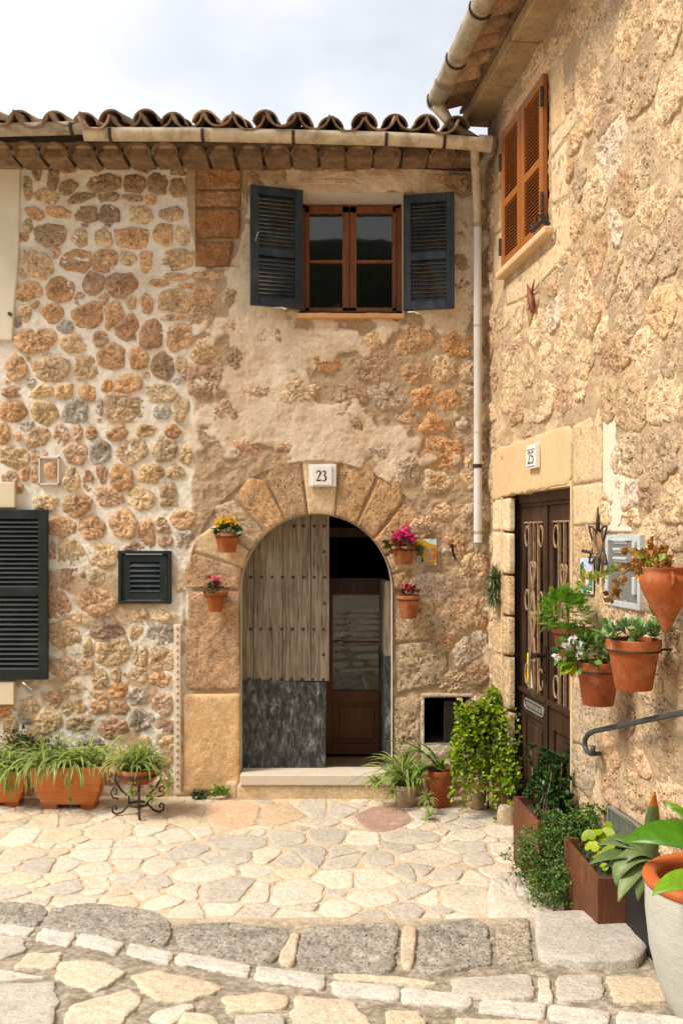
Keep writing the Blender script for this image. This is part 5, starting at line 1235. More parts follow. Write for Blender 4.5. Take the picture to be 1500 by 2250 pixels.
rev(DT0, DT1, 0, DZ1, .13, .012)
b = MB(); b.boxf(lambda u, v, n: RW(u, v, n), WT0-.05, WT1+.05, WZ0-.05, WZ1+.05, -.05, -.03); b.build('window_backing', M_DARK, sh)
# vent grille near the ground
ta, za = rt(1341, 1768, .02); tb_, _ = rt(1422, 1830, .02)
vg = bpy.data.objects.new('wall_vent', None); reg(vg, RW(ta, .3, .02), sh)
zt2 = za; zb2 = za-.16
b = MB()
for q in [(ta, tb_, zt2-.012, zt2), (ta, tb_, zb2, zb2+.012), (ta, ta+.014, zb2, zt2), (tb_-.014, tb_, zb2, zt2)]: b.boxf(lambda u, v, n: RW(u, v, n), *q, .01, .042)
b.boxf(lambda u, v, n: RW(u, v, n), ta, tb_, zb2, zt2, .0, .018); b.build('vent_frame', M_ALU, vg, bev=.001)
nsl = 26
for i in range(nsl):
    u = ta+.02+(tb_-ta-.04)*(i+.5)/nsl; b = MB(); b.boxf(lambda u_, v, n: RW(u_, v, n), u-.003, u+.003, zb2+.012, zt2-.012, .018, .034); b.build('vent_slat', M_ALU, vg)
# ================================================================ signs and small things on the walls
def digit(ch, fr, u0, v0, h, b, n0, n1, wd=.55, wt=.11):
    """serif numeral drawn as a ribbon of changing width"""
    D = {'2': [[(.06,.72,.9),(.10,.86,1),(.24,.97,1.0),(.42,.97,1.4),(.56,.86,1.9),(.56,.68,2.0),(.44,.50,1.5),(.26,.28,1.0),(.06,.06,.8)], [(.03,.07,1.5),(.30,.07,1.7),(.56,.07,1.6),(.64,.20,.7)]],
         '3': [[(.08,.80,.8),(.16,.93,.9),(.34,.97,1.1),(.50,.88,1.7),(.50,.70,1.7),(.38,.57,1.1),(.24,.53,.8)], [(.24,.54,.8),(.44,.50,1.2),(.58,.36,2.0),(.56,.16,1.9),(.40,.04,1.2),(.20,.02,1.1),(.07,.09,1.5)]],
         '5': [[(.18,.90,1.6),(.40,.90,1.8),(.60,.96,1.2)], [(.20,.93,.9),(.15,.74,.9),(.10,.55,.8)], [(.10,.56,.8),(.28,.60,1.0),(.48,.52,1.6),(.58,.34,2.0),(.52,.14,1.8),(.34,.03,1.2),(.18,.02,1.1),(.06,.09,1.5)]]}
    for st_ in D[ch]:
        pts = []
        for i in range(len(st_)-1):
            for k in range(4): t = k/4; pts.append(tuple(st_[i][j]*(1-t)+st_[i+1][j]*t for j in range(3)))
        pts.append(st_[-1]); Lf, Rt = [], []
        for i, (x, y, w_) in enumerate(pts):
            a, c = pts[max(0, i-1)], pts[min(len(pts)-1, i+1)]; dx, dy = (c[0]-a[0])*wd/.62, c[1]-a[1]; l = math.hypot(dx, dy) or 1
            hw = w_*wt/2*.5; X_, Y_ = x*wd/.62, y
            Lf.append((u0+(X_-dy/l*hw)*h, v0+(Y_+dx/l*hw)*h)); Rt.append((u0+(X_+dy/l*hw)*h, v0+(Y_-dx/l*hw)*h))
        m = len(pts); vs_ = [fr(u, v, n) for n in (n0, n1) for u, v in Lf+Rt]; fs = []
        for i in range(m-1):
            fs += [(2*m+i, 2*m+i+1, 3*m+i+1, 3*m+i), (i, m+i, m+i+1, i+1), (i, i+1, 2*m+i+1, 2*m+i), (m+i, 3*m+i, 3*m+i+1, m+i+1)]
        b.add(vs_, fs)
s23 = thing('house_number_sign', 'white square plaque with black number 23 on the arch keystone', 'sign', F(706, 1045, .05))
def fb(x0, y0, x1, y1, n0, n1, name, mat, par, p=.05, bev=.002, col=None):
    a = F(x0, y1, p); c = F(x1, y0, p); b = MB(); b.boxf(lambda u, v, n: (u, -(p+n), v), a.x, c.x, a.z, c.z, n0, n1); return b.build(name, mat, par, bev=bev, color=col)
fb(678, 1020, 738, 1069, -.02, .006, 'backplate', M_WHITE, s23); fb(686, 1024, 729, 1066, .006, .018, 'plate', M_WHITE, s23)
for ch, x in (('2', 694.5), ('3', 706.5)):
    q = F(x, 1057.5, .05); b = MB(); digit(ch, lambda u, v, n: (u, -(.05+n), v), q.x, q.z, 23.5/290, b, .018, .0195, wd=.42, wt=.15); b.build('numeral', M_INK, s23)
t0, z0 = rt(1158, 1033, .04); t1, z1 = rt(1179, 982, .04)
s25 = thing('house_number_sign', 'white plaque with black number 25 in blue lines above the brown door', 'sign', RW((t0+t1)/2, 2.5, .04))
z0 = 1.98+(1175-1034)*6.3/2100; z1 = z0+.153; wr = (t1-t0)
b = MB(); b.boxf(lambda u, v, n: RW(u, v, n), t0, t1, z0, z1, .02, .05); b.build('plate', M_WHITE, s25, bev=.003)
for z_ in (z0+.010, z1-.036): b = MB(); b.boxf(lambda u, v, n: RW(u, v, n), t0+.012, t1-.012, z_, z_+.005, .05, .0512); b.build('line', mat_basic('dark blue enamel', (.02, .03, .09), rough=.3) if z_ < z0+.02 else MATS['dark blue enamel'], s25)
for ch, f_ in (('2', .20), ('5', .53)):
    b = MB(); digit(ch, lambda u, v, n: RW(u, v, n), t0+wr*f_, z0+.030, .080, b, .05, .0514, wd=.60, wt=.19); b.build('numeral', M_INK, s25)
# ceramic picture tiles (plain generic scenes)
def tile_pic(root, fr, W_, H_, patches, name='ceramic_tile'):
    b = MB(); b.boxf(fr, 0, W_, 0, H_, 0, .008); b.build('tile', M_WHITE, root, bev=.001)
    for i, (pts, col) in enumerate(patches):
        b = MB(); b.prism([(x*W_, y*H_) for x, y in pts], fr, .008, .0086+.00025*i); b.build('glaze', M_PAINT, root, color=col)
a = F(914, 1241, .03); c = F(958, 1184, .03); W_, H_ = c.x-a.x, c.z-a.z
tp = thing('picture_tile', 'small ceramic tile picture in yellow and blue beside the magenta flowers', 'tile', (a.x+W_/2, -.03, a.z+H_/2))
r2 = random.Random(3)
PT = [([(0,.08),(1,.08),(1,1),(0,1)],(.55,.33,.03)), ([(.3,1),(1,1),(1,.76),(.62,.84)],(.62,.78,.85)), ([(.62,.84),(.95,1),(.72,1)],(.35,.62,.45)), ([(0,.34),(.3,.36),(.42,.70),(.2,.78),(0,.70)],(.07,.11,.07)), ([(.62,.2),(.74,.18),(.78,.55),(.70,.70),(.62,.52)],(.30,.26,.38)), ([(0,.10),(.5,.14),(.48,.30),(0,.30)],(.36,.38,.36)), ([(.2,.10),(.4,.14),(.30,.32)],(.05,.06,.12)), ([(.8,.2),(1,.22),(1,.6),(.84,.7)],(.58,.17,.03)), ([(.3,.10),(1,.10),(1,.20),(.5,.18)],(.70,.36,.02))]
for k in range(34):
    x, y = r2.uniform(.03, .93), r2.uniform(.14, .9); s_ = r2.uniform(.02, .05)
    if y > .78 and x > .3: continue
    PT.append(([(x, y), (x+s_, y+s_*.3), (x+s_*.6, y+s_), (x-s_*.2, y+s_*.7)], r2.choice([(.75,.52,.04),(.06,.05,.03),(.62,.24,.02),(.10,.15,.05),(.8,.66,.25),(.04,.05,.04)])))
for k in range(13): x = .06+k*.066; PT.append(([(x, .02), (x+.035, .02), (x+.035, .055), (x+.012, .062), (x, .055)], (.02, .02, .02)))
tile_pic(tp, lambda u, v, n: (a.x+u, -(.028+n), a.z+v), W_, H_, PT)
t0, z0 = rt(1274, 1300, .03); t1, _ = rt(1300, 1308, .03); z1 = rt(1287, 1226, .03)[1]; z0 = rt(1287, 1304, .03)[1]; W2, H2 = t1-t0, z1-z0
tp2 = thing('picture_tile', 'ceramic tile picture in pale blue and orange beside the brown door', 'tile', RW((t0+t1)/2, (z0+z1)/2, .03))
PT = [([(0,.1),(1,.1),(1,1),(0,1)],(.50,.62,.80)), ([(0,.45),(.3,.4),(.3,.85),(.1,.95),(0,.9)],(.04,.12,.06)), ([(0,.8),(.3,.95),(.2,.98),(0,.95)],(.75,.80,.90)), ([(.7,.3),(1,.2),(1,.65),(.8,.6)],(.07,.20,.24)), ([(.2,.18),(.46,.18),(.48,.6),(.40,.78),(.26,.62)],(.62,.20,.03)), ([(.36,.66),(.46,.66),(.46,.76),(.36,.76)],(.78,.60,.25)), ([(0,.1),(1,.1),(1,.2),(0,.22)],(.06,.22,.10)), ([(.5,.28),(.7,.24),(.75,.4),(.55,.4)],(.80,.84,.92)), ([(.6,.2),(.8,.18),(.8,.3)],(.62,.62,.03))]
for k in range(16):
    x, y = r2.uniform(.03, .9), r2.uniform(.14, .9); s_ = r2.uniform(.03, .06); PT.append(([(x, y), (x+s_, y+s_*.3), (x+s_*.6, y+s_*.5), (x-s_*.2, y+s_*.4)], r2.choice([(.8,.85,.95),(.10,.24,.12),(.3,.45,.7),(.6,.65,.1)])))
for k in range(6): x = .3+k*.1; PT.append(([(x, .03), (x+.06, .03), (x+.06, .065), (x, .065)], (.03, .03, .06)))
tile_pic(tp2, lambda u, v, n: RW(t0+u, z0+v, .022+n), W2, H2, PT)
# iron star ornament
tS, zS = rt(1306, 1197, .05)
st = thing('iron_sun_ornament', 'black wrought iron star shaped ornament hanging right of the brown door', 'ornament', RW(tS, zS, .04))
sfr = lambda u, v, n: RW(tS+u*1.25, zS+v, .03+n*.7)
b = MB()
for rr in (.058, .040, .024): b.tube([sfr(rr*.8*math.cos(a), rr*1.15*math.sin(a), .008) for a in np.linspace(0, 2*math.pi, 21)], .006 if rr > .03 else .004, 6, cap=False)
b.build('ring', M_RUSTIRON, st, smooth=True)
for k, an in enumerate((45, 135, 225, 315, 0)):
    if an == 0: continue
    a = R(an); b = MB(); d = (math.cos(a), math.sin(a)); s_ = (-d[1], d[0])
    pts = [(d[0]*.05+s_[0]*.03, d[1]*.06+s_[1]*.03), (d[0]*.10+s_[0]*.02, d[1]*.11+s_[1]*.02), (d[0]*.135, d[1]*.14), (d[0]*.10-s_[0]*.02, d[1]*.11-s_[1]*.02), (d[0]*.05-s_[0]*.03, d[1]*.06-s_[1]*.03)]
    b.tube([sfr(u, v, .006) for u, v in pts], .006, 6); b.build('ray', M_IRON, st, smooth=True)
b = MB(); b.tube([sfr(0, .06, .006), sfr(0, .13, .006), sfr(-.002, .20, .004)], [.013, .010, .004], 8); b.build('spike', M_IRON, st, smooth=True)
b = MB(); b.tube([sfr(0, -.06, .006), sfr(0, -.14, .006), sfr(0, -.21, .004)], [.015, .011, .003], 8); b.build('spike', M_IRON, st, smooth=True)
b = MB(); b.tube([sfr(-.04, -.045, .01), sfr(-.15, -.035, .02)], [.008, .009], 8); b.build('spike', M_IRON, st, smooth=True)
# metal meter box
t0, _ = rt(1328, 1250, .03); t1, _ = rt(1404, 1250, .03); z1 = rt(1366, 1175, .03)[1]; z0 = rt(1328, 1328, .03)[1]
mb_ = thing('meter_box', 'flat grey steel meter cabinet set in the side wall behind the dry ivy', 'meter box', RW((t0+t1)/2, (z0+z1)/2, .02))
mf = lambda u, v, n: RW(t0+u, z0+v, .01+n); W_, H_ = t1-t0, z1-z0
b = MB()
for q in [(0, .03, 0, H_), (W_-.03, W_, 0, H_), (.03, W_-.03, 0, .03), (.03, W_-.03, H_-.03, H_)]: b.boxf(mf, *q, -.02, .020)
b.build('frame', M_ALUF, mb_, bev=.002)
b = MB(); b.boxf(mf, .032, W_-.032, .032, H_-.032, -.02, .014); dr = b.build('door', M_ALU, mb_, bev=.002)
for i in range(3):
    v = H_*.62+i*.045; 
    b = MB(); b.boxf(mf, .115, .265, v+.012, v+.026, .014, .030); b.boxf(mf, .115, .265, v, v+.012, .014, .022); b.build('louvre', M_ALUF, dr, bev=.006)
for v in (H_*.2, H_*.68):
    b = MB(); b.boxf(mf, W_-.062, W_-.036, v, v+.085, .014, .034); b.build('hinge', M_ALUF, dr, bev=.004)
for u in (.045, .06): b = MB(); b.lathe([(.005, 0), (.004, .003)], (0, 0, 0), n=8); b.v = [tuple(mf(u+v[0], H_*.5+v[1], .014+v[2])) for v in b.v]; b.build('screw', M_INK, dr)
# small clay lizard above the door
tL, zL = rt(1168, 650, .03)
lz = MB(); lf = lambda u, v, n: RW(tL+u, zL+v, .03+n)
lz.tube([lf(-.10, .10, 0), lf(-.05, .05, .004), lf(-.01, .01, .008), lf(.02, -.05, .010), lf(.03, -.10, .008), lf(.035, -.125, .0)], [.004, .012, .022, .024, .018, .004], 8)
lz.tube([lf(.0, .01, .005), lf(.05, .05, .01), lf(.06, .09, .004)], [.010, .007, .004], 6); lz.tube([lf(.02, -.06, .005), lf(.07, -.03, .01)], [.009, .004], 6); lz.tube([lf(.01, -.05, .005), lf(-.05, -.08, .01)], [.009, .004], 6)
lo = lz.build('clay_lizard', mat_basic('red brown clay', (.24, .07, .04), rough=.5), None, smooth=True, label='small red brown clay lizard figure fixed under the orange shutters', cat='ornament')
# hook pin left of the downpipe foot
b = MB(); q = F(992, 1200, .10); b.tube([F(1001, 1226, -.01), F(997, 1222, .03), q+Vector((0, 0, .0))], [.011, .010, .010], 8); b.tube([q+Vector((-.014, -.006, .006)), q+Vector((.014, -.002, .002))], .012, 8)
b.tube([F(998, 1222, .03), F(1001, 1232, .03)], [.008, .004], 6)
b.build('iron_pin', M_IRON, None, smooth=True, auto=50, label='rusty iron pin sticking out of the wall left of the downpipe foot', cat='hook')
# handrail
hr = thing('handrail', 'dark grey iron handrail with curled end on the side wall', 'handrail', RP(1400, 1590, .07))
pts = [RP(1560, 1549, .09), RP(1500, 1566, .09), RP(1420, 1582, .09), RP(1350, 1597, .09), RP(1306, 1606, .09), RP(1291, 1613, .09), RP(1284, 1626, .09), RP(1284, 1640, .09), RP(1289, 1652, .09), RP(1297, 1656, .088), RP(1301, 1650, .085), RP(1302, 1640, .085)]
b = MB(); b.tube(pts, .0135, 10); b.build('rail', M_HANDR, hr, smooth=True)
b = MB(); b.tube([RP(1297, 1656, .088), RP(1310, 1656, .06), RP(1318, 1655, -.01)], .0125, 10); b.build('bracket', M_HANDR, hr, smooth=True)

# ================================================================ pots and plants
PR = random.Random(21)
def pot_profile(r, h, rim=.03, base=.68, th=.012, lip=.012):
    return [(r*base*.2, 0), (r*base, 0), (r*base+.003, .004), (r*.93, h-rim-.003), (r*.94, h-rim), (r+lip*.2, h-rim+.002), (r+lip*.3, h-.005), (r, h), (r-th, h), (r-th-.002, h-.02), (r-th-.004, h-.05)]
def soil(root, c, r, mat=M_SOIL):
    b = MB(); n = 20; vs_ = [Vector(c)]+[Vector(c)+Vector((r*math.cos(2*math.pi*k/n), r*math.sin(2*math.pi*k/n), PR.uniform(-.004, .004))) for k in range(n)]
    b.add(vs_, [(0, 1+k, 1+(k+1) % n) for k in range(n)]); return b.build('soil', mat, root, smooth=True)
def rdir(r, up=.0):
    v = Vector((r.gauss(0, 1), r.gauss(0, 1), r.gauss(0, 1)+up)); return v.normalized()
def leaf_ball(b, c, rad, n, L_, W_, r, squash=(1, 1, 1), shell=.45, up=.25, fold=.18, jit=.3):
    for _ in range(n):
        d = rdir(r, up); q = shell+(1-shell)*r.random()
        p = Vector(c)+Vector((d.x*rad*squash[0]*q, d.y*rad*squash[1]*q, d.z*rad*squash[2]*q))
        dd = (d+rdir(r)*jit*2).normalized(); s_ = r.uniform(.7, 1.25)
        b.leaf(p, dd, (d+rdir(r)*.7+Vector((0, 0, .6))).normalized(), L_*s_, W_*s_, r.random(), fold)
def flowers(b, pts, size, r, pet=5):
    for p in pts:
        nrm = (rdir(r, 1.0)+Vector((0, -.8, 0))).normalized(); u = nrm.orthogonal().normalized(); v = nrm.cross(u); a0 = r.random()*6; tn = r.random()
        for k in range(pet):
            a = a0+2*math.pi*k/pet; d = (u*math.cos(a)+v*math.sin(a)+nrm*.35).normalized(); b.leaf(p, d, nrm, size, size*.8, min(1, tn+r.uniform(-.1, .1)), .05)
def bracket_ring(root, c, r, wall_dir, mat=M_IRON):
    b = MB(); b.tube([Vector(c)+Vector((r*math.cos(a), r*math.sin(a), 0)) for a in np.linspace(0, 2*math.pi, 25)], .003, 6, cap=False); b.tube([Vector(c)+Vector(wall_dir)*r, Vector(c)+Vector(wall_dir)*(r+.06)], .004, 6); b.build('hanger', mat, root, smooth=True)
WDn = (0, 1, 0)
def wall_pot(px, py_rim, py_bot, rim_px, label, p=.10, wavy=False, tmat=M_TERRA):
    d = WD-p; r = rim_px/2/FPX*d; top = F(px, py_rim, p); bot = F(px, py_bot, p); h = top.z-bot.z
    root = thing('flower_pot', label, 'flower pot', bot)
    b = MB()
    if wavy:
        pr = [(r*.15, 0), (r*.52, 0), (r*.55, .004), (r*.66, h*.6), (r*.85, h*.82), (r*1.02, h), (r*.97, h+.002), (r*.80, h*.84), (r*.6, h*.6)]
        b.lathe(pr, bot, 32, wob=lambda rr, zz, a, i: (rr*(1+(.10*math.cos(6*a) if 4 <= i <= 6 else 0)), zz+(.014*math.cos(6*a+1) if 4 <= i <= 6 else 0)))
    else: b.lathe(pot_profile(r, h, rim=h*.16, base=.66, th=.008, lip=.006), bot, 28)
    b.build('pot', tmat, root, smooth=True, auto=35)
    soil(root, top+Vector((0, 0, -.02)), r*.85)
    bracket_ring(root, top+Vector((0, 0, -h*.2)), r*.97, WDn)
    return root, top, r
# yellow kalanchoe
root, top, r = wall_pot(499, 1172, 1214, 54, 'terracotta pot of yellow flowers, higher of the two left of the arch')
b = MB(); leaf_ball(b, top+Vector((0, 0, .015)), .085, 60, .055, .042, PR, (1.05, .9, .5), .5, .3); b.build('foliage', M_DARKL, root, smooth=True)
b = MB(); pts = [top+Vector((PR.gauss(0, .042), PR.gauss(-.01, .04), .065+PR.uniform(0, .06)-abs(PR.gauss(0, .01)))) for _ in range(150)]
pts = [p for p in pts if (p-top-Vector((0, 0, .06))).length < .10]; flowers(b, pts, .011, PR); b.build('flowers', M_YEL, root)
# pink one lower left
root, top, r = wall_pot(474, 1302, 1344, 52, 'wavy rimmed terracotta pot with few pink flowers below the yellow one', wavy=True)
b = MB(); leaf_ball(b, top+Vector((0, 0, .02)), .06, 46, .035, .026, PR, (1, .9, .8), .3, .5); b.build('foliage', M_DARKL, root, smooth=True)
b = MB(); 
for _ in range(14): p = top+Vector((PR.gauss(0, .03), PR.gauss(0, .02), .0)); b.tube([p, p+Vector((PR.gauss(0, .015), PR.gauss(0, .01), PR.uniform(.04, .1)))], .0016, 5)
b.build('stems', M_BARK, root)
b = MB(); flowers(b, [top+Vector((PR.gauss(-.01, .035), PR.gauss(-.01, .02), PR.uniform(.03, .12))) for _ in range(22)], .016, PR); b.build('flowers', M_RED, root)
# magenta upper right
root, top, r = wall_pot(886, 1200, 1240, 52, 'terracotta pot crowded with magenta blossoms, upper right of the arch')
b = MB(); leaf_ball(b, top+Vector((0, 0, .01)), .10, 54, .06, .05, PR, (1.1, .9, .45), .5, .2); b.build('foliage', M_DARKL, root, smooth=True)
b = MB()
for cxo, czo, rr in ((-.045, .085, .045), (.01, .11, .045), (.05, .075, .042), (-.01, .06, .045), (.06, .035, .035), (-.06, .05, .035)):
    flowers(b, [top+Vector((cxo, -.035, czo))+rdir(PR)*rr*PR.uniform(.5, 1) for _ in range(34)], .014, PR)
b.build('flowers', M_PINK, root)
# dark red lower right
root, top, r = wall_pot(897, 1308, 1358, 50, 'terracotta pot with small dark red flowers, lower right of the arch')
b = MB(); leaf_ball(b, top+Vector((0, 0, .02)), .06, 70, .03, .026, PR, (1.05, .9, .85), .3, .4); b.build('foliage', mat_leaf('bronze leaf', (.05, .03, .012), (.12, .10, .03)), root, smooth=True)
b = MB(); flowers(b, [top+Vector((PR.gauss(0, .035), PR.gauss(-.02, .02), PR.uniform(.03, .08))) for _ in range(22)], .013, PR); b.build('flowers', M_RED, root)

# air plant tuft in the corner
c = RP(1085, 1290, .05)
root = thing('air_plant', 'spiky grey green plant clump growing on the wall in the corner', 'plant', c)
b = MB()
for cx_, cz2, n in ((0, .07, 170), (-.01, -.07, 150), (.02, 0, 80)):
    for _ in range(n): b.blade(c+Vector((cx_, 0, cz2)), PR.uniform(0, 6.28), PR.uniform(-1.2, 1.4), PR.uniform(.06, .13), .009, PR.random(), 4, PR.uniform(-.5, 1.5))
b.build('foliage', M_AIRP, root)

# pots on the side wall
def side_pot(px, py_rim, py_bot, rim_px, label, p=.16, mat=M_TERRAD, base=.7, rimf=.2):
    top = RP(px, py_rim, p); d = WD+top.y; r = rim_px/2/FPX*d; h = (py_bot-py_rim)/FPX*d; bot = top-Vector((0, 0, h))
    root = thing('hanging_pot', label, 'flower pot', bot)
    b = MB(); b.lathe(pot_profile(r, h, rim=h*rimf, base=base, th=.012, lip=.012), bot, 36); b.build('pot', mat, root, smooth=True, auto=35)
    soil(root, top+Vector((0, 0, -.02)), r*.88)
    b = MB(); b.tube([top+Vector((r*math.cos(a), r*math.sin(a), -h*.22)) for a in np.linspace(0, 2*math.pi, 25)], .004, 6, cap=False); b.tube([top-RN*r*.98+Vector((0, 0, -h*.22)), top-RN*(p+.02)+Vector((0, 0, -h*.22))], .006, 6); b.build('hanger', M_IRON, root, smooth=True)
    return root, top, r, h
# fern leaved geranium
root, top, r, h = side_pot(1254, 1378, 1440, 84, 'hanging pot with bushy light green cut leaved plant, furthest along the side wall', p=.16, mat=M_TERRAD)
b = MB(); stm = MB()
for _ in range(520):
    d = rdir(PR, .2); d.z = max(d.z, -.6); qq = PR.uniform(.35, 1)**.6
    q = top+Vector((-.03, 0, .075))+Vector((d.x*.13, d.y*.13, d.z*.125))*qq; ax = (d+Vector((0, 0, .15))+rdir(PR)*.35).normalized(); tn = PR.random()
    sd_ = ax.orthogonal().normalized(); nrm = (Vector((0, 0, 1))+d*.5+rdir(PR)*.4).normalized(); sd_ = ax.cross(nrm).normalized(); nrm = sd_.cross(ax)
    Lf = PR.uniform(.028, .046)
    for f, an, s_ in ((0, 0, 1), (.2, .9, .62), (.2, -.9, .62), (.5, .75, .5), (.5, -.75, .5), (.75, .6, .34), (.75, -.6, .34)):
        d2 = ax*math.cos(an)+sd_*math.sin(an); b.leaf(q+ax*Lf*f, d2, nrm, Lf*s_, Lf*.17, min(1, tn*.7+PR.random()*.3), .1)
b.build('foliage', M_FERN, root, smooth=True)
# white flowered pot with succulent
root, top, r, h = side_pot(1313, 1453, 1548, 94, 'dark stained hanging pot with white flowers and leaves, middle of the side wall pots', p=.17)
b = MB(); leaf_ball(b, top+Vector((-.05, 0, .05)), .14, 240, .050, .026, PR, (1.15, .9, .65), .35, .3); b.build('foliage', M_SHRUB, root, smooth=True)
b = MB()
for _ in range(9): b.leaf(top+Vector((-.12, -.03, .0)), (PR.uniform(-1, -.2), PR.uniform(-.6, .2), PR.uniform(-.7, .3)), (0, 0, 1), PR.uniform(.08, .11), .045, PR.random(), .15, .1)
b.build('foliage', M_VINE, root, smooth=True)
b = MB()
def rosette(b, c, ax, n, L_, W_, r, up=.5):
    ax = Vector(ax).normalized(); u = ax.orthogonal().normalized(); v = ax.cross(u)
    for k in range(n):
        a = k*2.4; f = k/n; d = (u*math.cos(a)+v*math.sin(a))*(1-f*.6)+ax*(up+f*1.2)
        b.leaf(Vector(c)+ax*f*.012, d, ax, L_*(1-f*.45), W_*(1-f*.3), r.uniform(.2, 1), .12, -.05)
for q in ((.01, -.05, .12), (.06, -.07, .04), (.09, -.06, .0), (.10, -.04, .09), (.0, -.09, .06)): rosette(b, top+Vector(q), rdir(PR, 1.5)+Vector((-.3, -.5, 0)), 13, .06, .026, PR)
b.build('succulent', M_SUCC, root, smooth=True)
cl = [(-.13, -.03, .11), (-.16, -.02, .075), (-.09, -.05, .08), (-.205, -.02, .02), (.02, -.06, .06), (-.10, -.05, .035)]
for i, q in enumerate(cl): b = MB(); flowers(b, [top+Vector(q)+rdir(PR)*PR.uniform(.006, .022) for _ in range(16 if i != 4 else 6)], .013, PR); b.build('flower_cluster', M_WHP, root)
# succulent pot
root, top, r, h = side_pot(1391, 1404, 1514, 116, 'large orange terracotta hanging pot of grey green succulent rosettes', p=.19, mat=M_TERRA, base=.66)
b = MB()
for _ in range(24):
    q = Vector((PR.uniform(-.13, .14), PR.uniform(-.12, .1), PR.uniform(.0, .07))); rosette(b, top+q, rdir(PR, 1.6)+q*4, PR.randint(10, 15), PR.uniform(.045, .062), .024, PR)
rosette(b, top+Vector((.08, -.02, .10)), (0.1, -.1, 1), 14, .065, .028, PR)
for _ in range(14): 
    q = Vector((PR.uniform(-.12, .14), PR.uniform(-.1, .08), .01)); b.leaf(top+q, q*6+Vector((0, 0, .3)), (0, 0, 1), .08, .03, PR.random(), .1, .1)
b.build('foliage', M_SUCC, root, smooth=True)
# amphora with dry ivy
top = RP(1462, 1246, .15); d = WD+top.y; rr = 52/FPX*d; hh = 145/FPX*d
root = thing('hanging_amphora', 'pointed orange terracotta amphora with dried ivy hung highest on the side wall', 'amphora', top-Vector((0, 0, hh)))
b = MB(); pr = [(.002, 0), (rr*.10, .005), (rr*.22, hh*.10), (rr*.46, hh*.28), (rr*.80, hh*.50), (rr*1.03, hh*.68), (rr*1.10, hh*.78), (rr*1.04, hh*.86), (rr*.90, hh*.90), (rr*.92, hh*.94), (rr*.98, hh*.985), (rr*1.0, hh), (rr*.90, hh), (rr*.84, hh*.95), (rr*.82, hh*.88)]
b.lathe(pr, top-Vector((0, 0, hh)), 36, close=False); b.build('pot', M_TERRA, root, smooth=True)
b = MB(); cc = top+Vector((rr*.55*-.2, -rr*1.0, -hh*.18)); b.tube([cc+Vector((0, 0, .03)), cc+Vector((0, -.022, .015)), cc+Vector((0, -.024, -.01)), cc+Vector((0, -.0, -.035))], .008, 8); b.build('lug', M_TERRA, root, smooth=True)
soil(root, top+Vector((0, 0, -.02)), rr*.85)
b = MB(); lv = MB(); lg = MB()
ivy = [[(1450,1240,.15),(1410,1228,.17),(1370,1240,.18),(1330,1262,.19),(1300,1274,.2),(1282,1268,.2),(1275,1286,.2)], [(1440,1238,.15),(1400,1240,.2),(1368,1262,.22),(1354,1290,.22),(1348,1304,.22),(1330,1317,.22)], [(1452,1240,.15),(1425,1218,.16),(1392,1212,.16),(1368,1212,.16)], [(1460,1238,.12),(1440,1215,.12),(1430,1196,.12)], [(1448,1240,.2),(1420,1250,.22),(1402,1262,.22)], [(1470,1240,.15),(1450,1222,.1),(1462,1215,.1)]]
for k, pth in enumerate(ivy):
    P3 = [RP(*q) for q in pth]; P4 = []
    for i in range(len(P3)-1):
        for s_ in range(4): P4.append(P3[i].lerp(P3[i+1], s_/4)+rdir(PR)*.004)
    P4.append(P3[-1]); b.tube(P4, [.0045*(1-.6*i/len(P4)) for i in range(len(P4))], 6)
    for i, p in enumerate(P4):
        green = (k == 0 and i > 8)
        for _ in range(2 if i % 2 else 3):
            (lg if green and PR.random() < .8 else lv).leaf(p+rdir(PR)*.010, rdir(PR, -.2 if not green else .5), rdir(PR, .4), PR.uniform(.022, .042), PR.uniform(.018, .032), PR.random(), .35)
for _ in range(90): p = RP(PR.uniform(1392, 1460), PR.uniform(1205, 1250), PR.uniform(.12, .22)); lv.leaf(p, rdir(PR, -.2), rdir(PR), PR.uniform(.02, .036), PR.uniform(.016, .028), PR.random(), .4)
for _ in range(14): p = RP(PR.uniform(1405, 1450), PR.uniform(1225, 1250), .2); lg.leaf(p, rdir(PR, .2), rdir(PR, 1), .04, .034, PR.uniform(0, .3), .2)
b.build('stems', M_BARK, root, smooth=True); lv.build('dry_leaves', M_DRY, root, smooth=True); lg.build('green_leaves', M_YGREEN, root, smooth=True)

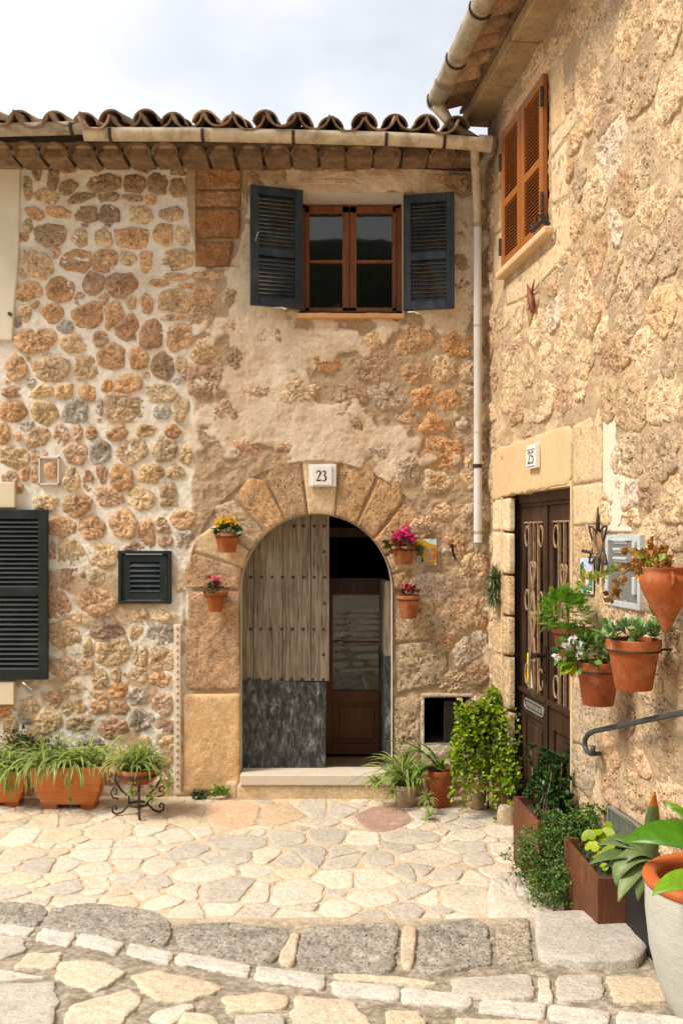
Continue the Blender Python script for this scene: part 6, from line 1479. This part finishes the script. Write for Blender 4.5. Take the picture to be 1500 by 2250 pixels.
# ---------------- spider plants and troughs at the left
def spider(root, c, n, L_, r, az=None, W_=.013, spread=1.0, mat=M_SPIDER, elo=.35, name='foliage'):
    b = MB()
    for _ in range(n):
        a = r.uniform(0, 6.28) if az is None else r.gauss(az[0], az[1]); el = r.uniform(elo, 1.45)
        b.blade(Vector(c)+Vector((r.gauss(0, .02*spread), r.gauss(0, .014*spread), 0)), a, el, L_*r.uniform(.55, 1.15), W_*r.uniform(.7, 1.2), r.random(), 9, r.uniform(1.5, 2.9))
    return b.build(name, mat, root, smooth=True)
def baby(b, s_, p, r, n=16, L_=.07):
    for _ in range(n): b.blade(p, r.uniform(0, 6.28), r.uniform(-.4, 1.3), L_*r.uniform(.7, 1.4), .011, r.random(), 5, r.uniform(1.0, 2.6))
def trough(x0, x1, ytop, ybot, d_front, depth, label, grp):
    X0 = (x0-750)/FPX*d_front; X1 = (x1-750)/FPX*d_front; yf = d_front-WD; z0 = CH-(ybot-HY)/FPX*d_front; z1 = CH-(ytop-HY)/FPX*d_front
    root = thing('terracotta_trough', label, 'planter', ((X0+X1)/2, yf+depth/2, 0), grp)
    b = MB(); hh = z1-z0
    lv = [(0, .10), (hh*.05, .10), (hh*.07, .085), (hh*.14, .085), (hh*.16, .075), (hh*.23, .075), (hh*.25, .065), (hh*.32, .065), (hh*.36, .045), (hh*.52, .045), (hh*.56, .03), (hh*.88, .005), (hh*.90, -.005), (hh, -.006)]
    rings_ = []
    def rect4(z, ins, ym=0): 
        ii = ins*.8
        return [(X0+ii, yf+ii*.6+ym, z0+z), (X1-ii, yf+ii*.6+ym, z0+z), (X1-ii, yf+depth-ii*.6-ym, z0+z), (X0+ii, yf+depth-ii*.6-ym, z0+z)]
    allr = [rect4(z, i) for z, i in lv]+[rect4(hh, .018, .01), rect4(hh*.86, .022, .01)]
    vs_ = [p for r4 in allr for p in r4]; fs = [(3, 2, 1, 0)]
    for i in range(len(allr)-1):
        for k in range(4): fs.append((i*4+k, i*4+(k+1) % 4, (i+1)*4+(k+1) % 4, (i+1)*4+k))
    e = (len(allr)-1)*4; fs.append((e, e+1, e+2, e+3)); b.add(vs_, fs); b.build('trough_body', M_TROUGH, root, bev=.003)
    for xx in (X0+(X1-X0)*.26, X0+(X1-X0)*.76):
        b = MB(); b.box((xx-.05, yf+.05, 0), (xx+.05, yf+depth-.05, z0+.002)); b.build('foot_block', M_TERRA, root, bev=.006)
    b = MB(); b.box((X0+.03, yf+.03, z1-.05), (X1-.03, yf+depth-.03, z1-.03)); b.build('soil', M_SOIL, root)
    return root, X0, X1, yf, z1
r1 = random.Random(77)
dF = 6.86
root, X0, X1, yf, zt = trough(63, 228, 1686, 1772, 6.83, .24, 'long orange terracotta trough of spider plants beside the iron pot stand', 'terracotta troughs under the shutter')
b = MB()
for fx in np.linspace(.08, .92, 9):
    for _ in range(17): b.blade((X0+(X1-X0)*fx+r1.gauss(0, .02), yf+.10+r1.gauss(0, .03), zt-.03), r1.uniform(0, 6.28), r1.uniform(.6, 1.45), r1.uniform(.20, .42), .019*r1.uniform(.7, 1.2), r1.random(), 9, r1.uniform(1.6, 3.0))
for _ in range(46): b.blade((X0+(X1-X0)*r1.uniform(-.02, .75), yf+.07, zt-.03), r1.gauss(-2.0, .6), r1.uniform(.4, 1.1), r1.uniform(.26, .42), .018, r1.random(), 10, r1.uniform(2.2, 3.2))
sx = X0+(X1-X0)*.60
b.build('foliage', M_SPIDER, root, smooth=True)
s_ = MB(); pts = [Vector((sx, yf+.08, zt)), Vector((sx+.005, yf-.03, zt+.03)), Vector((sx-.002, yf-.05, zt-.10)), Vector((sx-.008, yf-.055, zt-.22)), Vector((sx, yf-.055, zt-.36))]; s_.tube(pts, .002, 5)
s_.build('runner', M_GSTEM, root, smooth=True)
for i, q in enumerate(pts[2:]): b = MB(); baby(b, None, q, r1, 8+6*i, .03+.006*i); b.build('offshoot', M_SPIDER, root, smooth=True)
b = MB(); leaf_ball(b, (X0+.05, yf+.16, zt+.10), .13, 190, .022, .014, r1, (1.3, .7, .8), .1, .5); b.build('shrubby_foliage', M_DARKL, root, smooth=True)
root, X0, X1, yf, zt = trough(-95, 60, 1696, 1768, 6.90, .22, 'shorter terracotta trough of spider plants at the left edge', 'terracotta troughs under the shutter')
b = MB()
for fx in np.linspace(.05, .95, 9):
    for _ in range(17): b.blade((X0+(X1-X0)*fx+r1.gauss(0, .02), yf+.10+r1.gauss(0, .03), zt-.03), r1.uniform(0, 6.28), r1.uniform(.6, 1.45), r1.uniform(.20, .42), .019*r1.uniform(.7, 1.2), r1.random(), 9, r1.uniform(1.6, 3.0))
for _ in range(30): b.blade((X0+(X1-X0)*r1.uniform(.4, 1.0), yf+.07, zt-.03), r1.gauss(-1.4, .6), r1.uniform(.4, 1.1), r1.uniform(.24, .40), .018, r1.random(), 10, r1.uniform(2.2, 3.2))
b.build('foliage', M_SPIDER, root, smooth=True)
b = MB(); leaf_ball(b, (X1-.12, yf+.15, zt+.14), .15, 210, .022, .014, r1, (1.0, .6, 1.0), .1, .5); b.build('shrubby_foliage', M_DARKL, root, smooth=True)
b = MB(); baby(b, None, Vector((X1-.12, yf-.03, zt-.12)), r1, 20, .07); b.build('offshoot', M_SPIDER, root, smooth=True)
# iron stand with bowl
dS = 6.76; cX = (304-750)/FPX*dS; cY = dS-WD; rim_z = CH-(1690-HY)/FPX*dS; rr = 49/FPX*dS
stand = thing('pot_stand', 'low rusty iron scroll stand carrying a shallow bowl', 'plant stand', (cX, cY, 0))
b = MB(); b.tube([(cX+rr*.98*math.cos(a), cY+rr*.98*math.sin(a), rim_z-.03) for a in np.linspace(0, 2*math.pi, 31)], .007, 6, cap=False); b.build('ring', M_IRON, stand, smooth=True)
b = MB(); b.tube([(cX+rr*.42*math.cos(a), cY+rr*.42*math.sin(a), .075) for a in np.linspace(0, 2*math.pi, 25)], .009, 6, cap=False); b.build('ring', M_IRON, stand, smooth=True)
for an in (-75, -168, 10, 100):
    a = R(an); dx, dy = math.cos(a), math.sin(a)
    prf = [(rr*.98, rim_z-.03), (rr*1.02, rim_z-.07), (rr*.75, rim_z-.14), (rr*.40, .13), (rr*.42, .07), (rr*.7, .025), (rr*.95, .012), (rr*1.12, .03), (rr*1.14, .06), (rr*1.0, .075), (rr*.93, .055), (rr*1.0, .045)]
    b = MB(); b.tube([(cX+dx*q, cY+dy*q, z_) for q, z_ in prf], .0075, 6); b.build('leg', M_IRON, stand, smooth=True)
    sc1 = [(rr*.85, .12), (rr*1.1, .13), (rr*1.2, .165), (rr*1.08, .20), (rr*.92, .185), (rr*.94, .155), (rr*1.04, .155)]
    b = MB(); b.tube([(cX+dx*q, cY+dy*q, z_) for q, z_ in sc1], .006, 6); b.build('scroll', M_IRON, stand, smooth=True)
bowl = thing('plant_bowl', 'round clay bowl of spider plant resting in the iron stand', 'plant bowl', (cX, cY, rim_z-.12))
b = MB(); b.lathe([(rr*.2, -.10), (rr*.55, -.095), (rr*.80, -.06), (rr*.93, -.02), (rr*.96, .012), (rr*.90, .014), (rr*.86, -.01)], (cX, cY, rim_z), 32); b.build('bowl', M_TERRA, bowl, smooth=True)
soil(bowl, (cX, cY, rim_z-.005), rr*.86)
b = MB()
for _ in range(190): b.blade((cX+r1.gauss(0, .045), cY+r1.gauss(0, .04), rim_z-.005), r1.uniform(0, 6.28), r1.uniform(.4, 1.5), r1.uniform(.17, .36), .016*r1.uniform(.7, 1.2), r1.random(), 9, r1.uniform(1.6, 2.9))
b.build('foliage', M_SPIDER, bowl, smooth=True)
for (px, py0, py1, n) in ((289, 1690, 1742, 26), (333, 1700, 1756, 34), (372, 1690, 1728, 18), (296, 1700, 1720, 16)):
    q0 = F(px, py0, WD-dS+.06); q1 = F(px, py1, WD-dS+.13); s_ = MB(); s_.tube([(cX+.0, cY, rim_z+.02), (q0+Vector((0, -.02, .02))), q0.lerp(q1, .5), q1], .002, 5); s_.build('runner', M_GSTEM, bowl, smooth=True)
    b = MB(); baby(b, None, q1, r1, n, .055); b.build('offshoot', M_SPIDER, bowl, smooth=True); b = MB(); baby(b, None, q0.lerp(q1, .5), r1, n//2, .04); b.build('offshoot', M_SPIDER, bowl, smooth=True)

# ---------------- pots right of the arch
def floor_pot(px, py_rim, py_bot, rim_px, label, mat, base=.66, name='floor_pot', rimh=.03):
    db = CH*FPX/(py_bot-8-HY); X = (px-750)/FPX*db; y = db-WD; r = rim_px/2/FPX*db; h = CH-(py_rim-HY)/FPX*db
    root = thing(name, label, 'potted plant', (X, y, 0)); b = MB(); b.lathe(pot_profile(r, h, rim=rimh, base=base, th=.012, lip=.008), (X, y, 0), 34); b.build('pot', mat, root, smooth=True, auto=35)
    soil(root, (X, y, h-.02), r*.88); return root, Vector((X, y, h)), r
M_SALT = mat_basic('lime crusted clay', (.40, .27, .17), var=.2, rough=.9, bump=.2, stain=(.60, .55, .48), stain_amt=.9, stain_scale=9)
root, top, r = floor_pot(890, 1722, 1778, 58, 'small lime crusted clay pot with trailing spider plant by the doorstep', M_SALT, base=.72)
b = MB()
for _ in range(105): b.blade(top+Vector((r1.gauss(0, .025), r1.gauss(0, .02), -.01)), r1.uniform(0, 6.28), r1.uniform(.5, 1.5), r1.uniform(.2, .44), .016*r1.uniform(.7, 1.3), r1.random(), 9, r1.uniform(1.2, 2.7))
b.build('foliage', M_SPIDER, root, smooth=True)
for (px, py, pp, n) in ((832, 1722, .32, 40), (815, 1716, .3, 20), (862, 1742, .4, 30), (938, 1756, .5, 34), (943, 1795, .62, 26), (925, 1712, .45, 24), (850, 1700, .3, 26)):
    q1 = F(px, py, pp); 
    if q1.z < .02: q1.z = .02
    s_ = MB(); m = top.lerp(q1, .5)+Vector((0, 0, .09)); s_.tube([top, top.lerp(m, .6)+Vector((0, 0, .05)), m, m.lerp(q1, .6), q1], .0022, 5); s_.build('runner', M_GSTEM, root, smooth=True)
    b = MB(); baby(b, None, q1, r1, n, .075); b.build('offshoot', M_SPIDER, root, smooth=True)
s_ = MB(); q = top+Vector((-.02, -.02, 0)); s_.tube([q, F(850, 1690, .35), F(800, 1700, .33), F(765, 1722, .3)], .0015, 5); s_.build('runner', M_GSTEM, root, smooth=True)
root, top, r = floor_pot(965, 1690, 1780, 66, 'tall terracotta pot with a few broad arching strap leaves', M_TERRAD, base=.62, rimh=.035)
def strap(root, p, az, el, L_, W_, curl, mat, tn=.5, n=14, vf=.12, tip=0.0, tw=0.0, name='leaf', base=.4, thick=.002, roll=0.0):
    b = MB(); b.blade(p, az, el, L_, W_, tn, n, curl, vf, tip, tw, base, roll); return b.build(name, mat, root, smooth=True, solid=thick)
for az, el, L_, W_, cu in ((3.1, .95, .50, .045, 1.3), (-2.95, 1.15, .42, .05, 2.6), (-2.4, .75, .36, .055, 2.6), (-1.7, 1.2, .24, .04, 1.9), (2.6, 1.3, .30, .035, 1.5), (.2, 1.25, .26, .035, 1.6), (-.7, 1.0, .24, .035, 2.0), (-2.3, .7, .32, .04, 2.9)):
    strap(root, top+Vector((r1.gauss(0, .01), r1.gauss(0, .01), -.02)), az, el, L_, W_, cu, M_STRAPB, r1.uniform(.2, .8))
# trailing vine mass
vb = F(1070, 1775, .45)
vine = thing('trailing_vine', 'mass of yellow green round leaved trailing vine spilling down in the corner', 'plant', (vb.x, vb.y, 0))
b = MB(); bd = MB(); s_ = MB()
def vleaf(B_, p, r, s=.033):
    d = rdir(r, -.3); B_.leaf(p, (d+Vector((-.2, -.6, 0))).normalized(), (rdir(r, .7)+Vector((-.5, -.6, .4))).normalized(), s*r.uniform(.75, 1.3), s*r.uniform(.75, 1.15), r.random(), .08)
def at(px, py, p): return F(px, py, p)
for (cx, cy, rx_, ry_, n, p0) in ((1075, 1610, 66, 58, 1200, .36), (1030, 1610, 36, 40, 420, .40), (1082, 1540, 22, 34, 170, .30), (1112, 1650, 32, 55, 380, .42), (1070, 1680, 50, 40, 260, .30), (1012, 1562, 14, 18, 60, .38), (1118, 1700, 22, 60, 260, .5), (1108, 1590, 34, 46, 420, .42), (1050, 1570, 30, 30, 260, .40), (1010, 1660, 22, 40, 120, .42)):
    c = at(cx, cy, p0); rx2, rz2 = rx_/300, ry_/300
    for _ in range(n):
        d = rdir(r1, .2); q = r1.uniform(.35, 1.05); p = c+Vector((d.x*rx2*q, d.y*.13*q, d.z*rz2*q)); vleaf(bd if r1.random() < .14 or q < .55 else b, p, r1)
for k in range(46):
    px = r1.uniform(990, 1145); py0 = r1.uniform(1600, 1660); L_ = r1.uniform(60, 150)*(1.0 if px > 1010 else .8)
    if 1085 < px < 1125: L_ *= 1.15
    p0 = r1.uniform(.38, .56); q = []
    for i in range(9): q.append(at(px+6*math.sin(i*.7+k), min(1800, py0+L_*i/8), p0+.01*i))
    q = [Vector((v.x, v.y, max(.02, v.z))) for v in q]; s_.tube(q, .0018, 5)
    for i in range(8):
        for m in range(r1.randint(2, 4)): vleaf(b if r1.random() < .8 else bd, q[i].lerp(q[i+1], r1.random())+rdir(r1)*.014, r1, .029)
q = [at(1105, 1680, .5), at(1112, 1740, .52), at(1104, 1790, .55), at(1118, 1812, .62), at(1100, 1822, .66), at(1090, 1832, .7)]
q = [Vector((v.x, v.y, max(.02, v.z))) for v in q]; s_.tube(q, .002, 5)
for i in range(5):
    for m in range(9): vleaf(b, q[i].lerp(q[i+1], r1.random())+rdir(r1)*.014, r1, .022)
b.build('light_leaves', M_VINE, vine, smooth=True); bd.build('dark_leaves', M_VINED, vine, smooth=True); s_.build('stems', M_BARK, vine)
b = MB(); c = at(1092, 1700, .26); b.lathe(pot_profile(.12, .24, base=.6), (c.x, c.y, .32), 28); b.build('pot', M_TERRAD, vine, smooth=True, auto=35)
b = MB()
for dx in (-.08, .08):
    for dy in (-.07, .07): b.tube([(c.x+dx, c.y+dy, 0), (c.x+dx*.9, c.y+dy*.9, .33)], .008, 6)
b.tube([(c.x+.1*math.cos(a), c.y+.1*math.sin(a), .32) for a in np.linspace(0, 6.283, 21)], .008, 6, cap=False); b.build('stand', M_IRON, vine, smooth=True)
vf_ = MB(); 
for _ in range(60): vf_.leaf(at(r1.uniform(1100, 1140), r1.uniform(1560, 1640), r1.uniform(.5, .56)), rdir(r1), rdir(r1, 1), .030, .015, r1.random(), .15)
vf_.build('variegated_leaves', mat_leaf('cream edged leaf', (.16, .24, .08), (.50, .55, .30)), vine, smooth=True)
# objects under the vine
c = G(1046, 1776, 0); o_ = thing('stone_pot', 'small rounded pale stone pot half hidden at the foot of the vine', 'pot', c)
b = MB(); b.lathe([(.02, 0), (.045, 0), (.062, .05), (.055, .10), (.045, .115), (.035, .115), (.035, .09)], c, 22); b.build('pot', M_SALT, o_, smooth=True)
c = G(1112, 1815, 0); p = superellipse(c.x, c.y+.05, .055, .05, 0, rnd=rnd)
o = stone('corner_stone', p, GF, .12, .008, M_FLAG, (.42, .34, .24), None, seed=5, res=.014, flat=.8, rnd=rnd, bury=.01)
o['label'] = 'pale upright guard stone beside the corten planter'; o['category'] = 'stone'

# ---------------- corten planters
def planter(dn, df, xn, xf, wdt, z0, h, label, mat, name='planter', th=.02, grp=None, soil_d=.05):
    """open box; left edge from (xf, depth df) to (xn, depth dn)"""
    yn, yf = dn-WD, df-WD
    L2 = math.hypot(xn-xf, yn-yf); ux, uy = (xn-xf)/L2, (yn-yf)/L2; nx, ny = -uy, ux
    if nx < 0: nx, ny = -nx, -ny
    root = thing(name, label, 'planter', ((xn+xf)/2+nx*wdt/2, (yn+yf)/2+ny*wdt/2, z0), grp)
    fr = lambda u, v, n: (xf+ux*u+nx*n, yf+uy*u+ny*n, z0+v)
    b = MB(); b.boxf(fr, 0, L2, 0, h, 0, th); b.boxf(fr, 0, L2, 0, h, wdt-th, wdt); b.boxf(fr, 0, th, 0, h, th, wdt-th); b.boxf(fr, L2-th, L2, 0, h, th, wdt-th); b.boxf(fr, th, L2-th, 0, .02, th, wdt-th)
    b.build('box', mat, root, bev=.002)
    b = MB(); b.boxf(fr, th, L2-th, h-soil_d-.02, h-soil_d, th, wdt-th); b.build('soil', M_SOIL, root)
    return root, fr, L2
p1, fr1, L1 = planter(5.28, 5.815, 1.081, 1.044, .27, 0, .389, 'rust brown steel planter of dark succulent shrub, further from the steps', M_CORTEN, 'corten_planter', grp='rust brown steel planters')
p2, fr2, L2_ = planter(4.42, 5.02, 1.183, 1.166, .30, 0, .390, 'rust brown steel planter with heart shaped leaves, nearer the steps', M_CORTEN, 'corten_planter', grp='rust brown steel planters')
p3, fr3, L3_ = planter(3.98, 4.42, 1.305, 1.312, .20, .16, .30, 'black fibre planter with broad leaved plant beside the round pot', M_BLACKP, 'black_planter')
# dark succulent shrub in planter 1
b = MB(); s_ = MB()
for k in range(34):
    base_ = Vector(fr1(r1.uniform(.08, .44), .34, r1.uniform(.06, .2))); tip_ = base_+Vector((r1.uniform(-.06, .16), r1.uniform(-.08, .16), r1.uniform(.14, .36)))
    if k == 0: tip_ = F(1205, 1662, WD-5.6)
    m = base_.lerp(tip_, .5)+rdir(r1)*.02; s_.tube([base_, m, tip_], [.006, .005, .004], 6)
    for j in range(5): rosette(b, m.lerp(tip_, j/4)+rdir(r1)*.012, rdir(r1, 1.4), 9, .040, .024, r1, .35)
    rosette(b, tip_, (0, -.1, 1), 14, .045, .024, r1, .5)
for _ in range(60): rosette(b, Vector(fr1(r1.uniform(.04, .5), r1.uniform(.36, .60), r1.uniform(.04, .30))), rdir(r1, 1.2)+Vector((-.3, -.3, 0)), 8, .042, .024, r1, .35)
for _ in range(40): rosette(b, Vector(fr1(r1.uniform(.25, .85), r1.uniform(.36, .52), r1.uniform(.14, .34))), rdir(r1, 1.2)+Vector((-.3, -.3, 0)), 8, .036, .02, r1, .35)
b.build('foliage', M_DARKL, p1, smooth=True); s_.build('stems', M_BARK, p1, smooth=True)
# creeping shrub spilling over between the planters
cs = thing('creeping_shrub', 'small leaved green creeping shrub spilling between the two rust brown planters', 'plant', (1.02, -1.7, 0))
b = MB(); s_ = MB()
def sleaf(p, r, s=.017): b.leaf(p, (rdir(r, .2)), (rdir(r, .8)+Vector((-.4, -.3, .3))).normalized(), s*r.uniform(.7, 1.4), s*.62, r.random(), .15)
for (px, py, d, rx_, ry_, rz_, n) in ((1200, 1880, 5.15, .17, .14, .15, 1700), (1250, 1830, 5.2, .17, .14, .10, 1100), (1200, 1955, 4.95, .10, .10, .11, 700), (1290, 1815, 5.1, .15, .14, .09, 700), (1160, 1900, 5.1, .07, .08, .10, 300), (1330, 1800, 5.0, .13, .12, .06, 420), (1235, 1950, 4.9, .06, .08, .10, 300)):
    c = Vector(((px-750)/FPX*d, d-WD, CH-(py-HY)/FPX*d))
    for _ in range(n):
        dd = rdir(r1, .1); q = r1.uniform(.5, 1.08)**.6; q *= 1+.16*math.sin(dd.x*7+px)+.1*math.sin(dd.z*9)
        p = c+Vector((dd.x*rx_*q, dd.y*ry_*q, dd.z*rz_*q))
        if p.z > .01: sleaf(p, r1)
for k in range(46):
    d = r1.uniform(4.95, 5.3); p = Vector(((r1.uniform(1150, 1300)-750)/FPX*d, d-WD, CH-(r1.uniform(1800, 1950)-HY)/FPX*d)); q = [p]
    dr_ = (rdir(r1, .1)+Vector((-.7, -.3, 0))).normalized()
    for i in range(5): q.append(q[-1]+dr_*.032+Vector((0, 0, -.004*i)))
    q = [Vector((v.x, v.y, max(.015, v.z))) for v in q]; s_.tube(q, .0016, 5)
    for v in q:
        for _ in range(5): sleaf(v+rdir(r1)*.008, r1, .014)
b.build('foliage', M_SHRUB, cs, smooth=True); s_.build('stems', M_BARK, cs)
# heart leaves in planter 2
def heart(b, p, nrm, s, tn, r):
    nrm = Vector(nrm).normalized(); u = nrm.orthogonal().normalized(); a0 = r.uniform(0, 6.28); v = nrm.cross(u); u, v = u*math.cos(a0)+v*math.sin(a0), v*math.cos(a0)-u*math.sin(a0)
    n = 14; vs_ = [Vector(p)]
    for k in range(n):
        a = 2*math.pi*k/n; rr = s*(1-.55*math.exp(-((a if a < math.pi else a-2*math.pi)/.35)**2)); vs_.append(Vector(p)+u*rr*math.cos(a)+v*rr*math.sin(a)+nrm*(.10*s*math.cos(2*a)+.12*s))
    b.add(vs_, [(0, 1+k, 1+(k+1) % n) for k in range(n)], tn)
b = MB(); s_ = MB()
for (px, py, s, d) in [(1292,1838,.030,4.75),(1310,1830,.028,4.8),(1333,1835,.032,4.8),(1300,1862,.030,4.7),(1338,1878,.034,4.6),(1322,1880,.022,4.65),(1368,1880,.030,4.55),(1345,1850,.028,4.7),(1320,1850,.026,4.75),(1362,1845,.03,4.75),(1310,1885,.018,4.6),(1350,1900,.018,4.5),(1375,1860,.028,4.7),(1326,1905,.016,4.5),(1340,1818,.028,4.85),(1356,1825,.026,4.85)]:
    p = Vector(((px-750)/FPX*d, d-WD, CH-(py-HY)/FPX*d)); heart(b, p, (r1.gauss(-.3, .3), r1.gauss(-.6, .3), 1), s*1.25, r1.uniform(.5, 1), r1)
    s_.tube([Vector((p.x+.02, p.y+.02, .33)), p.lerp(Vector((p.x+.02, p.y+.02, .33)), .5)+rdir(r1)*.01, p], .002, 5)
b.build('heart_leaves', M_VINE, p2, smooth=True); s_.build('stems', M_GSTEM, p2)
b = MB(); 
for _ in range(150): q = Vector(fr2(r1.uniform(.04, L2_-.04), .33, r1.uniform(.04, .26))); b.leaf(q, rdir(r1, .8), rdir(r1), .03, .018, r1.random(), .2)
b.build('dry_stalks', M_DRY if False else M_DARKL, p2, smooth=True)
b = MB()
for _ in range(8): q = Vector(fr2(L2_-.08+r1.gauss(0, .02), .36, .2+r1.gauss(0, .02))); b.leaf(q, rdir(r1, .4), rdir(r1), .04, .03, r1.random(), .3)
b.build('withered_leaves', M_DRY, p2, smooth=True)
b = MB()
for k in range(26):
    base_ = Vector(fr2(r1.uniform(.02, .2), .35, r1.uniform(.12, .28))); 
    for j in range(7): 
        for _ in range(3): b.leaf(base_+Vector((0, 0, j*.018)), rdir(r1, -.1), rdir(r1, 1), .026, .010, r1.random(), .2)
b.build('upright_shoots', M_SHRUB, p2, smooth=True)
# broad strap leaves in the black planter
hc = Vector(((1436-750)/FPX*4.15, 4.15-WD, .63))
for az, el, L_, W_, cu, tn in ((2.95, .50, .27, .065, .9, .25), (3.2, .22, .30, .065, .8, .1), (3.12, .02, .24, .055, .5, .95), (-2.8, .30, .25, .08, 2.2, .7), (-2.55, -.25, .27, .07, .9, 1.0), (-2.95, .7, .20, .06, 2.8, .4), (2.7, .75, .22, .06, 1.2, .2), (-2.3, -.5, .20, .06, .9, .35)):
    strap(p3, hc+Vector((r1.gauss(0, .012), r1.gauss(0, .015), -.06)), az, el, L_, W_, cu, M_OLIVE, tn, vf=.16, tip=.12, base=.75, roll=-.45)
b = MB(); u_ = hc+Vector((-.02, -.02, -.07)); b.blade(u_, -1.6, 1.50, .33, .066, .25, 14, .25, .06, .12); lf_ = b.build('leaf', M_OLIVE, p3, smooth=True, solid=.0015); lf_.data.materials.append(mat_leaf('burnt leaf tip', (.60, .20, .02), (.80, .36, .04)))
for q_ in list(lf_.data.polygons)[-6:]: q_.material_index = 1
b = MB(); b.blade(hc+Vector((.14, .05, -.05)), 0, 1.45, .36, .10, .05, 12, .4, .1, .5); b.build('leaf', M_DARKL, p3, smooth=True, solid=.003)
b = MB(); b.blade(hc+Vector((-.03, .05, .02)), 2.9, .9, .15, .025, .6, 10, .6, .1, 0); b.build('leaf', M_STRAPB, p3, smooth=True, solid=.002)

# big round pot
dP = 3.42; PX_, PZ_ = (1584-750)/FPX*dP, CH-(1924-HY)/FPX*dP; pr0 = .262; zb0 = .22
bp = thing('round_pot', 'large pale grey round pot with bright orange rim at the right edge', 'pot', (PX_, dP-WD, zb0))
c = (PX_, dP-WD, zb0); hp = PZ_-zb0
b = MB(); b.lathe([(.05, 0), (.15, 0), (.165, .01), (.215, hp*.25), (.248, hp*.5), (.262, hp*.75), (.262, hp*.95), (.255, hp*.955)], c, 64, close=False); b.build('body', M_GREYPOT, bp, smooth=True, auto=45)
b = MB(); pro = [(.254, hp*.93), (.266, hp*.935), (.272, hp*.96), (.270, hp*.985), (.258, hp), (.235, hp*1.0), (.222, hp*.985), (.216, hp*.95), (.214, hp*.82)]
b.lathe(pro, c, 64, close=False); b.build('rim', M_POTRIM, bp, smooth=True)
soil(bp, (PX_, dP-WD, zb0+hp*.86), .214)
for az, el, L_, W_, cu, tn, off in ((3.75, .45, .36, .115, 1.7, .95, (.06, -.16, .10)), (2.85, .35, .40, .12, .9, .15, (.02, .02, .20)), (2.3, 1.1, .34, .05, 1.0, .7, (-.02, .02, .12)), (3.0, 1.15, .30, .05, .9, .6, (.02, .05, .14)), (-.6, .8, .35, .08, 2.0, .6, (.03, 0, .1)), (1.2, .9, .3, .08, 1.5, .5, (.03, 0, .1)), (-1.4, .6, .22, .07, 2.2, .9, (.06, -.10, .06)), (2.0, 1.25, .36, .07, .8, .4, (0.05, 0, .1))):
    base_ = Vector((PX_, dP-WD, PZ_-.05))+Vector(off)*.6; L_ *= .9
    strap(bp, base_, az, el, L_, W_, cu, M_STRAPB, tn, vf=.18, tip=.0, base=.35, roll=-.6 if az > 2 else 0)
    s_ = MB(); s_.tube([Vector((PX_+off[0]*.3-.02, dP-WD+off[1]*.3, PZ_-.08)), base_], .005, 6); s_.build('stalk', M_GSTEM, bp, smooth=True)
strap(bp, Vector((1.27, 3.2-WD, .80)), 3.25, .25, .25, .085, .9, M_STRAPB, .95, vf=.2, base=.8, roll=-.5)
b = MB(); q = Vector((PX_-.10, dP-WD-.10, PZ_-.07))
for _ in range(40): b.leaf(q+rdir(r1)*.015, rdir(r1, .8), rdir(r1, 1), .03, .010, r1.random(), .1)
b.build('seedling', M_FERN, bp, smooth=True)

# little weeds at the foot of the wall
for i, (px, py, n, lab) in enumerate(((437, 1742, 90, 'dark green weed at the foot of the left door jamb'), (484, 1735, 90, 'small weed left of the marble doorstep'))):
    c = F(px, py, .09); c.z = .01; wd_o = thing('weed', lab, 'weed', c); b = MB(); 
    for _ in range(n): b.leaf(c+Vector((r1.gauss(0, .035), r1.gauss(0, .02), abs(r1.gauss(.01, .02))+(.03 if i else 0))), rdir(r1, .4), rdir(r1, 1), .028, .022, r1.random(), .15)
    b.build('leaves', M_DARKL if i == 0 else M_FERN, wd_o, smooth=True)
b = MB()
for _ in range(26): 
    c = F(r1.uniform(20, 70), r1.uniform(1600, 1640), .05); b.leaf(c, rdir(r1, .3), rdir(r1, 1), .04, .03, r1.random(), .2)
wd2 = thing('wall_sprig', 'dark leafy sprig climbing the wall behind the left trough', 'plant', F(40, 1640, .05)); b.build('leaves', M_DARKL, wd2, smooth=True)
s_ = MB(); s_.tube([F(10, 1605, .04), F(36, 1612, .06), F(60, 1640, .07), F(90, 1690, .1)], .004, 6); s_.build('stem', M_BARK, wd2, smooth=True)

# ================================================================ wooded hillside across the valley, behind the camera (seen only in the window panes)
gx = np.linspace(-70, 70, 90); gy = np.linspace(-70, -24, 40)
X, Y = np.meshgrid(gx, gy); P = np.stack([X*.06, Y*.06, X*0], -1)
Z = sstep(-24, -48, Y)*(18.2+4*fbm(P, 4, 3))-.4+.8*fbm(P*9, 3, 4)*sstep(-24, -30, Y)
V = np.stack([X, Y, Z], -1).reshape(-1, 3); ny_, nx_ = X.shape; idx = np.arange(ny_*nx_).reshape(ny_, nx_)
Fq = np.stack([idx[:-1, :-1], idx[:-1, 1:], idx[1:, 1:], idx[1:, :-1]], -1).reshape(-1, 4)
me, og = mesh_np('hill', V, Fq); me.materials.append(mat_basic('wooded slope', (.035, .042, .02), var=.5, scale=1.2, rough=.95, bump=.5, bscale=4)); o = bpy.data.objects.new('hill', me); reg(o, og); o['kind'] = 'structure'
